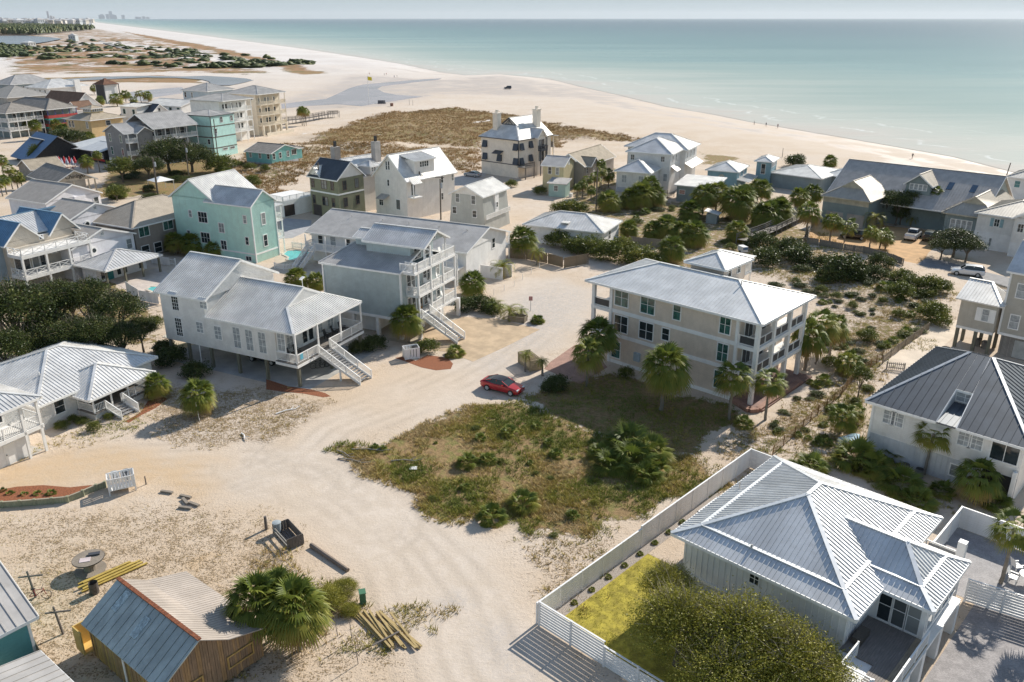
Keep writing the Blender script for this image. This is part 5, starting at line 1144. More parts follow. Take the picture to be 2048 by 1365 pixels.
# brown tavern with little tower
b = House('brown_tavern', 'tavern with a big brown shingled roof and white timbered gables', pt('A',740,430), 5.2, 60)
BR = M('shingle', (.22,.125,.08), .9, .12)
b.wall(.5, 12, .5, 22, 0, 5, WHITE); b.gable(.5, 12, .5, 22, 5.1, 5.0, 'y', BR, WHITE, w=0, oe=.8); b.gable(-1.2, 6, -4, 2, 4.8, 2.6, 'x', BR, WHITE, w=0); b.wall(-1.2, 6, -4, .5, 0, 4.8, WHITE); windows(b, 'L', -1.2, (-2.8,-1.), (2.8,), .9, 2., fm=DKBAND); windows(b, 'L', .5, (2.5,3.6,4.7), (2.8,), .7, 2.2, fm=DKBAND); b.done()
b = House('tile_tower', 'small square tower with a striped clay-tile roof beside the tavern', pt('A',1080,395), 0, 60, 'tower')
b.wall(.4, 7, .4, 7, 0, 8.4, WHITE); b.wall(.36, .4, .6, 6.6, 1.5, 8.3, M('plain', (.05,.045,.05), .7), 'dark_cladding'); b.hip(-.4, 7.8, -.4, 7.8, 8.4, 2.6, M('shingle', (.30,.15,.09), .85, .15), w=.6, rib=(.14,.1), fascia=DKBAND); b.post(-.2, -.2, 0, 8.4, .3, DKBAND); b.post(7.4, -.2, 0, 8.4, .3, DKBAND); b.done()
b = House('white_hip_house', 'white house with a bright hip roof and chimney block near the marsh', pt('A',480,238), 5.5, 60)
b.wall(1, 17, 1, 17, 0, 5.4, WHITE); b.hip(-.5, 22, 0, 18, 5.5, 3.6, GALVW, w=.6); b.one('chimney', WHITE, (14, 17, -.6, .9, 0, 8.6)); windows(b, 'L', 1, (4,8,12), (3.6,), 1., 1.6); b.done()
b = House('grey_hip_house', 'grey-roofed house with a row of tall windows near the marsh', pt('A',100,205), 5.5, 58)
b.wall(.8, 20, .8, 16, 0, 5.4, BLUEG); b.hip(0, 24, 0, 17, 5.6, 4.2, GALVD, w=.6); windows(b, 'R', .8, (3,5,7,9,11,13), (3.2,), 1.1, 2.4); b.done()
b = House('tan_hip_house', 'tan hip-roofed house cut by the left edge above the inn', pt('A',-20,330), 4.6, 58)
b.wall(.8, 19, -6, 16, 0, 4.5, M('plain', (.40,.38,.35), .7)); b.hip(0, 20, -7, 17, 4.7, 4.2, M('metal', (.44,.41,.37), .5, .06), w=.6); b.done()
# restaurants
b = House('tarp_roof_restaurant', 'dark restaurant under a big blue-tarped A-frame roof with ivy gable', pt('A',310,985), .9, 48, 'restaurant')
TARP = M('plain', (.12,.20,.33), .6, .06); BLKW = M('plain', (.025,.025,.028), .7, .2, 3.)
b.roof([[(0,0,1.0),(0,15,1.0),(8,15,7.0),(8,0,7.0)]], TARP, w=0); b.roof([[(16,0,1.5),(16,15,1.5),(8,15,7.0),(8,0,7.0)]], M('metal', (.66,.64,.62), .5, .05), w=0, name='rear_roof')
b.mb('wall', BLKW).prism([(1.2,0),(14.5,0),(14.5,2.2),(8,6.7),(1.2,1.6)], 'y', .8, 14); b.done()
b = House('black_restaurant', 'black wooden restaurant with pale flat roofs, red trim and an oval sign', pt('A',1075,1000), 0, 55, 'restaurant')
b.wall(0, 12, 0, 20, 0, 3.4, BLKW); b.roof([[(-1.5,-.6,3.3),(-1.5,10,3.3),(5,10,4.8),(5,-.6,4.8)],[(12.5,-.6,3.6),(12.5,10,3.6),(5,10,4.8),(5,-.6,4.8)],[(-2.,10,3.4),(-2.,21,2.8),(12,21,4.6),(12,10,4.9)]], M('metal', (.60,.60,.60), .5, .06), w=0)
windows(b, 'L', 0, (1.4,3.,4.6,6.2), (1.9,), .9, 1.2, 2, 2); b.one('red_trim', M('plain', (.5,.02,.02), .6), (-.06, 0, .4, 8., .5, 1.0)); b.done()
b = House('script_sign_house', 'small grey shingled bar with a black script sign on its gable', pt('A',540,1200), 3, 48, 'bar')
b.wall(.5, 7, .5, 14, 0, 3, M('plain', (.40,.36,.31), .7)); b.gable(.5, 9, .5, 15, 3.1, 2.2, 'y', SHING, M('plain', (.56,.50,.42), .7), w=0, oe=.6, og=.6); 
for x in (1.2, 4.2, 7.4, 8.8): b.post(x, -.2, 0, 3, .25, M('plain', (.55,.47,.36), .7))
b.done(); SCRIPT = b
b = House('plain_gable_house', 'small tan-roofed house behind the script sign bar by the palms', pt('A',300,1060), 2.6, 48)
b.wall(.5, 8, .5, 9, 0, 2.5, M('plain', (.30,.27,.24), .7)); b.gable(.5, 8, .5, 9, 2.6, 1.8, 'x', SHINGT, M('plain', (.30,.27,.24), .7), w=0); b.done()
# ================================================================ vegetation
PALM_RAMP = [(0,(.085,.12,.022)),(.3,(.165,.20,.036)),(.55,(.30,.28,.055)),(.8,(.40,.28,.08)),(1,(.30,.20,.11))]
LM_PALM = leafmat('palm_leaf', PALM_RAMP, .3, .5)
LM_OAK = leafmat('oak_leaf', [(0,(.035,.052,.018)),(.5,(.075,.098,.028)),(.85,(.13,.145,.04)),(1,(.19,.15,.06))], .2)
LM_SHRUB = leafmat('shrub_leaf', [(0,(.065,.085,.02)),(.5,(.14,.165,.035)),(.85,(.24,.23,.05)),(1,(.32,.25,.09))], .25)
LM_OLIVE = leafmat('olive_leaf', [(0,(.13,.135,.022)),(.4,(.27,.26,.04)),(.75,(.42,.38,.07)),(1,(.52,.45,.17))], .25)
LM_RUST = leafmat('sea_oats', [(0,(.20,.15,.06)),(.4,(.32,.20,.085)),(.75,(.40,.26,.12)),(1,(.48,.34,.19))], .15, .7)
LM_DRY = leafmat('dry_grass', [(0,(.16,.19,.035)),(.3,(.29,.275,.05)),(.6,(.42,.31,.10)),(1,(.52,.40,.22))], .2, .7)
BARK = M('wood', (.23,.19,.15), .9, .25, gs=(3,3,8)); BARKP = M('wood', (.33,.29,.24), .9, .2, gs=(2,2,9))
def fan_crown(seed, nf=38, nseg=16, up=.9, droop=1., dead=.15, base=.0, spread=1.05, low=-9.):
    """costapalmate palm head, radius about 1; returns verts, tris, tone"""
    r = np.random.default_rng(seed); V = []; T = []; C = []
    for i in range(nf):
        f = (i+.5)/nf; az = i*2.39996+r.normal(0, .15)
        el = max((1.35-2.2*f**.85)*up, low)+r.normal(0, .08 if low < -5 else .16)
        pl = .48+.12*r.random(); fl = (.58+.14*r.random())
        out = np.array([math.cos(az)*math.cos(el), math.sin(az)*math.cos(el), math.sin(el)]); side = np.array([-math.sin(az), math.cos(az), 0.]); nrm = np.cross(out, side)
        if nrm[2] < 0: nrm = -nrm
        c = out*pl; c[2] -= .10*f*droop
        tone = .18+.35*f+r.normal(0, .07)
        if f > 1-dead: tone = .82+.15*r.random()
        b = len(V); w = .018; V += [(0,0,base), tuple(c+side*w), tuple(c-side*w)]; T.append((b, b+1, b+2)); C += [tone+.1]*3
        for k in range(nseg):
            a = (k/(nseg-1)-.5)*2*spread*1.25; L = fl*(1-.28*abs(a)/1.3)
            d = out*math.cos(a)+side*math.sin(a); d = d/np.linalg.norm(d); cr = np.cross(d, nrm)
            ww = .062*fl/.6; m = c+d*L*.5+nrm*.05*abs(a); m[2] -= .04*droop; t = c+d*L; t[2] -= (.16+.16*r.random())*droop*(.5+abs(math.cos(el)))
            m1, m2 = m+cr*ww*.5, m-cr*ww*.5; m2 = m2+nrm*.025
            b = len(V); V += [tuple(c), tuple(m1), tuple(m2), tuple(t)]; T += [(b, b+1, b+2), (b+1, b+3, b+2)]
            tt = tone+r.normal(0, .05); C += [tt, tt, tt, tt+.12]
    return np.array(V), np.array(T), np.clip(C, 0, 1)
def feather_crown(seed, nf=22, dead=.1):
    r = np.random.default_rng(seed); V = []; T = []; C = []
    for i in range(nf):
        f = (i+.5)/nf; az = i*2.39996+r.normal(0, .1); el = 1.25-1.5*f; tone = .3+.3*f+r.normal(0, .06)
        side = np.array([-math.sin(az), math.cos(az), 0.]); p = np.zeros(3); pts = [p.copy()]; e = el
        for k in range(8):
            p = p+.155*np.array([math.cos(az)*math.cos(e), math.sin(az)*math.cos(e), math.sin(e)]); pts.append(p.copy()); e -= .27
        for k in range(1, 9):
            a = pts[k]; d = pts[k]-pts[k-1]; d /= np.linalg.norm(d)
            b = len(V); V += [tuple(pts[k-1]-side*.012), tuple(pts[k-1]+side*.012), tuple(a)]; T.append((b, b+1, b+2)); C += [tone+.1]*3
            for s in (-1, 1):
                for q in (0, .5):
                    o = pts[k-1]*(1-q)+a*q; L = .34*math.sin(math.pi*(k/9.5+.08)); tip = o+side*s*L*.8+d*L*.5+np.array([0,0,.10-.1*k/8])
                    b = len(V); V += [tuple(o-d*.02), tuple(o+d*.03), tuple(tip)]; T.append((b, b+1, b+2)); C += [tone, tone, tone+.1]
    return np.array(V), np.array(T), np.clip(C, 0, 1)
def leaf_crown(seed, nclump, nleaf, size, flat=.75, twig=0, spread=.3, hollow=.55):
    """irregular leafy crown of radius about 1 centred at height flat"""
    r = np.random.default_rng(seed)
    d = r.normal(size=(nclump, 3)); d /= np.linalg.norm(d, axis=1)[:, None]; d[:, 2] = np.abs(d[:, 2])*1.15-.35
    rad = hollow+(1-hollow)*r.random(nclump)**.6; rad *= .82+.3*r.random(nclump); cc = d*rad[:, None]; cc[:, 2] = np.maximum(cc[:, 2], -.55)*flat
    P = np.repeat(cc, nleaf, 0)+r.normal(0, spread*.45, (nclump*nleaf, 3))*np.array([1, 1, .7]); n = len(P)
    ct = np.repeat(r.normal(.42, .16, nclump), nleaf)+r.normal(0, .13, n)
    a = r.normal(size=(n, 3)); a[:, 2] *= .6; a /= np.linalg.norm(a, axis=1)[:, None]
    b = np.cross(a, r.normal(size=(n, 3))); b /= np.linalg.norm(b, axis=1)[:, None]
    s = size*(.6+.8*r.random(n))[:, None]
    V = np.stack([P-a*s, P+b*s*.55, P+a*s, P-b*s*.55], 1).reshape(-1, 3); V[:, 2] += flat*.62
    i = np.arange(n)*4; Tq = np.stack([i, i+1, i+2, i+3], 1)
    return V, Tq, np.clip(np.repeat(ct, 4), 0, 1)
def crown_mesh(name, data, mat): 
    V, T, C = data; return np_mesh(name, V, T, mat, dict(tone=C))
FANS = [crown_mesh('palm_crown', fan_crown(s, n_, 16, u_, d_, dd_), LM_PALM) for s, n_, u_, d_, dd_ in ((1,30,.85,1.,.1),(2,40,.95,1.3,.16),(3,26,.8,.8,.05),(11,34,1.05,1.5,.25))]
SKIRT = [crown_mesh('palm_crown', fan_crown(s, 54, 16, .98, .9, .13), LM_PALM) for s in (4, 5)]
PMTO = [crown_mesh('palmetto_fronds', fan_crown(s, 40, 15, .8, .55, .05, low=.12), LM_PALM) for s in (6, 7, 8)]
FEAT = [crown_mesh('feather_crown', feather_crown(s), LM_PALM) for s in (1, 2)]
OAKS = [crown_mesh('oak_crown', leaf_crown(s, 190, 62, .033, .72, spread=.26), LM_OAK) for s in (1, 2, 3)]
SHRUBS = [crown_mesh('shrub_crown', leaf_crown(s, 90, 40, .055, .8, spread=.30, hollow=.4), LM_SHRUB) for s in (4, 5, 6)]
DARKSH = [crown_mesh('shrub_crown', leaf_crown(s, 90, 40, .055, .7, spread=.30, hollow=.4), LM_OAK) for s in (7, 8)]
WISP = [crown_mesh('wispy_crown', leaf_crown(s, 300, 85, .021, .72, spread=.27, hollow=.45), LM_OLIVE) for s in (9, 10)]
def trunk_mesh(seed, rough=.12, taper=.8):
    r = random.Random(seed); mb = MB(); n = 9
    mb.tube([(r.uniform(-.03,.03), r.uniform(-.03,.03), i/n) for i in range(n+1)], [.1*(1.25 if i == 0 else 1-(1-taper)*i/n)*(1+r.uniform(-rough, rough)) for i in range(n+1)], 9)
    return mb.mesh('trunk')
TRK = [trunk_mesh(s) for s in range(3)]
for m in TRK: m.materials.append(BARKP)
def limb_mesh(seed):
    r = random.Random(seed); mb = MB(); mb.tube([(0,0,0),(.02,.03,.2),(0,.02,.42)], [.07,.055,.045], 8)
    for k in range(7):
        a = k*2.4+r.random(); e = .5+.5*r.random(); L = .5+.25*r.random(); p = Vector((0,.02,.3+.02*k)); q = p+Vector((math.cos(a)*math.cos(e), math.sin(a)*math.cos(e), math.sin(e)))*L*.55
        mb.tube([p, q, q+Vector((math.cos(a+.4)*.25*L, math.sin(a+.4)*.25*L, .28*L))], [.032,.022,.008], 6)
    m = mb.mesh('trunk'); m.materials.append(BARK); return m
LIMBS = [limb_mesh(s) for s in range(3)]
def twig_mesh(seed, n, r0, mat):
    r = random.Random(seed); mb = MB()
    for _ in range(n):
        a, e = r.uniform(0, 6.283), r.uniform(-.05, 1.5); d = Vector((math.cos(a)*math.cos(e), math.sin(a)*math.cos(e), math.sin(e)*.8)); p = d*r.uniform(.45, .85)+Vector((0,0,.42)); q = p+(d+Vector((r.gauss(0,.35), r.gauss(0,.35), r.gauss(.15,.3))))*r.uniform(.15, .38)
        mb.tube([p, q], [r0, r0*.35], 3, False)
    m = mb.mesh('twigs'); m.materials.append(mat); return m
TWIGS = [twig_mesh(1, 260, .006, M('wood', (.42,.36,.25), .9, .2)), twig_mesh(2, 120, .006, M('wood', (.28,.23,.18), .9, .2))]
vr = random.Random(11)
def scale_at(p, z=0): return (p.y*CP-(z-H)*SP)/F           # metres per photo pixel at a point
def top_z(p, py):
    lo, hi = p.z, p.z+40
    for _ in range(40):
        m = (lo+hi)/2
        if PR(p.x, p.y, m)[1] > py: lo = m
        else: hi = m
    return lo
def palm(base, cy, rpx, label, group, kind='fan', name='cabbage_palm'):
    p = on(*base); zc = top_z(p, cy)-p.z; s = rpx*scale_at(p, zc)*1.08
    root = empty(name, p, vr.uniform(0, 6.28), label, 'palm tree', group)
    root.rotation_euler = (vr.gauss(0, .035), vr.gauss(0, .035), root.rotation_euler[2])
    cm = {'fan': FANS, 'skirt': SKIRT, 'feather': FEAT, 'pm': PMTO}[kind]; ct = zc-(.1*s if kind != 'pm' else .35*s)
    if ct > .3:
        w = max(1.3, min(2.4, s*.75)); link('trunk', vr.choice(TRK), root, (0,0,-.05), vr.uniform(0, 6), (w, w, ct+.1))
    link('crown', vr.choice(cm), root, (0,0,max(ct, .05)), (vr.uniform(-.12,.12), vr.uniform(-.12,.12), vr.uniform(0, 6)), (s, s, s*vr.uniform(.88, 1.02)))
    return root
def palmetto(c, rpx, label, group, name='palmetto'):
    p = on(c[0], c[1]+rpx*.55); s = rpx*scale_at(p)*1.1
    root = empty(name, p, vr.uniform(0, 6.28), label, 'palmetto', group)
    link('fronds', vr.choice(PMTO), root, (0,0,.12*s), (vr.uniform(-.1,.1), vr.uniform(-.1,.1), vr.uniform(0, 6)), (s, s, s))
    return root
def shrub(c, rpx, label, group=None, kind='shrub', name='shrub', cat='shrub', flat=1., rx=1.):
    p = on(c[0], c[1]+rpx*.62); s = rpx*scale_at(p)
    root = empty(name, p, vr.uniform(-.4, .4), label, cat, group)
    cm = {'shrub': SHRUBS, 'dark': DARKSH, 'oak': OAKS, 'wisp': WISP}[kind]
    link('crown', vr.choice(cm), root, (0,0,.0), (0, 0, vr.uniform(-.3, .3)), (s*1.05*rx, s*1.05, s*1.05*flat))
    return root
def tree(base, cc, rpx, label, group=None, kind='oak', name='live_oak', flat=1.):
    p = on(*base); s = rpx*scale_at(p)*1.05; zc = top_z(p, cc[1])-p.z
    root = empty(name, p, 0, label, 'tree', group); ms = {'oak': OAKS, 'shrub': SHRUBS, 'dark': DARKSH, 'wisp': WISP}[kind]
    h = max(.3, zc-.45*s*flat)
    link('trunk', vr.choice(LIMBS), root, (0,0,-.05), vr.uniform(0, 6), (max(s, .9)*1.1, max(s, .9)*1.1, (h+.45*s)/.75))
    link('crown', vr.choice(ms), root, (0,0,h), (0,0,vr.uniform(-.4,.4)), (s, s, s*flat))
    if kind in ('wisp', 'oak'): tag(link('twigs', TWIGS[0 if kind == 'wisp' else 1], root, (0,0,h), (0,0,vr.uniform(0,6)), (s, s, s*flat)), kind='stuff')
    return root
def P_(sh, l): return [(pt(sh, a, b), pt(sh, c, d)[1], r) for a, b, c, d, r in l]
# palms round the tan house
L1 = 'cabbage palm on a straight trunk in front of the tan three-storey house'
for (b_, cy, r_), kd in zip(P_('g', [(250,1000,245,745,33),(310,915,325,630,40),(1222,1225,1205,915,38),(1468,1230,1500,955,34)]), ('fan','skirt','fan','fan')): palm(b_, cy, r_, L1, 'palms in front of the tan house', kd)
palm(*P_('g', [(760,1165,790,835,48)])[0], 'bushiest cabbage palm with a drooping dry skirt by the tan house wall', None, 'skirt')
for b_, cy, r_ in P_('g', [(1740,890,1800,630,38),(1815,850,1830,560,34),(1910,780,1960,575,28)]): palm(b_, cy, r_, 'cabbage palm beyond the columned end of the tan house', 'palms beyond the tan house')
palm(*P_('f', [(915,975,905,800,33)])[0], 'cabbage palm standing before the blue-grey balcony house', None, 'skirt')
palm(*P_('f', [(1345,650,1345,550,27)])[0], 'cabbage palm above the shrubs right of the balcony house', None, 'skirt')
palm((1045,512), 476, 30, 'round cabbage palm by the wooden fence near the low hip house', None, 'skirt')
for b_, cy, r_ in P_('f', [(150,610,150,525,25),(285,610,285,545,20)]): palm(b_, cy, r_, 'palm tucked between the white stilt house and the balcony house', 'palms behind the stilt house', 'skirt')
for b_, cy, r_ in P_('e', [(1200,540,1200,445,22),(1310,545,1310,455,24),(1460,560,1460,500,20)]): palm(b_, cy, r_, 'palm in front of the mint house wall', 'palms at the mint house', 'skirt')
palm(pt('i',1080,500), pt('i',0,400)[1], 26, 'yellowing low palm at the hip cottage porch corner', None, 'skirt'); palm(pt('i',1360,620), pt('i',0,470)[1], 35, 'low yellow-green palm on the sandy mound beside a stake', None, 'skirt')
for c, cy, r_ in (((520,1292),1200,60),((600,1300),1212,66),((566,1268),1180,50)): palm(c, cy, r_, 'big low cabbage palm crowding the wooden shed', 'palms behind the wooden shed', 'skirt')
for b_, cy, r_ in P_('p', [(1365,920,1395,635,36),(1700,1090,1735,910,44)]): palm(b_, cy, r_, 'cabbage palm against the wall of the dark roof house', 'palms at the dark roof house', 'fan')
palm(pt('o',1890,690), pt('o',0,310)[1], 44, 'rough-trunked palm growing in the paved patio', None, 'fan'); palm((2052,960), 905, 24, 'palm at the porch of the dark roof house', None, 'fan')
for b_, cy, r_ in P_('p', [(790,640,820,505,30),(880,560,960,480,20),(840,230,860,140,28)]): palm(b_, cy, r_, 'young palm on the sandy strip beside the dark roof house', 'young palms by the fence line', 'fan')
# palms round the beach houses
for b_, cy, r_ in P_('d', [(595,870,600,710,20),(700,890,735,740,19),(885,960,905,800,17),(965,930,1000,820,20),(1010,930,1050,850,15),(415,840,430,635,24)]): palm(b_, cy, r_, 'palm along the curved wooden wall of the gravel parking court', 'palms at the parking court')
for b_, cy, r_ in P_('d', [(75,620,75,470,20),(110,760,110,650,30),(200,740,210,620,26),(350,650,350,530,20),(460,600,460,500,20)]): palm(b_, cy, r_, 'shaggy palm crowded beside the beach boardwalk', 'palms beside the boardwalk', 'skirt')
for b_, cy, r_ in P_('d', [(1350,760,1415,500,16),(1240,740,1260,545,15)]): palm(b_, cy, r_, 'slender tall palm before the sprawling beach house', 'tall palms at the beach house')
palm(pt('d',595,310), pt('d',0,265)[1], 14, 'lone palm on the beach edge behind the pale roof cottage', None, 'skirt')
palm(pt('d',930,790), pt('d',0,690)[1], 26, 'arching date palm beside the garage doors', None, 'feather', 'date_palm'); palm(pt('d',1200,760), pt('d',0,700)[1], 15, 'small date palm in the beach house court', None, 'feather', 'date_palm')
for b_, cy, r_ in P_('c', [(740,760,740,680,25),(880,740,880,660,22),(960,740,960,630,28),(1050,730,1050,640,24),(1010,720,1010,580,22)]): palm(b_, cy, r_, 'cabbage palm in the grove by the white beach house', 'grove by the white beach house', 'skirt')
for b_, cy, r_ in P_('c', [(1380,790,1370,640,28),(1470,780,1470,620,26),(1610,820,1600,680,36),(1290,820,1290,750,24),(1660,800,1670,640,24),(1755,700,1780,590,20),(1800,860,1800,770,28),(1900,850,1900,740,28)]): palm(b_, cy, r_, 'cabbage palm shading the grey-blue annex', 'grove by the grey-blue annex', 'skirt')
for b_, cy, r_ in P_('c', [(880,940,880,870,20),(1040,960,1040,880,22),(1130,960,1130,860,28),(1240,970,1240,890,24),(1320,1000,1350,900,28),(1165,1110,1160,1000,28),(1610,960,1610,880,24)]): palm(b_, cy, r_, 'cabbage palm in the row behind the tan house hedge', 'palm row behind the tan house', 'skirt')
for b_, cy, r_ in P_('c', [(525,680,530,590,8),(560,670,560,570,11),(600,660,600,540,12),(640,650,640,520,12),(690,620,690,480,12),(740,600,745,500,13),(620,690,640,610,10),(680,600,680,430,10)]): palm(b_, cy, r_, 'thin tall palm in the sandy row beside the yellow house', 'thin palms by the yellow house')
palm(pt('c',250,1130), pt('c',0,1035)[1], 20, 'pale feathery palm at the wooden fence by the cul-de-sac', None, 'feather', 'pindo_palm'); palm(pt('c',20,1210), pt('c',0,1130)[1], 27, 'drooping pale feathery palm beside the long grey house', None, 'feather', 'pindo_palm')
palm((1085,752), 722, 15, 'small arching palm beside the slatted wooden bin', None, 'feather', 'pindo_palm'); palm((1050,744), 708, 16, 'young palm growing behind the slatted wooden bin', None, 'feather', 'pindo_palm')
# village palms
for b_, cy, r_ in P_('A', [(575,400,575,330,9),(690,390,690,300,10),(795,400,795,315,9),(955,300,955,230,7),(1060,300,1060,235,7),(1030,470,1030,345,9),(1190,420,1190,330,14),(1275,380,1275,290,10),(1355,400,1355,345,8),(1430,385,1425,285,9),(1500,380,1505,300,10)]): palm(b_, cy, r_, 'palm standing round the brown tavern and tile tower', 'palms round the tavern')
for b_, cy, r_ in P_('A', [(380,760,365,600,12),(905,810,890,725,14),(590,740,580,600,12),(285,720,275,610,11),(120,700,120,610,11),(660,760,660,640,13)]): palm(b_, cy, r_, 'palm between the inn and the yellow cupola house', 'palms by the yellow cupola house', 'skirt')
for b_, cy, r_ in P_('A', [(40,1150,30,950,12),(130,1260,100,1040,12),(70,1310,20,1150,12),(185,1260,185,1110,13),(230,1260,240,1150,10),(30,1330,40,1200,11)]): palm(b_, cy, r_, 'palm in the cluster left of the script sign bar', 'palms by the script sign bar')
for b_, cy, r_ in P_('A', [(1010,1085,990,900,9),(890,1100,900,960,15)]): palm(b_, cy, r_, 'palm in front of the black restaurant', 'palms at the black restaurant')
for b_, cy, r_ in P_('B', [(1540,615,1535,460,10),(1560,620,1565,450,9),(1580,615,1585,465,9)]): palm(b_, cy, r_, 'palm in the trio by the dune boardwalk', 'palm trio by the boardwalk')
# palmettos in the centre lot
for c, r_ in (((1255,872),50),((1300,892),44),((1223,918),38),((1293,940),32),((1200,900),26),((1312,925),28),((1268,905),46)): palmetto(c, r_, 'palmetto in the large clump at the east side of the scrub lot', 'large palmetto clump')
for c, r_ in ((pt('l',1595,540),18),(pt('l',1320,740),24),(pt('l',1450,730),19),(pt('l',1690,1010),33),(pt('l',1480,1100),31),(pt('l',1400,590),13),(pt('l',1920,700),15),(pt('l',1300,930),11),(pt('l',1870,630),11),(pt('l',2020,1110),12),((1146,1028),14),(pt('m',370,530),12),(pt('m',330,450),10),(pt('l',1790,510),12)): palmetto(c, r_, 'small palmetto scattered in the scrub lot weeds', 'palmettos in the scrub lot')
for c, r_ in ((pt('p',900,760),50),(pt('p',1190,930),44),(pt('p',1310,1060),36),(pt('p',590,830),34),(pt('p',1150,770),28),(pt('p',1000,820),40),(pt('p',460,860),24),(pt('p',1480,1000),26),(pt('p',1850,1080),30)): palmetto(c, r_, 'palmetto in the thicket between the batten house and the dark roof house', 'palmetto thicket')
for c, r_ in ((pt('p',130,550),20),(pt('p',500,640),10),(pt('p',680,570),9),(pt('p',640,690),12),(pt('h',700,710),10),(pt('h',1160,600),14),(pt('h',540,960),18)): palmetto(c, r_, 'little palmetto in the sandy strip by the wire fence', 'palmettos by the wire fence')
for c, r_ in ((pt('i',20,1130),10),(pt('i',70,1150),10),(pt('i',165,1155),10),(pt('i',260,1150),11),(pt('i',350,1145),12)): palmetto(c, r_, 'small sago palm in the orange mulch planter', 'sago palms in the planter', 'sago_palm')
palmetto(pt('f',1225,1025), 20, 'sago palm on the orange mulch near the bin enclosure', None, 'sago_palm'); palmetto(pt('f',1790,810), 15, 'sago palm at the end of the roadside planter', None, 'sago_palm')
for c, r_ in ((pt('f',1500,720),24),(pt('f',1600,750),28),(pt('f',1680,760),18)): palm((c[0], c[1]+r_*.6), c[1], r_, 'yellow-green feathery palm in the roadside bed', 'feathery palms in the roadside bed', 'feather', 'bed_palm')
# live oaks and shrubs on the left
for bx, cc, r_ in (((45,720),(38,615),72),((130,690),(118,598),52),((190,690),(184,590),46),((245,700),(243,618),48),((110,720),(95,660),56),((250,730),(250,672),40),((20,760),(15,690),50),((70,740),(62,684),46),((160,735),(150,668),46),((205,735),(198,662),42),((8,665),(0,605),52),((288,705),(284,655),30),((150,650),(150,600),44)): tree(bx, cc, r_, 'dark live oak in the grove behind the hip cottage', 'live oak grove', 'oak')
shrub((308,643), 20, 'round green shrub at the corner of the white stilt house')
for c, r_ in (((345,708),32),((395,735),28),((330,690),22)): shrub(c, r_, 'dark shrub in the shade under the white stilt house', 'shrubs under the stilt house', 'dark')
for bx, cc, r_, k in (((340,345),(340,305),46,'oak'),((247,365),(247,335),27,'shrub'),((385,345),(378,312),40,'oak'),((300,360),(300,330),30,'oak'),((440,345),(440,332),30,'shrub'),((235,402),(233,385),22,'shrub'),((130,300),(130,272),26,'dark'),((155,300),(150,275),22,'dark')): tree(bx, cc, r_, 'leafy tree in the village clump below the grey balcony house', 'village trees', k, 'village_tree', .9)
for c, r_ in (((278,488),18),((505,362),17),((60,868),0)):
    if r_: shrub(c, r_, 'small shrub beside the taupe house' if c[0] < 300 else 'round green shrub on the sandy rise above the mint house')
for c, r_ in (((1117,476),27),((1150,488),26),((1178,490),32),((1210,500),30),((1240,500),36),((1280,510),34),((1312,520),22)): shrub(c, r_, 'dense green hedge shrub along the cul-de-sac fence', 'hedge shrubs behind the cul-de-sac', 'shrub', 'hedge_shrub')
for c, r_ in (((1140,412),22),((1160,416),18),((1118,414),18)): shrub(c, r_, 'bright green shrub above the low hip house roof', 'shrubs above the low hip house')
for c, r_ in (((1023,367),12),((1080,380),14)): shrub(c, r_, 'small shrub on the dune near the yellow house', 'dune shrubs')
for c, r_ in ((pt('d',100,850),30),(pt('d',120,970),32),(pt('d',310,900),34),(pt('d',360,960),32),(pt('d',560,1010),24),(pt('d',700,1040),44),(pt('d',620,1090),30),(pt('d',790,1080),30),(pt('d',980,1000),26),(pt('d',950,1090),24)): shrub(c, r_, 'dense dark evergreen shrub below the curved wooden wall', 'thicket below the parking court', 'dark')
for c, r_ in ((pt('d',1130,1130),24),(pt('d',1120,1230),26),(pt('d',1210,1170),24),(pt('d',1330,1190),26),(pt('d',1420,1200),22)): shrub(c, r_, 'rounded green shrub beside the grey road bend', 'shrubs by the road bend')
for bx, cc, r_ in (((1905,515),(1902,480),38),((1880,520),(1878,490),24),((1930,525),(1928,490),28)): tree(bx, cc, r_, 'dark spreading tree beside the parked white pickup', 'trees by the pickup', 'oak', 'shade_tree', .85)
for bx, cc, r_ in (((1790,452),(1788,400),26),((1815,450),(1812,395),24),((1770,445),(1768,392),18),((1945,462),(1940,425),24),((1800,450),(1800,425),22)): tree(bx, cc, r_, 'dusky tree growing in the beach house court', 'trees in the beach house court', 'dark', 'court_tree')
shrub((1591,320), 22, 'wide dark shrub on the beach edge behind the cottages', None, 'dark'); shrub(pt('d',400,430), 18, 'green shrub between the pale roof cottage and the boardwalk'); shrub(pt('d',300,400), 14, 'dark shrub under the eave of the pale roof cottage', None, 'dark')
for c, r_ in ((pt('h',870,630),20),(pt('h',1110,470),14),(pt('h',980,720),9),(pt('h',530,290),12),(pt('h',640,340),12),(pt('h',760,410),11),(pt('h',990,370),10),(pt('h',600,830),18)): shrub(c, r_, 'low round shrub on the sandy dune behind the tan house', 'dune shrubs behind the tan house')
for c, r_ in ((pt('h',1360,450),30),(pt('h',1420,520),20)): shrub(c, r_, 'palmetto-like leafy shrub at the end of the picket fence', 'shrubs at the picket fence end')
tree(pt('p',910,410), pt('p',950,240), 21, 'small open tree with twisted stems by the wire fence', None, 'shrub', 'young_tree')
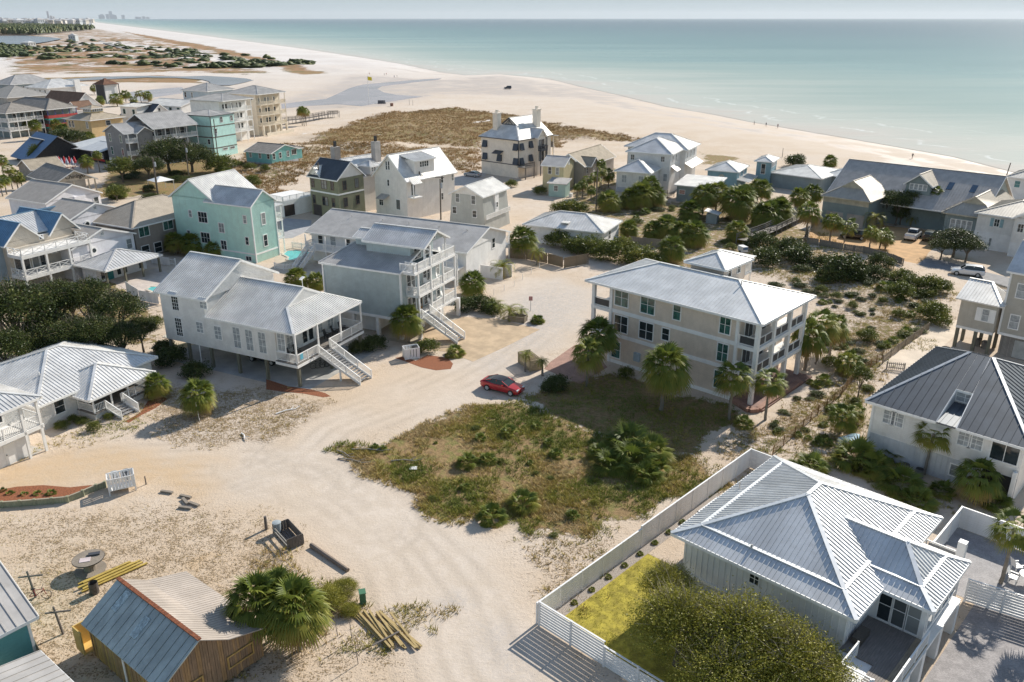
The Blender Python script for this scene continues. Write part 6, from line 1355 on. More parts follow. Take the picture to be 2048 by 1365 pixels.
# big wispy bush in the fenced yard
for bx, cc, r_ in (((1330,1240),(1318,1165),50),((1350,1330),(1335,1240),84),((1470,1370),(1450,1268),100),((1560,1400),(1545,1310),92),((1440,1430),(1420,1345),90),((1620,1420),(1600,1345),70)): tree(bx, cc, r_, 'wispy olive-green tree filling the white-fenced yard' if r_ > 60 else 'small wispy tree at the batten house corner in the fenced yard', 'wispy trees in the fenced yard' if r_ > 60 else None, 'wisp', 'wax_myrtle', .95)
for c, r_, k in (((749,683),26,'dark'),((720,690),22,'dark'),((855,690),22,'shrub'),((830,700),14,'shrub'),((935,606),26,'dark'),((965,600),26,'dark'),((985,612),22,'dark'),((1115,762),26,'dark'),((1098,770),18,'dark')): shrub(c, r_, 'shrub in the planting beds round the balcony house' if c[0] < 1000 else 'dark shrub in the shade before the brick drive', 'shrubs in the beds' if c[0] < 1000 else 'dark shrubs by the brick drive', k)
for c, r_ in (((658,1190),34),((690,1170),26),((700,1215),20),((1252,742),16),((1385,742),20)): shrub(c, r_, 'scraggly olive shrub by the sandy lane' if c[0] < 800 else 'thin shrub against the tan house wall', 'scraggly lane shrubs' if c[0] < 800 else 'thin wall shrubs', 'wisp' if c[0] < 800 else 'shrub')
for c, r_ in ((pt('i',640,690),14),(pt('i',560,650),12),(pt('i',420,680),14),(pt('i',740,620),10),(pt('i',500,640),12)): shrub(c, r_, 'ornamental grass clump at the hip cottage steps', 'foundation plants at the hip cottage', 'shrub')
for c, r_ in (((478,328),9),((500,333),12),((530,336),10),((445,340),14),((1075,640),8)): shrub(c, r_, 'yellow-flecked bush by the turquoise cottage' if c[0] < 900 else 'fern beside the planter', 'bushes by the turquoise cottage' if c[0] < 900 else None)
def strew(poly, n, r0, r1, label, group, kinds=('shrub', 'dark'), seed=1, pal=0.):
    q = random.Random(seed); xs = [p[0] for p in poly]; ys = [p[1] for p in poly]; k = 0
    while k < n:
        x, y = q.uniform(min(xs), max(xs)), q.uniform(min(ys), max(ys))
        if not inside(np.array([x]), np.array([y]), poly)[0]: continue
        k += 1; r_ = q.uniform(r0, r1)
        if q.random() < pal: palmetto((x, y), r_, 'small '+label[0], group+' palmettos')
        else: shrub((x, y), r_, label[1], group, q.choice(kinds), 'scrub_bush', 'shrub', q.uniform(.5, .9), q.uniform(.9, 1.5))
strew([(1500,545),(1640,560),(1780,570),(1890,590),(1880,620),(1780,640),(1660,620),(1560,575)], 34, 5, 12, ('palmetto in the dune hollow behind the tan house', 'low scrub bush in the dune hollow behind the tan house'), 'hollow scrub', seed=3, pal=.2)
strew([(1650,640),(1790,640),(1850,650),(1760,700),(1640,790),(1560,870),(1530,850),(1640,740)], 36, 5, 12, ('palmetto along the sandy strip beside the tan house', 'low scrub bush along the sandy strip beside the tan house'), 'strip scrub', seed=4, pal=.35)
strew([(1150,400),(1500,395),(1560,450),(1500,500),(1330,480),(1250,430)], 34, 6, 13, ('palmetto under the palm groves by the annex', 'dark undergrowth bush among the palm groves'), 'grove undergrowth', ('dark', 'shrub'), 5, .3)
strew([(1490,520),(1640,520),(1760,545),(1860,560),(1850,590),(1700,560),(1560,545)], 16, 10, 20, ('palmetto under the parking court wall', 'mid green bush under the parking court wall'), 'court slope scrub', ('dark', 'shrub'), 6, .1)
strew([(1560,880),(1680,770),(1740,760),(1740,860),(1640,900)], 14, 7, 14, ('palmetto beside the side yard of the dark roof house', 'bush beside the side yard of the dark roof house'), 'side yard scrub', ('shrub',), 7, .6)
strew([(700,890),(900,840),(1100,830),(1280,900),(1200,1060),(1030,1080),(820,980)], 26, 4, 9, ('palmetto half hidden in the scrub lot weeds', 'low weedy bush in the scrub lot'), 'lot weeds bushes', ('shrub', 'wisp'), 8, .4)
strew([(200,330),(460,345),(470,370),(360,395),(220,395)], 16, 9, 18, ('palmetto below the village trees', 'dark bush below the village trees'), 'village undergrowth', ('dark',), 9, .1)
# ---------------------------------------------------------------- weeds, grass and dune cover (uncountable)
def scatter(poly, n, fea=1.0):
    P = WP(poly); xs = [p[0] for p in P]; ys = [p[1] for p in P]; out = []
    x = RNG.uniform(min(xs)-3, max(xs)+3, n*3); y = RNG.uniform(min(ys)-3, max(ys)+3, n*3)
    k = inside(x+(fbm(x*.16, y*.16, 5)-.5)*9, y+(fbm(x*.16+40, y*.16-30, 5)-.5)*9, P) & (fbm(x*.35, y*.35) > RNG.uniform(.25, .62, n*3)); return x[k][:n], y[k][:n]
def blades(x, y, hgt, rad, nb, tone, name, label_mat=LM_DRY, wid=.03):
    n = len(x); z, _ = ground_z(x, y); X = np.repeat(x, nb); Y = np.repeat(y, nb); Z = np.repeat(z, nb); m = len(X)
    a = RNG.uniform(0, 6.283, m); l = np.repeat(hgt*(.5+RNG.random(n)), nb)*(.6+.6*RNG.random(m)); o = rad*RNG.random(m)**.5
    lean = RNG.uniform(.2, 1.2, m); bx, by = X+np.cos(a)*o, Y+np.sin(a)*o; dx, dy = np.cos(a)*lean*l, np.sin(a)*lean*l; w = wid*(.6+.8*RNG.random(m)); px, py = -np.sin(a)*w, np.cos(a)*w
    V = np.stack([np.stack([bx-px, by-py, Z-.01], 1), np.stack([bx+px, by+py, Z-.01], 1), np.stack([bx+dx, by+dy, Z+l*.85], 1)], 1).reshape(-1, 3)
    t = np.clip(np.repeat(tone(x, y), nb)+RNG.normal(0, .1, m), 0, 1)
    me = np_mesh(name, V, np.arange(m*3).reshape(-1, 3), label_mat, dict(tone=np.repeat(t, 3)))
    return tag(link(name, me), kind='stuff')
def tmix(lo, hi, s=.25): return lambda x, y: lo+(hi-lo)*np.clip(fbm(x*s, y*s)*2.4-.7, 0, 1)
lot = VEG[0][0]; x, y = scatter(lot, 11000)
tag(blades(x, y, .26, .22, 9, tmix(.0, .95, .22), 'lot_weeds'), 'dry yellow-green weeds covering the sandy scrub lot', 'weeds')
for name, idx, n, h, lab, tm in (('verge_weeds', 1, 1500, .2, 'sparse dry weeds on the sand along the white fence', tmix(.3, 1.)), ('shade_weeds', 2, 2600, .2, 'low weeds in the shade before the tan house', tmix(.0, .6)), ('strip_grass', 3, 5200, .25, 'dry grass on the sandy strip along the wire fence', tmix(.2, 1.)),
                            ('hollow_grass', 4, 3000, .28, 'dry grass on the dune hollow behind the tan house', tmix(.25, 1.)), ('thicket_grass', 5, 1600, .3, 'grass under the palmetto thicket', tmix(0., .6)), ('dune_grass', 6, 9000, .5, 'brown sea oats covering the dune before the beach', tmix(.45, 1., .05)), ('back_dune_grass', 7, 7000, .45, 'sparse dry grass on the back dunes', tmix(.3, .95, .06)),
                            ('lane_weeds', 14, 1600, .3, 'scrubby weeds along the lane edge by the wooden bin', tmix(.2, .9)), ('mound_weeds', 13, 1500, .12, 'dead stalks on the sandy mound', tmix(.6, 1.)), ('yard_grass', 12, 900, .15, 'thin grass before the hip cottage', tmix(.2, .7)), ('shed_weeds', 16, 700, .25, 'weeds beside the wooden shed', tmix(.2, .8)), ('timber_weeds', 17, 700, .22, 'weeds round the timber pile', tmix(.1, .8))):
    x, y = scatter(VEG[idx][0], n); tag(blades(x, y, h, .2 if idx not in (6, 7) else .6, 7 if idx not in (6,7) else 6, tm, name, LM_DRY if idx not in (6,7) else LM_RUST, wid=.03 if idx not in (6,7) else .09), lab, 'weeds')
x, y = scatter(LITTER[0][0], 2600); tag(blades(x, y, .07, .1, 5, tmix(.4, 1.), 'sand_weeds', wid=.022), 'tiny dead weeds dotting the sandy yard', 'weeds')
# ================================================================ yard surfaces
PAVE = M('paver', (.40,.37,.36), .8, .12, 1., bs=5.); PINK = M('paver', (.44,.26,.20), .8, .1, 1., bs=5.); MULCH = M('plain', (.30,.105,.045), .95, .35, 9.)
ASPH = M('plain', (.23,.22,.22), .85, .1, 1.); ORANGE = M('plain', (.55,.33,.15), .9, .12, .6); POOL = M('glass', (.10,.52,.50), .05, .15, 2.); TANC = M('plain', (.50,.37,.24), .85, .12, .5)
def A2(x, y): return PR(*(lambda c, s: (BATT.o.x+x*c-y*s, BATT.o.y+x*s+y*c, 0))(math.cos(BATT.a), math.sin(BATT.a)))
def Q2(h, x, y): return PR(h.o.x+x*math.cos(h.a)-y*math.sin(h.a), h.o.y+x*math.sin(h.a)+y*math.cos(h.a), 0)
sheet('paver_drive', [A2(*q) for q in ((-6,-3.3),(3.0,-3.2),(14.5,-3.2),(14.5,-9),(2,-14),(-6,-12))], .014, PAVE)
sheet('paver_patio', [A2(*q) for q in ((13.8,.6),(22.5,.6),(22.5,-9),(14.6,-9),(13.8,-3))], .012, M('paver', (.42,.40,.40), .8, .1, 1., bs=5.5))
sheet('gravel_bed', [A2(*q) for q in ((-8.1,16.1),(14,16.1),(14,16.85),(-8.1,16.85))], .014, M('plain', (.42,.36,.31), .9, .4, 14.))
LAWN = sheet('lawn', [A2(*q) for q in ((-8.1,-1.),(.7,-1.),(.7,12.),(3.,12.4),(3.,16.08),(-8.1,16.08))], .01, M('plain', (.40,.33,.045), .95, .25, 1.5))
sheet('brick_drive', [(1088,738),(1100,725),(1150,690),(1186,700),(1215,735),(1160,768),(1120,752)], .014, PINK)
sheet('driveway', [pt('f',*q) for q in ((1000,900),(1280,800),(1500,810),(1810,885),(1560,1010),(1350,1105),(1180,1040),(960,1010))], .012, TANC)
sheet('carport_slab', [Q2(STILT,*q) for q in ((-.6,-1.6),(12,-1.6),(12,19.5),(-.6,19.5))], .012, M('plain', (.40,.39,.37), .85, .15, .4))
sheet('carport_slab', [Q2(BALC,*q) for q in ((-2,-.5),(9.6,-.5),(9.6,13.5),(-2,13.5))], .010, M('plain', (.42,.36,.28), .85, .15, .4))
sheet('mulch_bed', [pt('i',*q) for q in ((850,660),(960,600),(1010,520),(1120,490),(1140,510),(1060,570),(960,620),(880,670))], .015, MULCH)
sheet('mulch_bed', [pt('l',*q) for q in ((-60,200),(90,250),(240,270),(340,295),(380,318),(330,325),(200,300),(40,285),(-60,270))], .015, MULCH)
sheet('mulch_bed', [pt('f',*q) for q in ((820,1080),(880,1070),(960,1100),(1040,1060),(1180,1080),(1215,1120),(1200,1155),(1100,1165),(1000,1145),(880,1100))], .015, MULCH)
sheet('planter_mulch', [pt('i',*q) for q in ((-40,1150),(120,1120),(300,1110),(480,1125),(620,1110),(700,1108),(560,1165),(460,1195),(240,1215),(0,1220),(-60,1215))], .22, MULCH)
sheet('gravel_court', [pt('d',*q) for q in ((505,700),(660,690),(860,730),(1080,760),(1330,790),(1420,880),(1330,960),(1300,1020),(1240,1060),(1145,1050),(1130,1000),(960,945),(700,895),(450,870),(445,800))], .012, ORANGE)
sheet('paved_road', [pt('d',*q) for q in ((1145,1055),(1240,1050),(1310,1000),(1440,1010),(1600,1060),(1800,1110),(2048,1170),(2200,1230),(2000,1290),(1720,1235),(1640,1205),(1500,1180),(1370,1110),(1260,1085))], .016, ASPH)
sheet('sand_drive', [pt('h',*q) for q in ((1500,440),(1610,445),(1600,590),(1480,690),(1360,800),(1250,850),(1150,890),(1020,860),(1000,840),(1330,600))], .012, M('plain', (.66,.55,.43), .9, .08, .5))
sheet('side_yard', [pt('p',*q) for q in ((760,760),(900,520),(1100,200),(1240,190),(1160,280),(1000,420),(1030,640),(900,760))], .008, M('plain', (.58,.45,.33), .95, .15, .8)) if 0 else None
sheet('parking_court', [pt('b',*q) for q in ((205,1170),(250,1150),(420,1165),(410,1230),(290,1285),(215,1290))], .012, M('plain', (.36,.35,.36), .85, .08))
sheet('house_court', [pt('b',*q) for q in ((1330,760),(1610,730),(1610,860),(1480,930),(1360,930))], .012, M('plain', (.56,.48,.42), .9, .08))
sheet('pool_deck', [pt('f',*q) for q in ((0,330),(140,310),(290,340),(290,430),(110,450),(0,440))], .02, M('plain', (.55,.46,.36), .85, .08))
sheet('patio_deck', [pt('e',*q) for q in ((700,700),(1090,640),(1200,700),(1090,830),(960,850),(820,760))], .02, M('plain', (.56,.48,.42), .85, .08))
sheet('dune_path', zpx('b', [(360,575),(700,582),(960,566),(1200,525),(1480,498),(1640,480),(1640,490),(1500,510),(1220,540),(980,580),(700,594),(360,588)]), .25, M('plain', (.66,.60,.55), .95, .08))
sheet('coast_road', zpx('a', [(670,290),(700,288),(800,320),(900,350),(960,372),(930,374),(860,355),(760,322)]), 1.9, M('plain', (.30,.29,.28), .9, .08))
def pool(name, lab, px, z=.06):
    P = [G(*q) for q in px]; c = sum((p for p in P), Vector())/len(P); root = empty(name, (c.x, c.y, 0), 0, lab, 'pool')
    loc = [(p.x-c.x, p.y-c.y) for p in P]; w = MB(); w.add([(x, y, z) for x, y in loc], [tuple(range(len(loc)))]); o = w.build('water', POOL, root)
    if o.data.polygons[0].normal.z < 0: o.data.flip_normals()
    m = MB()
    for i in range(len(loc)): a, b_ = loc[i], loc[(i+1) % len(loc)]; m.bar((a[0],a[1],z), (b_[0],b_[1],z), .35, .1)
    m.build('coping', M('plain', (.62,.55,.46), .8), root)
pool('swimming_pool', 'bright turquoise pool with curved edges beside the mint house', [pt('f',*q) for q in ((50,375),(80,350),(150,346),(250,360),(215,385),(170,400),(120,420),(80,412),(90,395))])
pool('swimming_pool', 'small turquoise pool behind the patio porch wall', [pt('e',*q) for q in ((1000,805),(1030,785),(1090,785),(1110,820),(1050,825))], .5)
pool('swimming_pool', 'turquoise pool on the raised deck behind the white stilt house', [pt('Q',*q) for q in ((310,935),(370,890),(470,905),(520,940),(440,960))], 1.0)
# ================================================================ fences
def plank_fence(name, label, pts, h, board=.18, mat=None, post=None, cat='fence', horizontal=False, gap=.02, zs=None, step=2.3, group=None, tops=None):
    """pts world xy; every board is a part"""
    o = Vector((*pts[0], 0)); root = empty(name, o, 0, label, cat, group); mat = mat or M('wood', (.36,.29,.21), .85, .2)
    cache = {}
    for si, (a, b_) in enumerate(zip(pts, pts[1:])):
        a, b_ = Vector((*a, 0))-o, Vector((*b_, 0))-o; d = b_-a; L = d.length; u = d/L; ang = math.atan2(d.y, d.x); hh = tops[si] if tops else h
        n = max(1, round(L/step))
        for i in range(n+1 if si == len(pts)-2 else n):
            p = a+u*(L*i/n); m = MB(); m.box(-.07, .07, -.07, .07, 0, hh+.06); m.build('post', post or mat, root, (p.x, p.y, gz(p.x+o.x, p.y+o.y)), ang)
        if horizontal:
            k = int(hh/(board+gap)); w = L/n
            for i in range(n):
                p = a+u*(w*i)
                for j in range(k):
                    key = (round(w, 3), j)
                    if ('s', round(w,3)) not in cache: m = MB(); m.box(.06, w-.06, -.02, .02, 0, board); me = m.mesh('slat'); me.materials.append(mat); cache[('s', round(w,3))] = me
                    link('slat', cache[('s', round(w,3))], root, (p.x, p.y, .06+j*(board+gap)), ang)
                m = MB(); m.box(0, w, -.06, .06, 0, .05); m.build('cap_rail', post or mat, root, (p.x, p.y, hh+.0), ang)
        else:
            k = int(L/(board+gap)); 
            if 'b' not in cache: m = MB(); m.box(0, board, -.012, .012, 0, 1); me = m.mesh('picket'); me.materials.append(mat); cache['b'] = me
            for i in range(k): p = a+u*(i*(board+gap)); link('picket', cache['b'], root, (p.x, p.y, gz(p.x+o.x, p.y+o.y)+.04), ang, (1, 1, hh*random.uniform(.97, 1.02)))
            m = MB(); m.bar((0,.03,hh*.8), (L,.03,hh*.8), .04, .09).bar((0,.03,hh*.25), (L,.03,hh*.25), .04, .09); m.build('rail', post or mat, root, (a.x, a.y, 0), ang)
    return root
def AW(x, y): return (BATT.o.x+x*math.cos(BATT.a)-y*math.sin(BATT.a), BATT.o.y+x*math.sin(BATT.a)+y*math.cos(BATT.a))
FW = M('plain', (.80,.785,.77), .5, .04)
plank_fence('white_slat_fence', 'long white horizontal-slat privacy fence between the scrub lot and the batten house', [AW(-8.3,16.95), AW(3.3,16.95), AW(19.6,16.95), AW(19.6,11.5)], 1.85, .19, FW, horizontal=True, gap=.012, tops=[1.62,1.85,1.85])
plank_fence('white_gate_fence', 'white open-slat fence and gate facing the sandy lane', [AW(-8.35,16.7), AW(-8.35,11.4), AW(-8.35,-1)], 1.85, .17, FW, horizontal=True, gap=.045, tops=[1.85,1.5])
plank_fence('patio_fence', 'white slat fence behind the paved patio of the batten house', [AW(15.,.6), AW(22.5,.6), AW(22.5,-9.)], 1.85, .19, FW, horizontal=True, gap=.012)
plank_fence('patio_gate', 'white open-slat gate closing the paved patio', [AW(13.4,-2.6), AW(14.6,-9.)], 1.8, .16, FW, horizontal=True, gap=.05)
def gpts(sh, l): return [tuple(G(*pt(sh, *q))[:2]) for q in l]
plank_fence('plank_fence', 'low weathered plank fence between the teal cottage and the wooden shed', gpts('j', [(175,1010),(300,1250),(430,1420)]), 1.1, .2, M('wood', (.30,.25,.17), .85, .2), gap=.015, step=1.8)
plank_fence('wooden_fence', 'brown wooden fence behind the cul-de-sac hedge', gpts('c', [(60,1080),(180,1090),(330,1120),(440,1150),(600,1120)]), 1.7, .3, M('wood', (.34,.26,.17), .85, .2), step=2.5)
plank_fence('wooden_fence', 'wooden fence behind the palm row by the beach access', gpts('c', [(880,985),(1100,1010)]), 1.4, .3, M('wood', (.42,.36,.29), .85, .2), step=2.5)
plank_fence('court_wall', 'curved weathered wooden wall enclosing the gravel parking court', gpts('d', [(515,720),(460,770),(432,830),(428,890),(520,905),(700,940),(850,960),(960,990),(1060,1020),(1140,1055)]), 1.15, .3, M('wood', (.33,.29,.24), .85, .15), step=2.)
plank_fence('picket_fence', 'grey picket fence along the bright sand drive', gpts('h', [(990,850),(1160,720),(1330,600)]), 1.0, .1, M('wood', (.42,.35,.27), .85, .15), gap=.12)
plank_fence('picket_fence', 'short leaning picket fence at the corner of the dark roof house', gpts('h', [(1020,890),(1150,905)]), .9, .08, M('wood', (.46,.42,.38), .85, .15), gap=.12)
plank_fence('pool_wall', 'white stucco wall panels behind the patio pool', gpts('e', [(870,800),(960,860),(1110,890)]), 1.5, 1.2, WHITE, step=2.4, cat='wall')
plank_fence('pool_wall', 'white wall panels beyond the patio porch', gpts('e', [(1040,605),(1200,625)]), 1.3, 1.2, WHITE, step=2.4, cat='wall')
plank_fence('pool_picket_fence', 'white picket fence round the mint house pool', gpts('f', [(120,330),(245,345)]), 1.1, .1, WHITE, gap=.12)
plank_fence('pool_picket_fence', 'white picket fence at the foot of the mint house by the pool', gpts('f', [(0,470),(60,480),(180,470)]), 1.0, .1, WHITE, gap=.12)
# wire fence
def wire_fence(name, label, pts, h=1.1):
    o = Vector((*pts[0], 0)); root = empty(name, o, 0, label, 'fence'); W = M('wood', (.40,.24,.10), .85, .2); net = MB()
    for a, b_ in zip(pts, pts[1:]):
        a, b_ = Vector((*a, 0))-o, Vector((*b_, 0))-o; n = max(1, round((b_-a).length/2.2))
        for i in range(n+1):
            p = a+(b_-a)*i/n; m = MB(); m.tube([(0,0,0),(random.uniform(-.05,.05),random.uniform(-.05,.05),h)], [.05,.045], 6); m.build('post', W, root, p)
        for k in range(5): net.bar(a+Vector((0,0,.12+k*h*.2)), b_+Vector((0,0,.12+k*h*.2)), .025)
        k = int((b_-a).length/.22)
        for i in range(k): p = a+(b_-a)*i/k; net.bar(p+Vector((0,0,.1)), p+Vector((0,0,h*.95)), .02)
    tag(net.build('netting', W, root), kind='stuff')
wire_fence('wire_fence', 'rusty brown mesh fence running along the sandy strip to the picket fence', gpts('p', [(330,790),(480,660),(640,510),(800,380),(900,250),(1000,190),(1080,130)]))
# brick edge with lattice at the tan house
m = MB(); P = gpts('m', [(1580,180),(1700,255),(1760,250),(2048,60)]); o = Vector((*P[0], 0))
r = empty('brick_edging', o, 0, 'low brick edging curving round the tan house terrace', 'edging')
for a, b_ in zip(P, P[1:]): m.bar(Vector((*a,.2))-o, Vector((*b_,.2))-o, .6, .4)
m.build('coping', M('brick', (.40,.22,.16), .85, .2, bs=6.), r)
# ================================================================ bins, boxes, timber
def slat_box(name, label, px, ang, lx, ly, h, mat, cat, n=8, legs=0., horiz=False, can=None, z=0.):
    p = G(*px); root = empty(name, (p.x, p.y, z), R(ang), label, cat)
    for x, y in ((0,0),(lx,0),(lx,ly),(0,ly)): m = MB(); m.box(-.05, .05, -.05, .05, 0, h+legs); m.build('post', mat, root, (x, y, 0))
    def side(p0, d, L, rot):
        if horiz:
            k = int(h/.17)
            for i in range(k): m = MB(); m.box(.05, L-.05, -.015, .015, 0, .13); m.build('slat', mat, root, (*p0, legs+.05+i*.17), rot)
        else:
            for i in range(n if L > 1.2 else max(3, n//2)):
                w = L/(n if L > 1.2 else max(3, n//2)); m = MB(); m.box(.02, w-.05, -.015, .015, 0, h-.1); m.build('slat', mat, root, (p0[0]+d[0]*w*i, p0[1]+d[1]*w*i, legs+.05), rot)
    side((0,0), (1,0), lx, 0); side((0,ly), (1,0), lx, 0); side((0,0), (0,1), ly, R(90)); side((lx,0), (0,1), ly, R(90))
    m = MB(); m.box(-.06, lx+.06, -.06, .0, h+legs-.1, h+legs).box(-.06, lx+.06, ly, ly+.06, h+legs-.1, h+legs).box(-.06, 0, 0, ly, h+legs-.1, h+legs).box(lx, lx+.06, 0, ly, h+legs-.1, h+legs); m.build('top_rail', mat, root)
    m = MB(); m.box(.05, lx-.05, .05, ly-.05, legs, legs+.06); m.build('floor', mat, root)
    return root
def trash_can(px, z, label, col, h=.95, r=.3, dx=0, dy=0, lid=True):
    p = G(*px); root = empty('trash_can', (p.x+dx, p.y+dy, z), 0, label, 'trash can'); mt = M('plain', col, .5, .1)
    m = MB(); m.tube([(0,0,0),(0,0,h*.5),(0,0,h)], [r*.82,r*.93,r], 16); m.build('body', mt, root)
    m = MB(); m.tube([(0,0,h),(0,0,h+.05),(0,0,h+.09)], [r*1.08,r*1.05,r*.4], 16); m.build('lid', mt, root)
slat_box('bin_enclosure', 'white slatted bin box on legs beside the mulch planter', pt('i',752,1168), 27, 2.0, 1.2, 1.15, FW, 'bin box', 8, .35)
c = pt('i',775,1130); trash_can(c, .45, 'grey trash can inside the white slatted box by the planter', (.35,.37,.38), .8, .3, -.1, .75); trash_can(c, .45, 'dark trash can inside the white slatted box by the planter', (.12,.13,.14), .8, .3, .75, 1.1)
slat_box('bin_enclosure', 'white open-fronted bin box on the mulch before the balcony house', pt('f',890,1095), 20, 1.7, 1.2, 1.35, FW, 'bin box', 5)
trash_can(pt('f',945,1080), .06, 'black trash can in the white bin box before the balcony house', (.02,.02,.022), 1.15, .38, .2, .5)
slat_box('slatted_bin', 'natural wood slatted bin box at the brick drive entrance', pt('l',1740,152), 25, 1.4, 3.0, 1.35, M('wood', (.52,.42,.26), .8, .1), 'bin box', 6, 0, True)
slat_box('planter_box', 'weathered wooden planter sign box at the cul-de-sac bed', pt('f',1700,845), 70, 1.2, 2.2, .8, M('wood', (.34,.28,.2), .85, .15), 'planter', 6, 0, True)
WG = M('wood', (.22,.19,.17), .9, .2)
p = G(*pt('k',430,465)); root = empty('wooden_crate', (p.x, p.y, 0), R(128), 'grey weathered open wooden crate by the lane', 'crate')
for k in range(4): m = MB(); m.box(0, 2.7, -.02, .02, .05+k*.2, .23+k*.2); m.build('plank', WG, root, (0,-1.3,0)); 
for k in range(6): m = MB(); m.box(-.02, .02, -1.28+k*.22, -1.08+k*.22, .05, .95); m.build('plank', WG, root, (0,0,0)); m2 = MB(); m2.box(-.02, .02, -1.28+k*.22, -1.08+k*.22, .05, .85); m2.build('plank', WG, root, (2.7,0,0))
for k in range(5): m = MB(); m.box(.1, 2.6, -1.2+k*.24, -1.02+k*.24, .08, .12); m.build('plank', WG, root)
for z in (.35, .7): m = MB(); m.bar((0,.0,z),(2.7,.0,z),.05,.12); m.build('rail', M('wood', (.5,.46,.4), .85), root)
trash_can(pt('k',345,360), .14, 'pale metal trash can standing in the weathered crate', (.36,.40,.42), .8, .32, .1, .25)
def pole(name, label, base, h, r=.09, cat='post', mat=None, lean=(0,0), extra=None, group=None):
    p = on(*base); root = empty(name, p, 0, label, cat, group); m = MB(); m.tube([(0,0,-.1),(lean[0]*.5,lean[1]*.5,h*.5),(lean[0],lean[1],h)], [r,r*.95,r*.85], 8); m.build('shaft', mat or WG, root)
    if extra: extra(root)
    return root
pole('wooden_post', 'short stout wooden post beside the weathered crate', pt('k',283,320), 1.15, .13); pole('wooden_post', 'thin post at the end of the mulch planter', pt('i',998,1090), .8, .06)
def cross(rt): m = MB(); m.bar((-.75,-.15,1.75),(.75,.15,1.75),.09,.09); m.build('crossbar', WG, rt)
pole('clothesline_post', 'wooden T-shaped clothesline post near the shed box', pt('j',432,1035), 2.1, .08, 'clothesline', WG, (-.25,.05), cross); pole('clothesline_post', 'wooden T-shaped clothesline post beside the parked bicycle', pt('j',245,785), 2.1, .08, 'clothesline', WG, (-.2,.05), cross)
for i, (x, y, h) in enumerate(((770,1050,1.2),(868,1085,1.5),(910,1240,1.4))): pole('survey_stake', 'thin bare stake in the sand near the timber pile', pt('k',x,y), h, .025, 'stake', WG, (random.uniform(-.1,.1),0), group='stakes near the timber pile')
pole('stake', 'white stake leaning at the low palm on the mound', pt('i',1365,660), 2.0, .04, 'stake', TRIM, (-.2,.1))
for i, (x, y) in enumerate(((1495,650),(1565,620),(1633,590),(1690,545),(1750,505),(1805,470),(1635,470))): pole('marker_stake', 'small white marker stake along the cul-de-sac edge', pt('f',x,y), .9, .04, 'stake', TRIM, group='stakes along the cul-de-sac')
# lumber
LUM = M('wood', (.60,.44,.19), .75, .12, gs=(2,14,14)); 
p0 = G(*pt('k',1095,1010)); rl = random.Random(5)
for k in range(15):
    o = empty('board', (p0.x-1.15+k*.17+rl.uniform(-.05,.05), p0.y+.1-k*.02, .05+.07*(k % 3)), R(128+rl.uniform(-7,7)), 'sawn timber board in the loose pile by the lane', 'board', 'loose timber pile')
    m = MB(); L = rl.uniform(1.9, 2.4); m.box(-L, L, -.07, .07, 0, .06); m.build('plank', LUM, o)
o = empty('board', (p0.x+.2, p0.y-1.1, .27), R(40), 'old dark plank lying across the timber pile', 'board'); m = MB(); m.box(-1, 1, -.06, .06, 0, .05); m.build('plank', WG, o)
p0 = G(*pt('j',740,640)); LY = M('wood', (.66,.47,.11), .7, .08, gs=(2,14,14))
for k in range(7):
    o = empty('board', (p0.x-.35+k*.16, p0.y+.25-k*.08, .06+.09*(k % 2)), R(47+rl.uniform(-2,2)), 'bright yellow new timber board stacked behind the shed', 'board', 'yellow timber stack')
    m = MB(); L = rl.uniform(1.6, 2.3); m.box(-L, L, -.09, .09, 0, .08); m.build('plank', LY, o)
for x, y, a in ((1140,72,-14),(1268,103,-20),(1265,135,-50),(1325,155,-28),(1265,180,-12)):
    p = G(*pt('j',x,y)); o = empty('railroad_tie', (p.x, p.y, 0), R(a), 'weathered grey timber block lying on the sand near the planter', 'timber', 'timber blocks on the sand'); m = MB(); m.box(-.55, .55, -.12, .12, 0, .18); m.build('beam', M('wood', (.38,.32,.26), .9, .15, gs=(2,14,14)), o)
m = MB(); a, b_ = G(*pt('k',590,440)), G(*pt('k',840,612)); m.tube([(0,0,.16),((b_-a)*.5+Vector((0,0,.15))),(b_-a)+Vector((0,0,.14))], [.19,.18,.16], 10); tag(m.build('log', M('wood', (.32,.25,.2), .9, .2), None, a), 'long weathered log half buried along the lane edge', 'log')
# cable spool table, drum
p = G(*pt('j',620,600)); root = empty('cable_spool', p, .2, 'large wooden cable spool used as an outdoor table', 'cable spool'); WS = M('wood', (.36,.30,.24), .85, .2)
for nm, z in (('bottom_disc', .05), ('top_disc', 1.0)): m = MB(); m.tube([(0,0,z-.05),(0,0,z+.05)], [1.05,1.05], 32); m.build(nm, WS, root)
m = MB(); m.tube([(0,0,.1),(0,0,.95)], [.42,.42], 16); m.build('drum', WS, root)
m = MB(); m.tube([(0,0,1.0),(0,0,1.04)], [1.08,1.08], 32); m.build('rim_hoop', BLACK, root)
for dx, dy, sx, sy, sz, mt, nm, lb in ((.25,.4,.38,.16,.12,M('plain',(.07,.07,.08),.5),'flat_case','small dark case lying on the cable spool table'),(-.1,-.25,.36,.26,.03,M('plain',(.62,.52,.52),.7),'paper_sheets','pale papers lying on the cable spool table')):
    m = MB(); m.box(-sx, sx, -sy, sy, 0, sz); tag(m.build(nm, mt, None, (p.x+dx, p.y+dy, 1.055), .3), lb, 'case' if 'case' in nm else 'papers')
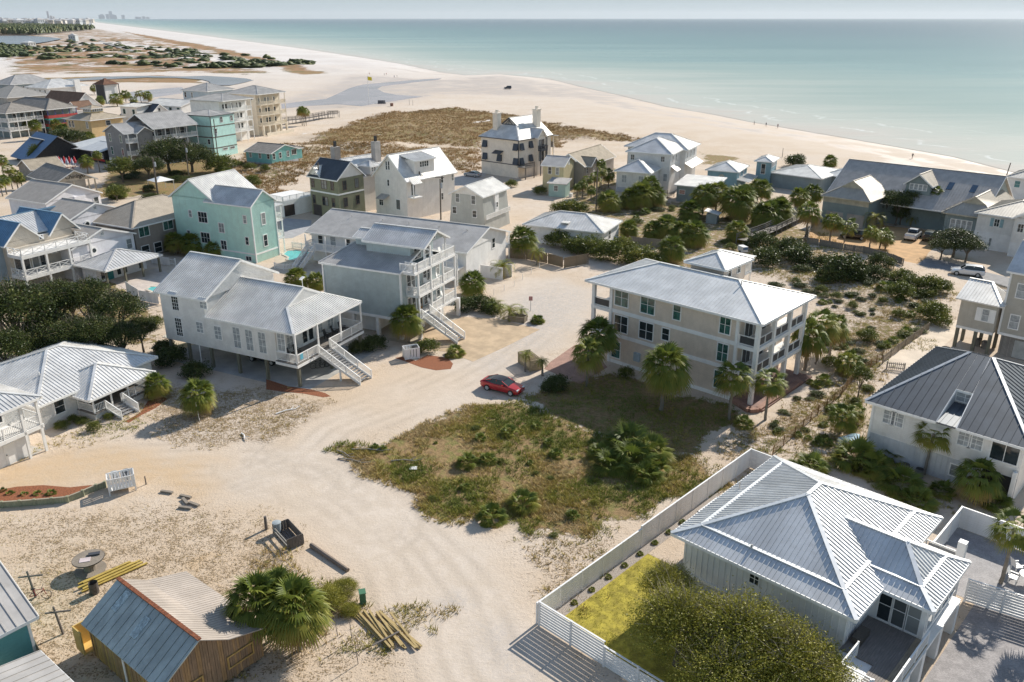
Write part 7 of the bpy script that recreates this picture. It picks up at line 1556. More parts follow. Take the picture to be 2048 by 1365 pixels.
p = G(*pt('j',648,755)); root = empty('burn_barrel', p, 0, 'rusty open steel drum beside the yellow timber', 'barrel'); m = MB(); m.tube([(0,0,0),(0,0,.3),(0,0,.6),(0,0,.88)], [.3,.305,.305,.3], 18, False); m.build('shell', M('plain', (.10,.085,.075), .7, .3, 5.), root); m = MB(); m.tube([(0,0,.5),(0,0,.52)], [.28,.28], 16); m.build('ash', BLACK, root)
p = G(*pt('k',943,830)); root = empty('utility_box', p, .3, 'small green utility pedestal by the lane', 'utility box'); m = MB(); m.box(-.2, .2, -.2, .2, 0, 1.0); m.build('cabinet', M('plain', (.05,.16,.09), .6), root); m = MB(); m.slab([(-.23,-.23,1.0),(.23,-.23,1.0),(.23,.23,1.08),(-.23,.23,1.08)], .06); m.build('lid', M('plain', (.07,.2,.11), .6), root)
# planter retaining wall
P = [G(*pt('i', *q)) for q in ((-60,1245),(20,1248),(140,1240),(240,1232),(360,1222),(465,1212),(570,1170),(660,1130),(720,1110))]; o = P[0]; root = empty('planter_wall', o, 0, 'low green-grey timber retaining wall of the mulch planter', 'retaining wall'); TG = M('wood', (.42,.42,.28), .85, .15)
for a, b_ in zip(P, P[1:]):
    m = MB(); m.bar(a-o+Vector((0,0,.26)), b_-o+Vector((0,0,.26)), .09, .5); m.build('plank', TG, root); m = MB(); m.box(-.1, .1, -.1, .1, 0, .6); m.build('post', TG, root, b_-o, .3)
    m = MB(); m.bar(a-o+Vector((0,0,.53)), b_-o+Vector((0,0,.53)), .16, .05); m.build('cap', M('wood', (.5,.44,.33), .85), root)
# driftwood and litter in the lot
for px, lab, L, a, nm in ((pt('l',660,690),'bleached driftwood branch at the west tip of the scrub lot',1.9,-5,'driftwood'),(pt('l',900,763),'thin pale stick lying in the scrub lot',1.4,0,'stick'),(pt('l',540,765),'fallen palm branches heaped at the lane corner',1.6,-18,'branch'),(pt('l',480,720),'forked dead branch at the lane corner',1.2,-40,'branch'),(pt('i',1665,770),'white broken pipe on the sandy mound',.9,-60,'pipe'),(pt('i',1970,590),'white pipe lying on the mound edge',1.3,35,'pipe')):
    p = G(*px); m = MB(); m.tube([(-L,0,.08),(-.2*L,.1,.14),(.5*L,-.05,.1),(L,.15,.2)], [.07,.06,.05,.02], 7); m.tube([(.2*L,0,.12),(.6*L,.4,.3)], [.04,.015], 6); tag(m.build(nm, M('wood', (.45,.40,.35), .9, .2) if nm != 'pipe' else TRIM, None, p, R(a)), lab, nm)
p = G(*pt('l',945,815)); m = MB(); m.slab([(-.35,-.25,.12),(.35,-.2,.1),(.3,.25,.16),(-.3,.22,.12)], .015); tag(m.build('paper_scrap', WHITE, None, p), 'white scrap of paper blown into the scrub lot', 'paper')
# ================================================================ vehicles
def loft(st, mat, name, root, smooth=True):
    """st: list of (x, [(y,z)...]) half sections from bottom centre to top centre, mirrored"""
    rings = []
    for x, hs in st: rings.append([(x, y, z) for y, z in hs]+[(x, -y, z) for y, z in hs[::-1] if y > 0])
    n = min(len(r_) for r_ in rings); m = MB(); vs = [v for r_ in rings for v in r_]; fs = []
    for i in range(len(rings)-1):
        for k in range(n): fs.append((i*n+k, i*n+(k+1) % n, (i+1)*n+(k+1) % n, (i+1)*n+k))
    fs += [tuple(range(n))[::-1], tuple((len(rings)-1)*n+k for k in range(n))]; m.add(vs, fs)
    o = m.build(name, mat, root, smooth=smooth); o.data.set_sharp_from_angle(angle=R(38)); return o
def car(name, label, pos, heading, col, kind='sedan', z=0., cat='car', roofcol=None):
    root = empty(name, (pos[0], pos[1], z), R(heading), label, cat); rough = .25
    pm, nt, pp = newmat('car_paint'); pp.inputs['Base Color'].default_value = (*col, 1); pp.inputs['Roughness'].default_value = rough; pp.inputs['Coat Weight'].default_value = .6; pp.inputs['Metallic'].default_value = .2
    L, W = {'sedan': (4.7, .92), 'suv': (4.7, .95), 'pickup': (5.5, .98), 'jeep': (4.2, .92)}[kind]
    hood = {'sedan': .92, 'suv': 1.02, 'pickup': 1.12, 'jeep': 1.1}[kind]; belt = {'sedan': .98, 'suv': 1.12, 'pickup': 1.2, 'jeep': 1.15}[kind]; gc = {'sedan': .2}.get(kind, .3)
    def hs(w, zb, zt, zc): return [(0,zb),(w*.86,zb),(w,zb+.16),(w,zb+.5*(zt-zb)),(w*.97,zt-.1),(w*.86,zt),(0,zc)]
    st = [(0,hs(W*.72,gc+.12,.62,.64)),(.1,hs(W*.88,gc+.04,.70,.74)),(.45,hs(W*.97,gc,hood-.1,hood-.06)),(1.2,hs(W,gc,hood,hood+.04)),(1.7,hs(W,gc,belt,belt)),(L*.6,hs(W,gc,belt,belt)),(L-.6,hs(W*.99,gc,belt+.02,belt+.02)),(L-.15,hs(W*.94,gc+.06,belt-.02,belt)),(L,hs(W*.82,gc+.16,belt-.2,belt-.18))]
    if kind == 'sedan': st[6] = (L-.6, hs(W*.98,gc,1.0,1.02)); st[7] = (L-.12, hs(W*.92,gc+.06,.96,1.0))
    loft([(-x+L/2, h) for x, h in st][::-1], pm, 'body', root)
    cab = {'sedan': (1.25,2.05,3.35,4.45,1.40), 'suv': (1.35,2.0,4.15,4.6,1.68), 'pickup': (1.55,2.15,3.25,3.6,1.82), 'jeep': (1.4,1.65,3.9,4.1,1.8)}[kind]; x0, x1, x2, x3, zt = cab; b0 = belt-.04
    def cs(wb, wt, z0, z1): return [(0,z0),(wb,z0),(wt,z1),(0,z1+.001)]
    gl = [(x0,cs(W*.80,W*.78,b0,b0+.03)),(x1,cs(W*.88,W*.68,b0,zt-.06)),((x1+x2)/2,cs(W*.90,W*.70,b0,zt-.02)),(x2,cs(W*.89,W*.69,b0,zt-.05)),(x3,cs(W*.80,W*.74 if kind != 'sedan' else W*.7,b0,b0+.03 if kind == 'sedan' else b0+.25))]
    loft([(-x+L/2, h) for x, h in gl][::-1], M('glass', (.02,.025,.03), .05), 'windows', root, False)
    rf = MB(); rw = W*.70
    pr = pm if roofcol is None else M('plain', roofcol, .2)
    P = [(-x+L/2, y, z_) for x, y, z_ in ((x1-.08,rw*.96,zt-.07),(x1+.15,rw,zt-.01),((x1+x2)/2,rw*1.01,zt+.02),(x2-.1,rw,zt-.01),(x2+.1,rw*.95,zt-.07))]
    vs = P+[(x, -y, z_) for x, y, z_ in P]+[(x, 0, z_+.035) for x, y, z_ in P]; fs = []
    for i in range(4): fs += [(i, i+1, 10+i+1, 10+i), (5+i+1, 5+i, 10+i, 10+i+1)]
    rf.add(vs, fs); rf.build('roof', pr, root, smooth=True)
    pl = MB()
    for s_ in (1, -1):
        for xa, za, xb, zb in ((x0,b0+.03,x1,zt-.05),(x2,zt-.05,x3,b0+(.03 if kind == 'sedan' else .25)),((x1+x2)/2,b0,(x1+x2)/2,zt-.02)): pl.bar((-xa+L/2,s_*W*.82,za),(-xb+L/2,s_*rw,zb),.06,.05)
    pl.build('pillars', pm, root)
    for s_ in (1, -1):
        for xw in (.85, L-.95):
            o = MB().tube([(0,-.11,0),(0,.11,0)], [.34 if kind == 'sedan' else .38]*2, 20).build('wheel', M('plain', (.02,.02,.02), .8), root, (-xw+L/2, s_*(W-.08), .34 if kind == 'sedan' else .38))
            MB().tube([(0,-.02,0),(0,.02,0)], [.22,.22], 14).build('rim', M('metal', (.5,.5,.5), .3, .05), o, (0, s_*.11, 0))
        MB().box(-.08,.08,-.2,.2,-.07,.07).build('headlight', M('glass', (.6,.62,.62), .1), root, (L/2-.14, s_*W*.62, .68 if kind == 'sedan' else .82))
        MB().box(-.05,.05,-.18,.18,-.07,.07).build('taillight', M('glass', (.3,.01,.01), .2), root, (-L/2+.06, s_*W*.68, .82 if kind == 'sedan' else .95))
        MB().box(-.1,.1,-.1,.1,-.06,.07).build('mirror', pm, root, (-x1+L/2+.25, s_*(W+.08), belt+.05))
    MB().box(-.03,.03,-W*.5,W*.5,-.14,.12).build('grille', BLACK, root, (L/2-.04, 0, .5 if kind == 'sedan' else .7))
    MB().box(-L*.4,L*.4,-W*.8,W*.8,gc-.06,gc+.05).build('underside', BLACK, root)
    if kind == 'pickup': MB().box(-L/2+.15, -L/2+1.75, -W*.78, W*.78, belt-.02, belt+.03).build('bed_shade_panel', M('plain', (.10,.09,.08), .8), root)  # dark panel paints the shaded hollow of the open bed
    return root
a, b_ = G(*pt('l',1440,275)), G(*pt('l',1610,318)); c = (a+b_)/2
cr = car('red_car', 'shiny red coupe-style car with a dark roof parked at the lane edge', (c.x+.45, c.y+.75), math.degrees(math.atan2((b_-a).y, (b_-a).x)), (.42,.012,.018), roofcol=(.03,.02,.03))
c = Q2(STILT, 4.2, 8.0); g = G(*c); car('dark_suv', 'dark SUV parked under the white stilt house', (g.x, g.y), 154+180, (.03,.03,.035), 'suv')
g = G(*pt('h',1620,190)); car('white_suv', 'white SUV parked on the grey road by the arched house', (g.x, g.y), 155, (.72,.72,.73), 'suv')
g = G(*pt('d',1215,850)); car('white_pickup', 'white pickup truck parked nose-in on the orange gravel court', (g.x, g.y), 52, (.68,.68,.68), 'pickup', cat='truck')
g = G(*pt('d',775,850)); car('black_suv', 'black SUV parked on the orange gravel behind palms', (g.x, g.y), 152, (.02,.02,.022), 'suv')
g = G(*pt('d',1340,860)); car('olive_jeep', 'dark olive off-roader parked next to the white pickup', (g.x, g.y), 55, (.05,.05,.035), 'jeep')
p = on(*pt('b',1760,268)); car('beach_jeep', 'dark off-roader standing on the beach by the water', (p.x, p.y), 170, (.035,.03,.05), 'jeep', p.z)
g = G(*pt('b',1520,865)); car('silver_car', 'silver car parked in the court behind the flared grey house', (g.x, g.y), 145, (.35,.36,.38), 'sedan')
g = G(*pt('b',405,1140)); car('grey_car', 'dark car in the paved court beside the olive house', (g.x-1, g.y+1), 150, (.05,.05,.055), 'sedan') if 0 else None
def bike(px, ang, label, col, z=0., off=(0,0)):
    p = G(*px); root = empty('bicycle', (p.x+off[0], p.y+off[1], z), R(ang), label, 'bicycle'); fm = M('plain', col, .4)
    for x in (-.52, .52):
        t = MB(); t.tube([(x+.33*math.cos(a*math.pi/8), 0, .34+.33*math.sin(a*math.pi/8)) for a in range(17)], [.022]*17, 5, False); t.build('wheel', BLACK, root)
    f = MB()
    for a, b_ in (((-.52,0,.34),(-.1,0,.34)),((-.1,0,.34),(-.2,0,.85)),((-.2,0,.8),(.4,0,.78)),((.4,0,.9),(.52,0,.34)),((-.1,0,.34),(.38,0,.7)),((-.52,0,.34),(-.2,0,.8))): f.bar(a, b_, .035)
    f.build('frame', fm, root); MB().bar((-.32,0,.9),(-.08,0,.9),.12,.05).build('saddle', BLACK, root); MB().bar((.38,-.28,.98),(.38,.28,.98),.03).build('handlebar', BLACK, root)
bike(pt('j',265,800), 15, 'red bicycle leaning near the clothesline post', (.25,.02,.02))
for k in range(4): bike(pt('f',330,1150), 20+k*8, ('black bicycle nearest the stairs in the rack under the stilt house','grey bicycle in the rack under the stilt house','second dark bicycle in the rack under the stilt house','last dark bicycle in the rack under the stilt house')[k], (.10,.11,.12), 0, (k*.45-.6, k*.25))
# ================================================================ poles, boardwalks, beach bits
UP = M('wood', (.20,.17,.14), .9, .15)
def utility(rt): 
    for s_ in (0,): MB().tube([(.3,0,6.2),(.3,0,7.2)], [.22,.22], 10).build('transformer', M('plain', (.42,.46,.5), .5), rt)
    MB().bar((-.9,0,8.3),(.9,0,8.3),.1,.12).build('crossarm', UP, rt)
for base, h, lab in ((pt('b',1165,1140),9.,'utility pole in front of the white gable house'),(pt('b',1303,1160),8.,'utility pole beside the flared grey house'),(pt('b',490,1130),10.5,'utility pole before the olive house'),(pt('B',395,1140),8.,'utility pole above the mint house roof'),(pt('B',690,955),11.,'utility pole against the teal block house'),(pt('e',1075,130),8.,'lamp pole beside the white canopy tent'),(pt('A',1600,1310),8.,'pole near the canopy tent')): pole('utility_pole', lab, base, h, .15, 'utility pole', UP, (.1,0), utility if 'lamp' not in lab else None)
pole('light_pole', 'leaning bare pole standing by the end beach house', pt('d',1855,570), 8.2, .12, 'pole', UP, (1.1,.3)); pole('palm_pole', 'grey pole among the thin palms', pt('c',655,760), 9, .14, 'pole', UP)
pole('sign_post', 'small red and white road sign at the cul-de-sac bed', pt('f',1745,760), 2.1, .04, 'sign', M('plain',(.5,.5,.5),.5), (0,0), lambda r_: MB().box(-.25,.25,-.03,.0,1.5,2.1).build('sign_plate', M('plain', (.55,.25,.24), .5), r_))
def boardwalk(name, label, pts, w=1.6, z=.9, h=1.0, mat=None):
    o = pts[0]; root = empty(name, (o.x, o.y, 0), 0, label, 'boardwalk'); mat = mat or M('wood', (.34,.30,.26), .9, .2)
    for a, b_ in zip(pts, pts[1:]):
        a, b_ = a-o, b_-o; d = b_-a; L = d.length; u = d/L; s_ = Vector((-u.y, u.x, 0)); up = Vector((0,0,1)); n = int(L/.5)
        pl = MB(); pl.box(0, .46, -w/2, w/2, -.05, 0); me = pl.mesh('plank'); me.materials.append(mat)
        for i in range(n): link('plank', me, root, a+u*(i*.5)+up*z, math.atan2(u.y, u.x))
        for q in (-1, 1):
            r_ = MB()
            for hh in (.35, .65, 1.): r_.bar(a+s_*q*w/2+up*(z+h*hh), b_+s_*q*w/2+up*(z+h*hh), .06, .12)
            r_.build('rail', mat, root)
            for i in range(max(2, int(L/2.2))+1):
                p_ = a+d*i/max(2, int(L/2.2))+s_*q*(w/2+.05); m_ = MB(); m_.box(-.06, .06, -.06, .06, 0, z+h+.05); m_.build('post', mat, root, p_)
boardwalk('boardwalk', 'weathered raised boardwalk with rails leading past the palms to the beach', [GP('d',-60,900), GP('d',150,820), GP('d',300,745), GP('d',420,690)], 2.2)
boardwalk('boardwalk', 'raised wooden boardwalk crossing the dunes beside the cream tower house', [GP('B',1345,605), GP('B',1500,590), GP('B',1680,560), GP('B',1800,535), GP('B',1910,530)], 2.5, 1.4, 1.1, M('wood', (.22,.19,.17), .9, .2))
boardwalk('boardwalk', 'short wooden access ramp along the white beach house', [GP('c',900,745), GP('c',1030,700), GP('c',1165,660)], 1.5, .4, .8)
p = on(*pt('b',813,372)); root = empty('beach_flag', p, 0, 'tall white flagpole flying a yellow flag at the beach', 'flag'); MB().tube([(0,0,-.2),(0,0,12.5)], [.14,.09], 8).build('flagpole', TRIM, root); MB().prism([(0,10.6),(2.,10.4),(1.9,11.9),(0,12.2)], 'y', -.03, .03).build('flag', M('plain', (.75,.6,.03), .6), root)
for x, y, lab in ((968,385,'trash barrel on the sand before the dune'),): p = on(*pt('b',x,y)); m = MB(); m.tube([(0,0,0),(0,0,1.3)], [.7,.75], 12); tag(m.build('beach_bin', M('plain',(.25,.13,.09),.7), None, p), lab, 'bin')
for i, (x, y) in enumerate(((880,368),(892,368),(906,368),(920,368))): p = on(*pt('b',x,y)); m = MB(); m.box(-.5,.5,-.25,.25,.0,.5).box(-.5,.5,.15,.25,.5,1.5); tag(m.build('beach_chair', M('plain',(.12,.12,.14),.6), None, p, .3*i), 'beach chair in the row by the tidal pool', 'chair', 'beach chairs by the tidal pool')
# white canopy tent
p = on(*pt('A',1600,1290)); root = empty('canopy_tent', p, R(50), 'white canopy tent beside the mint house roof', 'tent')
for x, y in ((0,0),(4,0),(4,4),(0,4)): MB().box(-.05,.05,-.05,.05,0,2.3).build('leg', TRIM, root, (x, y, 0))
mm = MB(); mm.add([(-.2,-.2,2.3),(4.2,-.2,2.3),(4.2,4.2,2.3),(-.2,4.2,2.3),(2,2,3.2)], [(0,1,4),(1,2,4),(2,3,4),(3,0,4)]); mm.build('canopy', WHITE, root)
# restaurant colour: umbrellas, stools, signs
for i in range(7):
    p = on(*pt('A', 610+i*26, 1030+(i % 2)*18)); root = empty('folded_umbrella', p, 0, 'folded red patio umbrella outside the black restaurant' if i % 2 == 0 else 'folded blue-white patio umbrella outside the black restaurant', 'umbrella', 'red patio umbrellas' if i % 2 == 0 else 'blue-white patio umbrellas')
    MB().tube([(0,0,0),(0,0,2.8)], [.05,.05], 6).build('pole', TRIM, root); MB().tube([(0,0,1.),(0,0,1.5),(0,0,2.7)], [.35,.45,.08], 8).build('cloth', M('plain', (.55,.03,.04) if i % 2 == 0 else (.45,.5,.6), .7), root)
for i, (x, y) in enumerate(((640,1060),(690,1065),(740,1060),(1450,1285))): p = on(*pt('A', x, y)); m = MB(); m.box(-.8,.8,-.4,.4,.68,.75).box(-.1,.1,-.1,.1,0,.68); tag(m.build('patio_table', M('plain',(.5,.12,.05),.6), None, p, .5), 'orange-red picnic table outside the black restaurant' if i < 3 else 'red picnic table on the green by the canopy tent', 'table', 'picnic tables' if i < 3 else None)
def text_mesh(txt, size, font_shear=0.):
    cu = bpy.data.curves.new('lettering', 'FONT'); cu.body = txt; cu.size = size; cu.extrude = .03; cu.align_x = 'CENTER'; cu.shear = font_shear; cu.resolution_u = 3; cu.offset = .012
    o = bpy.data.objects.new('lettering', cu); COL.objects.link(o); bpy.context.view_layer.update(); me = bpy.data.meshes.new_from_object(o); bpy.data.objects.remove(o); return me
# ---- signs
def sign_on(h, name, label, txt, size, x, y, z, mat, board=None, shear=0., rot=0.):
    c, s_ = math.cos(h.a), math.sin(h.a); root = empty(name, (h.o.x+x*c-y*s_, h.o.y+x*s_+y*c, z), h.a, label, 'sign')
    if board: board(root)
    me = text_mesh(txt, size, shear); me.materials.append(mat); link('lettering', me, root, (0,-.1,-size*.35), (R(90), R(rot), 0))
sign_on(SCRIPT, 'script_sign', 'black cursive sign mounted on the grey bar gable', 'Chiringo', 1.25, 4.75, .25, 3.95, BLACK, None, .35)
def oval(rt):
    m = MB(); n = 24; m.add([(1.75*math.cos(2*math.pi*k/n), -.03, .95*math.sin(2*math.pi*k/n)) for k in range(n)]+[(1.75*math.cos(2*math.pi*k/n), .04, .95*math.sin(2*math.pi*k/n)) for k in range(n)], [tuple(range(n)), tuple(range(n, 2*n))[::-1]]+[(k, k+n, (k+1) % n+n, (k+1) % n) for k in range(n)]); m.build('board', M('plain', (.30,.12,.22), .5), rt)
    m = MB(); m.add([(1.55*math.cos(2*math.pi*k/n), -.05, .78*math.sin(2*math.pi*k/n)) for k in range(n)]+[(1.55*math.cos(2*math.pi*k/n), -.03, .78*math.sin(2*math.pi*k/n)) for k in range(n)], [tuple(range(n)), tuple(range(n, 2*n))[::-1]]+[(k, k+n, (k+1) % n+n, (k+1) % n) for k in range(n)]); m.build('face', M('plain', (.60,.10,.06), .5), rt)
p = G(*pt('A',480,935)); hh = type('h', (), dict(a=R(52), o=Vector((p.x, p.y, 0))))
b = House('ivy_gable', 'dark triangular restaurant front grown with ivy and carrying an oval sign', pt('A',340,990), 0, 52, 'restaurant')
b.mb('wall', BLKW).prism([(-1.5,0),(9.5,0),(9.5,1.5),(3.6,5.8),(-1.5,1.5)], 'y', 0, .6); b.roof([[(3.6,-.3,5.95),(3.6,9,5.95),(10.3,9,1.5),(10.3,-.3,1.5)]], M('plain', (.05,.05,.055), .7), w=0, fascia=TRIM); b.done()
V, T, C = leaf_crown(77, 120, 40, .05, .9, spread=.35, hollow=.3); V = V*np.array([2.6, .25, 2.6]); link('ivy', np_mesh('ivy', V, T, LM_SHRUB, dict(tone=C)), b.root, (1.4,-.2,1.2))
sign_on(b, 'oval_sign', 'red oval restaurant sign with orange lettering on the ivy gable', 'Red Bar', .75, 4.2, -.12, 2.6, M('plain', (.85,.38,.10), .5), oval)
# ---- chairs and porch furniture
_CH = {}
def chair_meshes(mat):
    if mat.name not in _CH:
        d = {}; m = MB(); m.box(-.28,.28,-.26,.28,.38,.43); d['seat'] = m.mesh('seat'); m = MB(); m.slab([(-.28,.26,.42),(.28,.26,.42),(.26,.48,1.08),(-.26,.48,1.08)], .05); d['backrest'] = m.mesh('backrest')
        m = MB(); m.box(-.03,.03,-.03,.03,0,.4); d['leg'] = m.mesh('leg'); m = MB(); m.box(-.04,.04,-.3,.3,.58,.62); d['armrest'] = m.mesh('armrest')
        for v in d.values(): v.materials.append(mat)
        _CH[mat.name] = d
    return _CH[mat.name]
def chair(h, x, y, z, rz, label, group, mat=None, name='chair'):
    d = chair_meshes(mat or TRIM); c, s_ = math.cos(h.a), math.sin(h.a); root = empty(name, (h.o.x+x*c-y*s_, h.o.y+x*s_+y*c, z), h.a+rz, label, 'chair', group)
    link('seat', d['seat'], root); link('backrest', d['backrest'], root)
    for lx in (-.24, .24):
        link('armrest', d['armrest'], root, (lx*1.2, .02, 0))
        for ly in (-.22, .24): link('leg', d['leg'], root, (lx, ly, 0))
for x in (.8, 3.8, 5.2, 7.4): chair(BALC, x, .85, 8.7, random.uniform(-.4,.4), 'white slatted chair on the rooftop deck of the balcony house', 'rooftop deck chairs')
for x in (.8, 3.6, 6.6): chair(BALC, x, .9, 5.65, random.uniform(-.4,.4), 'white slatted chair on the middle balcony of the balcony house', 'middle balcony chairs')
for x in (4.4, 6.0, 7.8): chair(BALC, x, .9, 2.75, random.uniform(-.4,.4), 'white slatted chair on the lowest balcony beside the stairs', 'lowest balcony chairs')
for x in (.9, 2.2, 7.4, 8.8, 10.2): chair(STILT, x, 1.5, 2.75, random.uniform(-.3,.3), 'black rocking chair on the stilt house porch', 'porch rockers', BLACK, 'rocking_chair')
for q, rz in (((18.0,-4.4),0),((19.4,-5.9),2.6),((17.4,-6.2),-2.2),((19.6,-4.2),.9)): chair(BATT, *q, 0.02, rz, 'white metal chair round the patio umbrella table', 'patio chairs')
c, s_ = math.cos(BATT.a), math.sin(BATT.a); tp = AW(18.5,-5.2); root = empty('patio_table', (*tp, 0.02), 0, 'round white patio table on the paver patio', 'table')
MB().tube([(0,0,.7),(0,0,.75)], [.62,.62], 24).build('table_top', TRIM, root); MB().tube([(0,0,0),(0,0,.7)], [.2,.06], 10).build('pedestal', TRIM, root)
root = empty('striped_umbrella', (*tp, .78), 0, 'folded black and white striped umbrella standing in the patio table', 'umbrella'); MB().tube([(0,0,0),(0,0,1.9)], [.03,.03], 6).build('pole', TRIM, root)
for k in range(8): MB().tube([(0,0,.35+k*.17),(0,0,.35+k*.17+.17)], [.20-.018*k,.18-.018*k], 10).build('stripe', BLACK if k % 2 else WHITE, root)
for i, (x, y) in enumerate(((9.3,14.2),(9.9,14.6))):
    m = MB(); n = 20; P = [(1.25*math.cos(2*math.pi*k/n), .33*math.sin(2*math.pi*k/n)*(1-.15*math.cos(2*math.pi*k/n))) for k in range(n)]; m.prism(P, 'z', -.04, .04)
    w = AW(x, y); tag(m.build('surfboard', M('plain', (.68,.50,.10) if i == 0 else (.62,.68,.66), .3), None, (*w, 1.35+.1*i), (R(58), R(10), BATT.a)), ('yellow' if i == 0 else 'pale white') + ' surfboard leaning behind the white slat fence', 'surfboard')
# blue covered tank, potted things by the palmetto thicket
p = G(*pt('p',860,690)); root = empty('covered_boat', p, .5, 'small dinghy under a pale blue cover beside the dark roof house', 'boat'); m = MB(); m.prism([(-1.1,-.5),(.7,-.5),(1.3,0),(.7,.5),(-1.1,.5)], 'z', 0, .35); m.build('hull', TRIM, root); m = MB(); m.add([(-1.1,-.5,.36),(.7,-.5,.36),(1.3,0,.36),(.7,.5,.36),(-1.1,.5,.36),(-.9,0,.75),(.7,0,.62)], [(0,1,6,5),(1,2,6),(2,3,6),(3,4,5,6),(4,0,5)]); m.build('cover', M('plain', (.30,.48,.60), .6), root)
for x, y in ((1690,715),(1755,735)):
    p = G(*pt('h',x,y)); root = empty('air_conditioner', p, 0, 'round grey air conditioner under the beige stilt house', 'air conditioner', 'air conditioners under the beige house'); MB().tube([(0,0,0),(0,0,.85)], [.45,.45], 14).build('casing', M('plain', (.20,.18,.16), .7), root); MB().tube([(0,0,.86),(0,0,.9)], [.4,.4], 14).build('fan_grille', BLACK, root)
p = G(*pt('h',1455,790)); root = empty('fire_pit', p, 0, 'dark round fire bowl on a stand in the side yard', 'fire bowl'); MB().tube([(0,0,0),(0,0,.9)], [.04,.04], 6).build('stand', BLACK, root); MB().tube([(0,0,.85),(0,0,1.0)], [.25,.5], 14).build('bowl', BLACK, root)
for x, y in ((1360,275),(1440,280),(1520,300)): p = G(*pt('m',x/1.0,y)); 
p = on(*pt('c',1475,850)); root = empty('garden_kiosk', p, R(64), 'tiny kiosk with a silver roof among the palms', 'kiosk'); MB().box(0,2,0,2,0,1.9).build('wall', BLUEG, root); MB().slab([(-.4,-.4,1.9),(2.4,-.4,1.9),(2.4,2.4,2.5),(-.4,2.4,2.5)], .1).build('roof', GALV, root)
p = on(*pt('c',1655,1045)); root = empty('utility_cart', p, .3, 'small white and blue cart at the beach access gate', 'cart'); MB().box(-.5,.5,-.8,.8,.3,1.2).build('body', TRIM, root); MB().box(-.45,.45,-.82,-.8,.7,1.1).build('windscreen', M('plain',(.1,.2,.35),.3), root)
for dx in (-.5,.5): MB().tube([(dx-.05,0,.25),(dx+.05,0,.25)], [.25,.25], 12).build('wheel', BLACK, root)
# ---------------------------------------------------------------- people
def person_mesh(walk):
    J = [(0,0,.92),(0,0,1.12),(0,0,1.38),(0,0,1.50),(0,.02,1.58),(0,.02,1.72)]; E = [(0,1),(1,2),(2,3),(3,4),(4,5)]; Rr = [.15,.13,.16,.06,.09,.085]
    def add(ps, rs, root):
        for p_, r_ in zip(ps, rs): J.append(p_); Rr.append(r_); E.append((root, len(J)-1)); root = len(J)-1
    w = .26 if walk else .05
    add([(.10,0,.86),(.11,-w*.6,.48),(.11,-w*1.1+.05,.10),(.11,-w*1.1-.12,.05)], [.09,.06,.045,.04], 0); add([(-.10,0,.86),(-.11,w*.9,.50),(-.11,w*1.5,.13),(-.11,w*1.5-.14,.05)], [.09,.06,.045,.04], 0)
    add([(.20,0,1.38),(.25,w*.6,1.12),(.24,w*.5-.1,.88),(.24,w*.5-.14,.80)], [.06,.045,.035,.035], 2); add([(-.20,0,1.38),(-.25,-w*.6,1.12),(-.24,-w*.7-.1,.9),(-.24,-w*.7-.16,.82)], [.06,.045,.035,.035], 2)
    me = bpy.data.meshes.new('body'); me.from_pydata(J, E, []); o = bpy.data.objects.new('tmp', me); COL.objects.link(o)
    md = o.modifiers.new('s', 'SKIN'); o.modifiers.new('u', 'SUBSURF').levels = 1
    for i, r_ in enumerate(Rr): me.skin_vertices[0].data[i].radius = (r_, r_*.85)
    me.skin_vertices[0].data[0].use_root = True
    dg = bpy.context.evaluated_depsgraph_get(); dg.update(); m2 = bpy.data.meshes.new_from_object(o.evaluated_get(dg)); bpy.data.objects.remove(o); m2.name = 'person'; return m2
def person_mat(top, leg):
    m, nt, p_ = newmat('clothing'); s = N(nt, 'SeparateXYZ'); nt.links.new(N(nt, 'TexCoord').outputs['Object'], s.inputs[0]); z = s.outputs[2]
    c_ = mixc(nt, math_(nt, 'GREATER_THAN', z, .9), leg, top); c_ = mixc(nt, math_(nt, 'GREATER_THAN', z, 1.5), c_, (.45,.28,.20)); c_ = mixc(nt, math_(nt, 'GREATER_THAN', z, 1.70), c_, (.05,.035,.025)); c_ = mixc(nt, math_(nt, 'LESS_THAN', z, .5), c_, (.42,.27,.19)); nt.links.new(c_, p_.inputs['Base Color']); p_.inputs['Roughness'].default_value = .8; return m
PM = [person_mesh(True), person_mesh(False)]
for i, (sh, x, y, rz, k, t, l, lab) in enumerate((('d',1212,255,1.9,0,(.05,.05,.06),(.04,.04,.05),'person in dark clothes walking along the beach behind the beach house'),('b',985,192,.4,1,(.08,.10,.25),(.05,.05,.06),'person in a navy top standing on the far beach'),('b',1004,190,2.,1,(.05,.05,.06),(.05,.05,.05),'person in black standing on the far beach'),('b',918,176,1.,0,(.4,.38,.36),(.1,.1,.12),'person in a grey top walking on the far beach'),('b',931,174,2.4,0,(.45,.12,.10),(.3,.28,.25),'person in a red top walking on the far beach'),('b',815,172,.2,1,(.5,.2,.15),(.2,.16,.14),'person in an orange top by the far waterline'),
                                                       ('c',1815,185,.2,0,(.15,.14,.14),(.1,.1,.1),'wader in dark clothes at the water edge'),('c',1735,172,1.2,1,(.3,.28,.26),(.12,.1,.1),'wader in a pale top at the water edge'),('c',1895,195,2.2,1,(.2,.1,.1),(.1,.1,.1),'wader in a maroon top at the water edge'))):
    p = on(*pt(sh, x, y)); p.z = max(p.z, SEA_Z-.1); me = PM[k].copy(); me.materials.clear(); me.materials.append(person_mat(t, l)); tag(link('person', me, None, p, rz), lab, 'person')
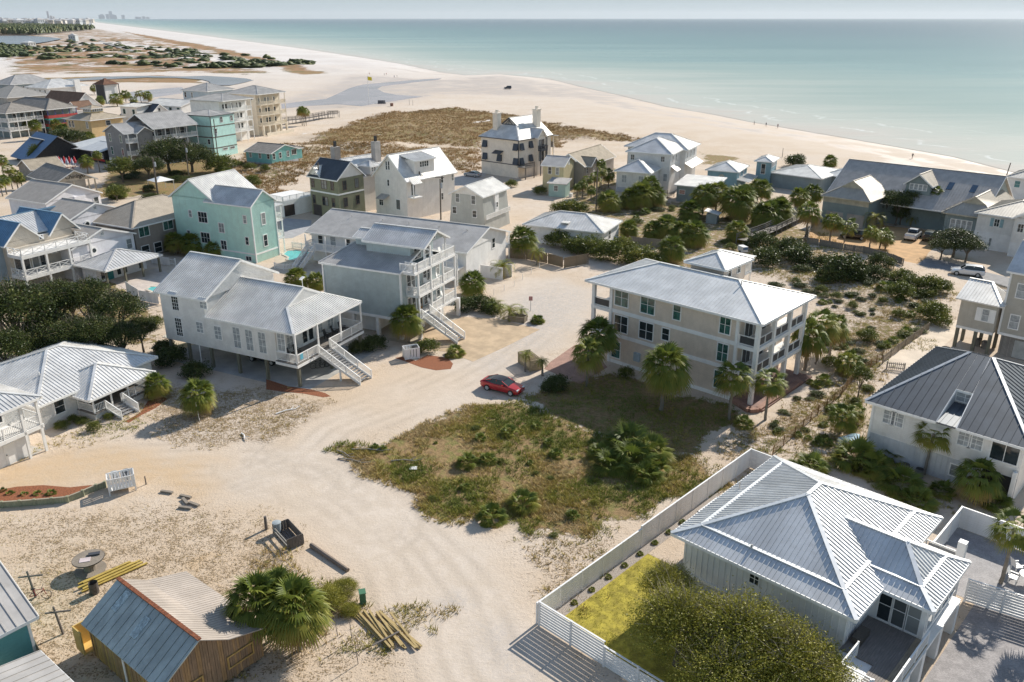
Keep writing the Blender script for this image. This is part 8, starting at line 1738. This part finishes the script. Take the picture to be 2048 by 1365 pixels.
for sh, x, y, h, lab in (('c',1927,388,2.4,'thin beach marker post behind the cottages'),('b',1088,378,2.6,'thin marker post at the dune edge'),('b',1112,380,2.4,'second thin marker post at the dune edge'),('d',240,245,2.5,'thin beach post beside the wide dark shrub')): pole('beach_post', lab, pt(sh, x, y), h, .07, 'post', UP)
# ---------------------------------------------------------------- far shore: forest, town, towers
def box_house_mesh(seed):
    r_ = random.Random(seed); m = MB(); w, l, h = r_.uniform(9,15), r_.uniform(11,20), r_.uniform(6,11); m.box(-w/2, w/2, -l/2, l/2, -3, h); me = m.mesh('wall'); me.materials.append(M('plain', ((.66,.64,.62),(.60,.55,.48),(.45,.48,.50))[seed % 3], .7))
    m = MB(); k = h+r_.uniform(2,4); m.add([(-w/2-.6,-l/2-.6,h),(w/2+.6,-l/2-.6,h),(w/2+.6,l/2+.6,h),(-w/2-.6,l/2+.6,h),(0,-l/5,k),(0,l/5,k)], [(0,1,4),(1,2,5,4),(2,3,5),(3,0,4,5),(0,3,2,1)]); mr = m.mesh('roof'); mr.materials.append((GALVW, GALVD, SHING, GALV)[seed % 4])
    m = MB()
    for s_ in range(3): m.box(-w/2-.05, -w/2, -l/2+l*(s_+.3)/3, -l/2+l*(s_+.6)/3, h*.55, h*.8); m.box(-w/2+w*(s_+.3)/3, -w/2+w*(s_+.6)/3, -l/2-.05, -l/2, h*.55, h*.8)
    mw = m.mesh('windows'); mw.materials.append(GLASS); return me, mr, mw
BH = [box_house_mesh(i) for i in range(8)]; fr_ = random.Random(21)
def far_house(px, py, z, s_, label, group, k=None):
    p = G(px, py, z); me, mr, mw = BH[fr_.randrange(8) if k is None else k]; root = empty('far_house', p, fr_.uniform(0, 3), label, 'house', group); sc = (s_, s_, s_)
    link('wall', me, root, None, None, sc); link('roof', mr, root, None, None, sc); link('windows', mw, root, None, None, sc)
for i in range(260):
    t = fr_.random()**.7; py = 38.8+t*10.5; xm = 190-abs(py-44)*5.0; px = fr_.uniform(-25, max(20, xm)); far_house(px, py, 9, fr_.uniform(1.3, 2.3), 'tiny pale house in the far beach town beyond the pine wood', 'houses of the far beach town')
for px, py, s_, lab in ((148,82,.85,'lone white house on the far dunes beside the coast road'),(58,96,.8,'pale house in the trees below the lake'),(182,54.5,1.3,'angular white house at the end of the pine wood'),(172,55,1.4,'grey-white house at the tip of the pine wood')): far_house(px, py, 1., s_, lab, None)
def tower(px, py, w, d, h, label, mat, group=None, n=16, cat='tower'):
    p = G(px, py); root = empty('condo_tower', p, R(20), label, cat, group); MB().box(-w/2, w/2, -d/2, d/2, -5, h).build('shaft', mat, root)
    m = MB()
    for k in range(1, n): m.box(-w/2-.6, w/2+.6, -d/2-.6, d/2+.6, h*k/n, h*k/n+h/n*.25)
    m.build('floor_bands', M('plain', (.62,.60,.60), .7), root)
TW = M('plain', (.30,.30,.34), .6)
tower(97.5, 38.8, 62, 30, 255, 'tall dark slab tower standing above the far beach town', TW); tower(103, 38.8, 70, 40, 110, 'stepped lower tower block beside the tall slab tower', M('plain', (.38,.32,.32), .6)); tower(108, 38.8, 55, 40, 85, 'low brownish block at the foot of the tall slab tower', M('plain', (.42,.34,.32), .6)); tower(148, 37.2, 170, 60, 60, 'wide pale beachfront block on the far shore', M('plain', (.45,.42,.42), .6), None, 6, 'building')
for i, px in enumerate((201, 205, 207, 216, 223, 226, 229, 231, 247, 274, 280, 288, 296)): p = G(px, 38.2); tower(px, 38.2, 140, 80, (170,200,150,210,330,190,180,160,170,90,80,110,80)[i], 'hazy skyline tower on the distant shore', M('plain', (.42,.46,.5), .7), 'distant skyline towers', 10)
# distant low coast strip under the skyline
m = MB(); P = [G(-200, 38.2), G(110, 38.15), G(320, 37.9), G(320, 37.55), G(-200, 37.55)]; m.add([(q.x, q.y, 1.) for q in P], [tuple(range(5))]); o = m.build('far_coast', M('plain', (.60,.57,.54), .9), None); tag(o, kind='structure'); 
if o.data.polygons[0].normal.z < 0: o.data.flip_normals()
# pine wood beyond the lake (reads as one mass)
n = 4200; fx = RNG.uniform(-40, 190, n); fy = 52+RNG.random(n)**.8*19.5; ok = (fy > 53+np.clip(fx-60, 0, 200)*.05) & (fy < 72.5-np.clip(fx-60, 0, 200)*.09+RNG.normal(0,.4,n)); fx, fy = fx[ok], fy[ok]
n2 = 500; gx = RNG.uniform(-20, 110, n2); gy = RNG.uniform(94, 118, n2); k = (gx < 50+RNG.normal(0,14,n2)-(gy-94)*1.2) | (RNG.random(n2) < .10); gx, gy = gx[k], gy[k]; fx = np.concatenate([fx, gx]); fy = np.concatenate([fy, gy])
hx = RNG.uniform(0, 620, 2000); hy = 64+hx*.105+RNG.uniform(-2, 52-hx*.04, 2000); k = (fbm(hx*.03, hy*.25) > .52) & ~((hy < 95) & (hx < 135)) & ~((hy > 138) & (hx > 200)); fx = np.concatenate([fx, hx[k]]); fy = np.concatenate([fy, hy[k]]); sm = np.concatenate([np.full(len(fx)-k.sum()-len(gx), 1.), np.full(len(gx), .6), np.full(k.sum(), .42)])
Vs, Ts, Cs = [], [], []; ico = [(math.cos(a)*math.cos(e), math.sin(a)*math.cos(e), math.sin(e)) for e in (-.4,.35,1.0) for a in np.arange(6)*math.pi/3+e]+[(0,0,1.05),(0,0,-.9)]
fc = [(i*6+k, i*6+(k+1) % 6, (i+1)*6+(k+1) % 6) for i in range(2) for k in range(6)]+[(i*6+k, (i+1)*6+(k+1) % 6, (i+1)*6+k) for i in range(2) for k in range(6)]+[(12+k, 12+(k+1) % 6, 18) for k in range(6)]
U = np.array(ico); FC = np.array(fc); base = 0
for a, b_, s_ in zip(fx, fy, sm):
    p = G(float(a), float(b_)); h = RNG.uniform(10, 16) if s_ > .9 else RNG.uniform(2.5, 5.5) if s_ > .5 else RNG.uniform(1.2, 3.6); w = RNG.uniform(3.2, 6) if s_ > .9 else RNG.uniform(2., 7); v = U*(1+RNG.normal(0, .16, U.shape))*np.array([w, w, h*.55])+np.array([p.x, p.y, h*.55]); Vs.append(v); Ts.append(FC+base); base += len(U); Cs.append(np.full(len(U), np.clip(RNG.normal(.4, .2), 0, 1)))
me = np_mesh('pine_wood', np.concatenate(Vs), np.concatenate(Ts), LM_OAK, dict(tone=np.concatenate(Cs))); tag(link('pine_wood', me), 'dark pine wood and scrub thickets beyond the lake and on the far dunes', 'forest', kind='stuff')
# ---------------------------------------------------------------- lawn blades, planter plants
xs = []; 
for _ in range(9000):
    x, y = RNG.uniform(-8, 3), RNG.uniform(-.5, 16.); 
    if x < .7 or y > 12.4: xs.append(AW(x, y))
xs = np.array(xs); tag(blades(xs[:,0], xs[:,1], .05, .06, 5, tmix(.1, .45, .6), 'lawn_grass', leafmat('lawn_grass', [(0,(.16,.22,.025)),(.4,(.42,.38,.05)),(1,(.52,.45,.09))], .25), .02), 'short yellow-green lawn inside the white fence', 'grass')
for k in range(9): w = AW(-7+k*1.9, 16.45); s_ = PR(*w, 0); palmetto((s_[0], s_[1]-4), 7, 'tuft of green edging grass in the gravel bed along the white fence', 'edging plants along the fence', 'edging_plant')
palm((2085,1260), 1150, 42, 'palm just beyond the paved drive', None, 'fan')

# ---------------------------------------------------------------- sea haze
hm = bpy.data.materials.new('sea_haze'); hm.use_nodes = True; nt = hm.node_tree; nt.nodes.remove(nt.nodes['Principled BSDF'])
pv = nt.nodes.new('ShaderNodeVolumePrincipled'); pv.inputs['Color'].default_value = (.86,.92,1,1); pv.inputs['Density'].default_value = 1.7e-5; pv.inputs['Anisotropy'].default_value = .2
nt.links.new(pv.outputs[0], nt.nodes['Material Output'].inputs['Volume'])
m = MB(); m.box(-90000, 90000, -400, 64000, -12, 420); tag(m.build('haze', hm), kind='stuff')
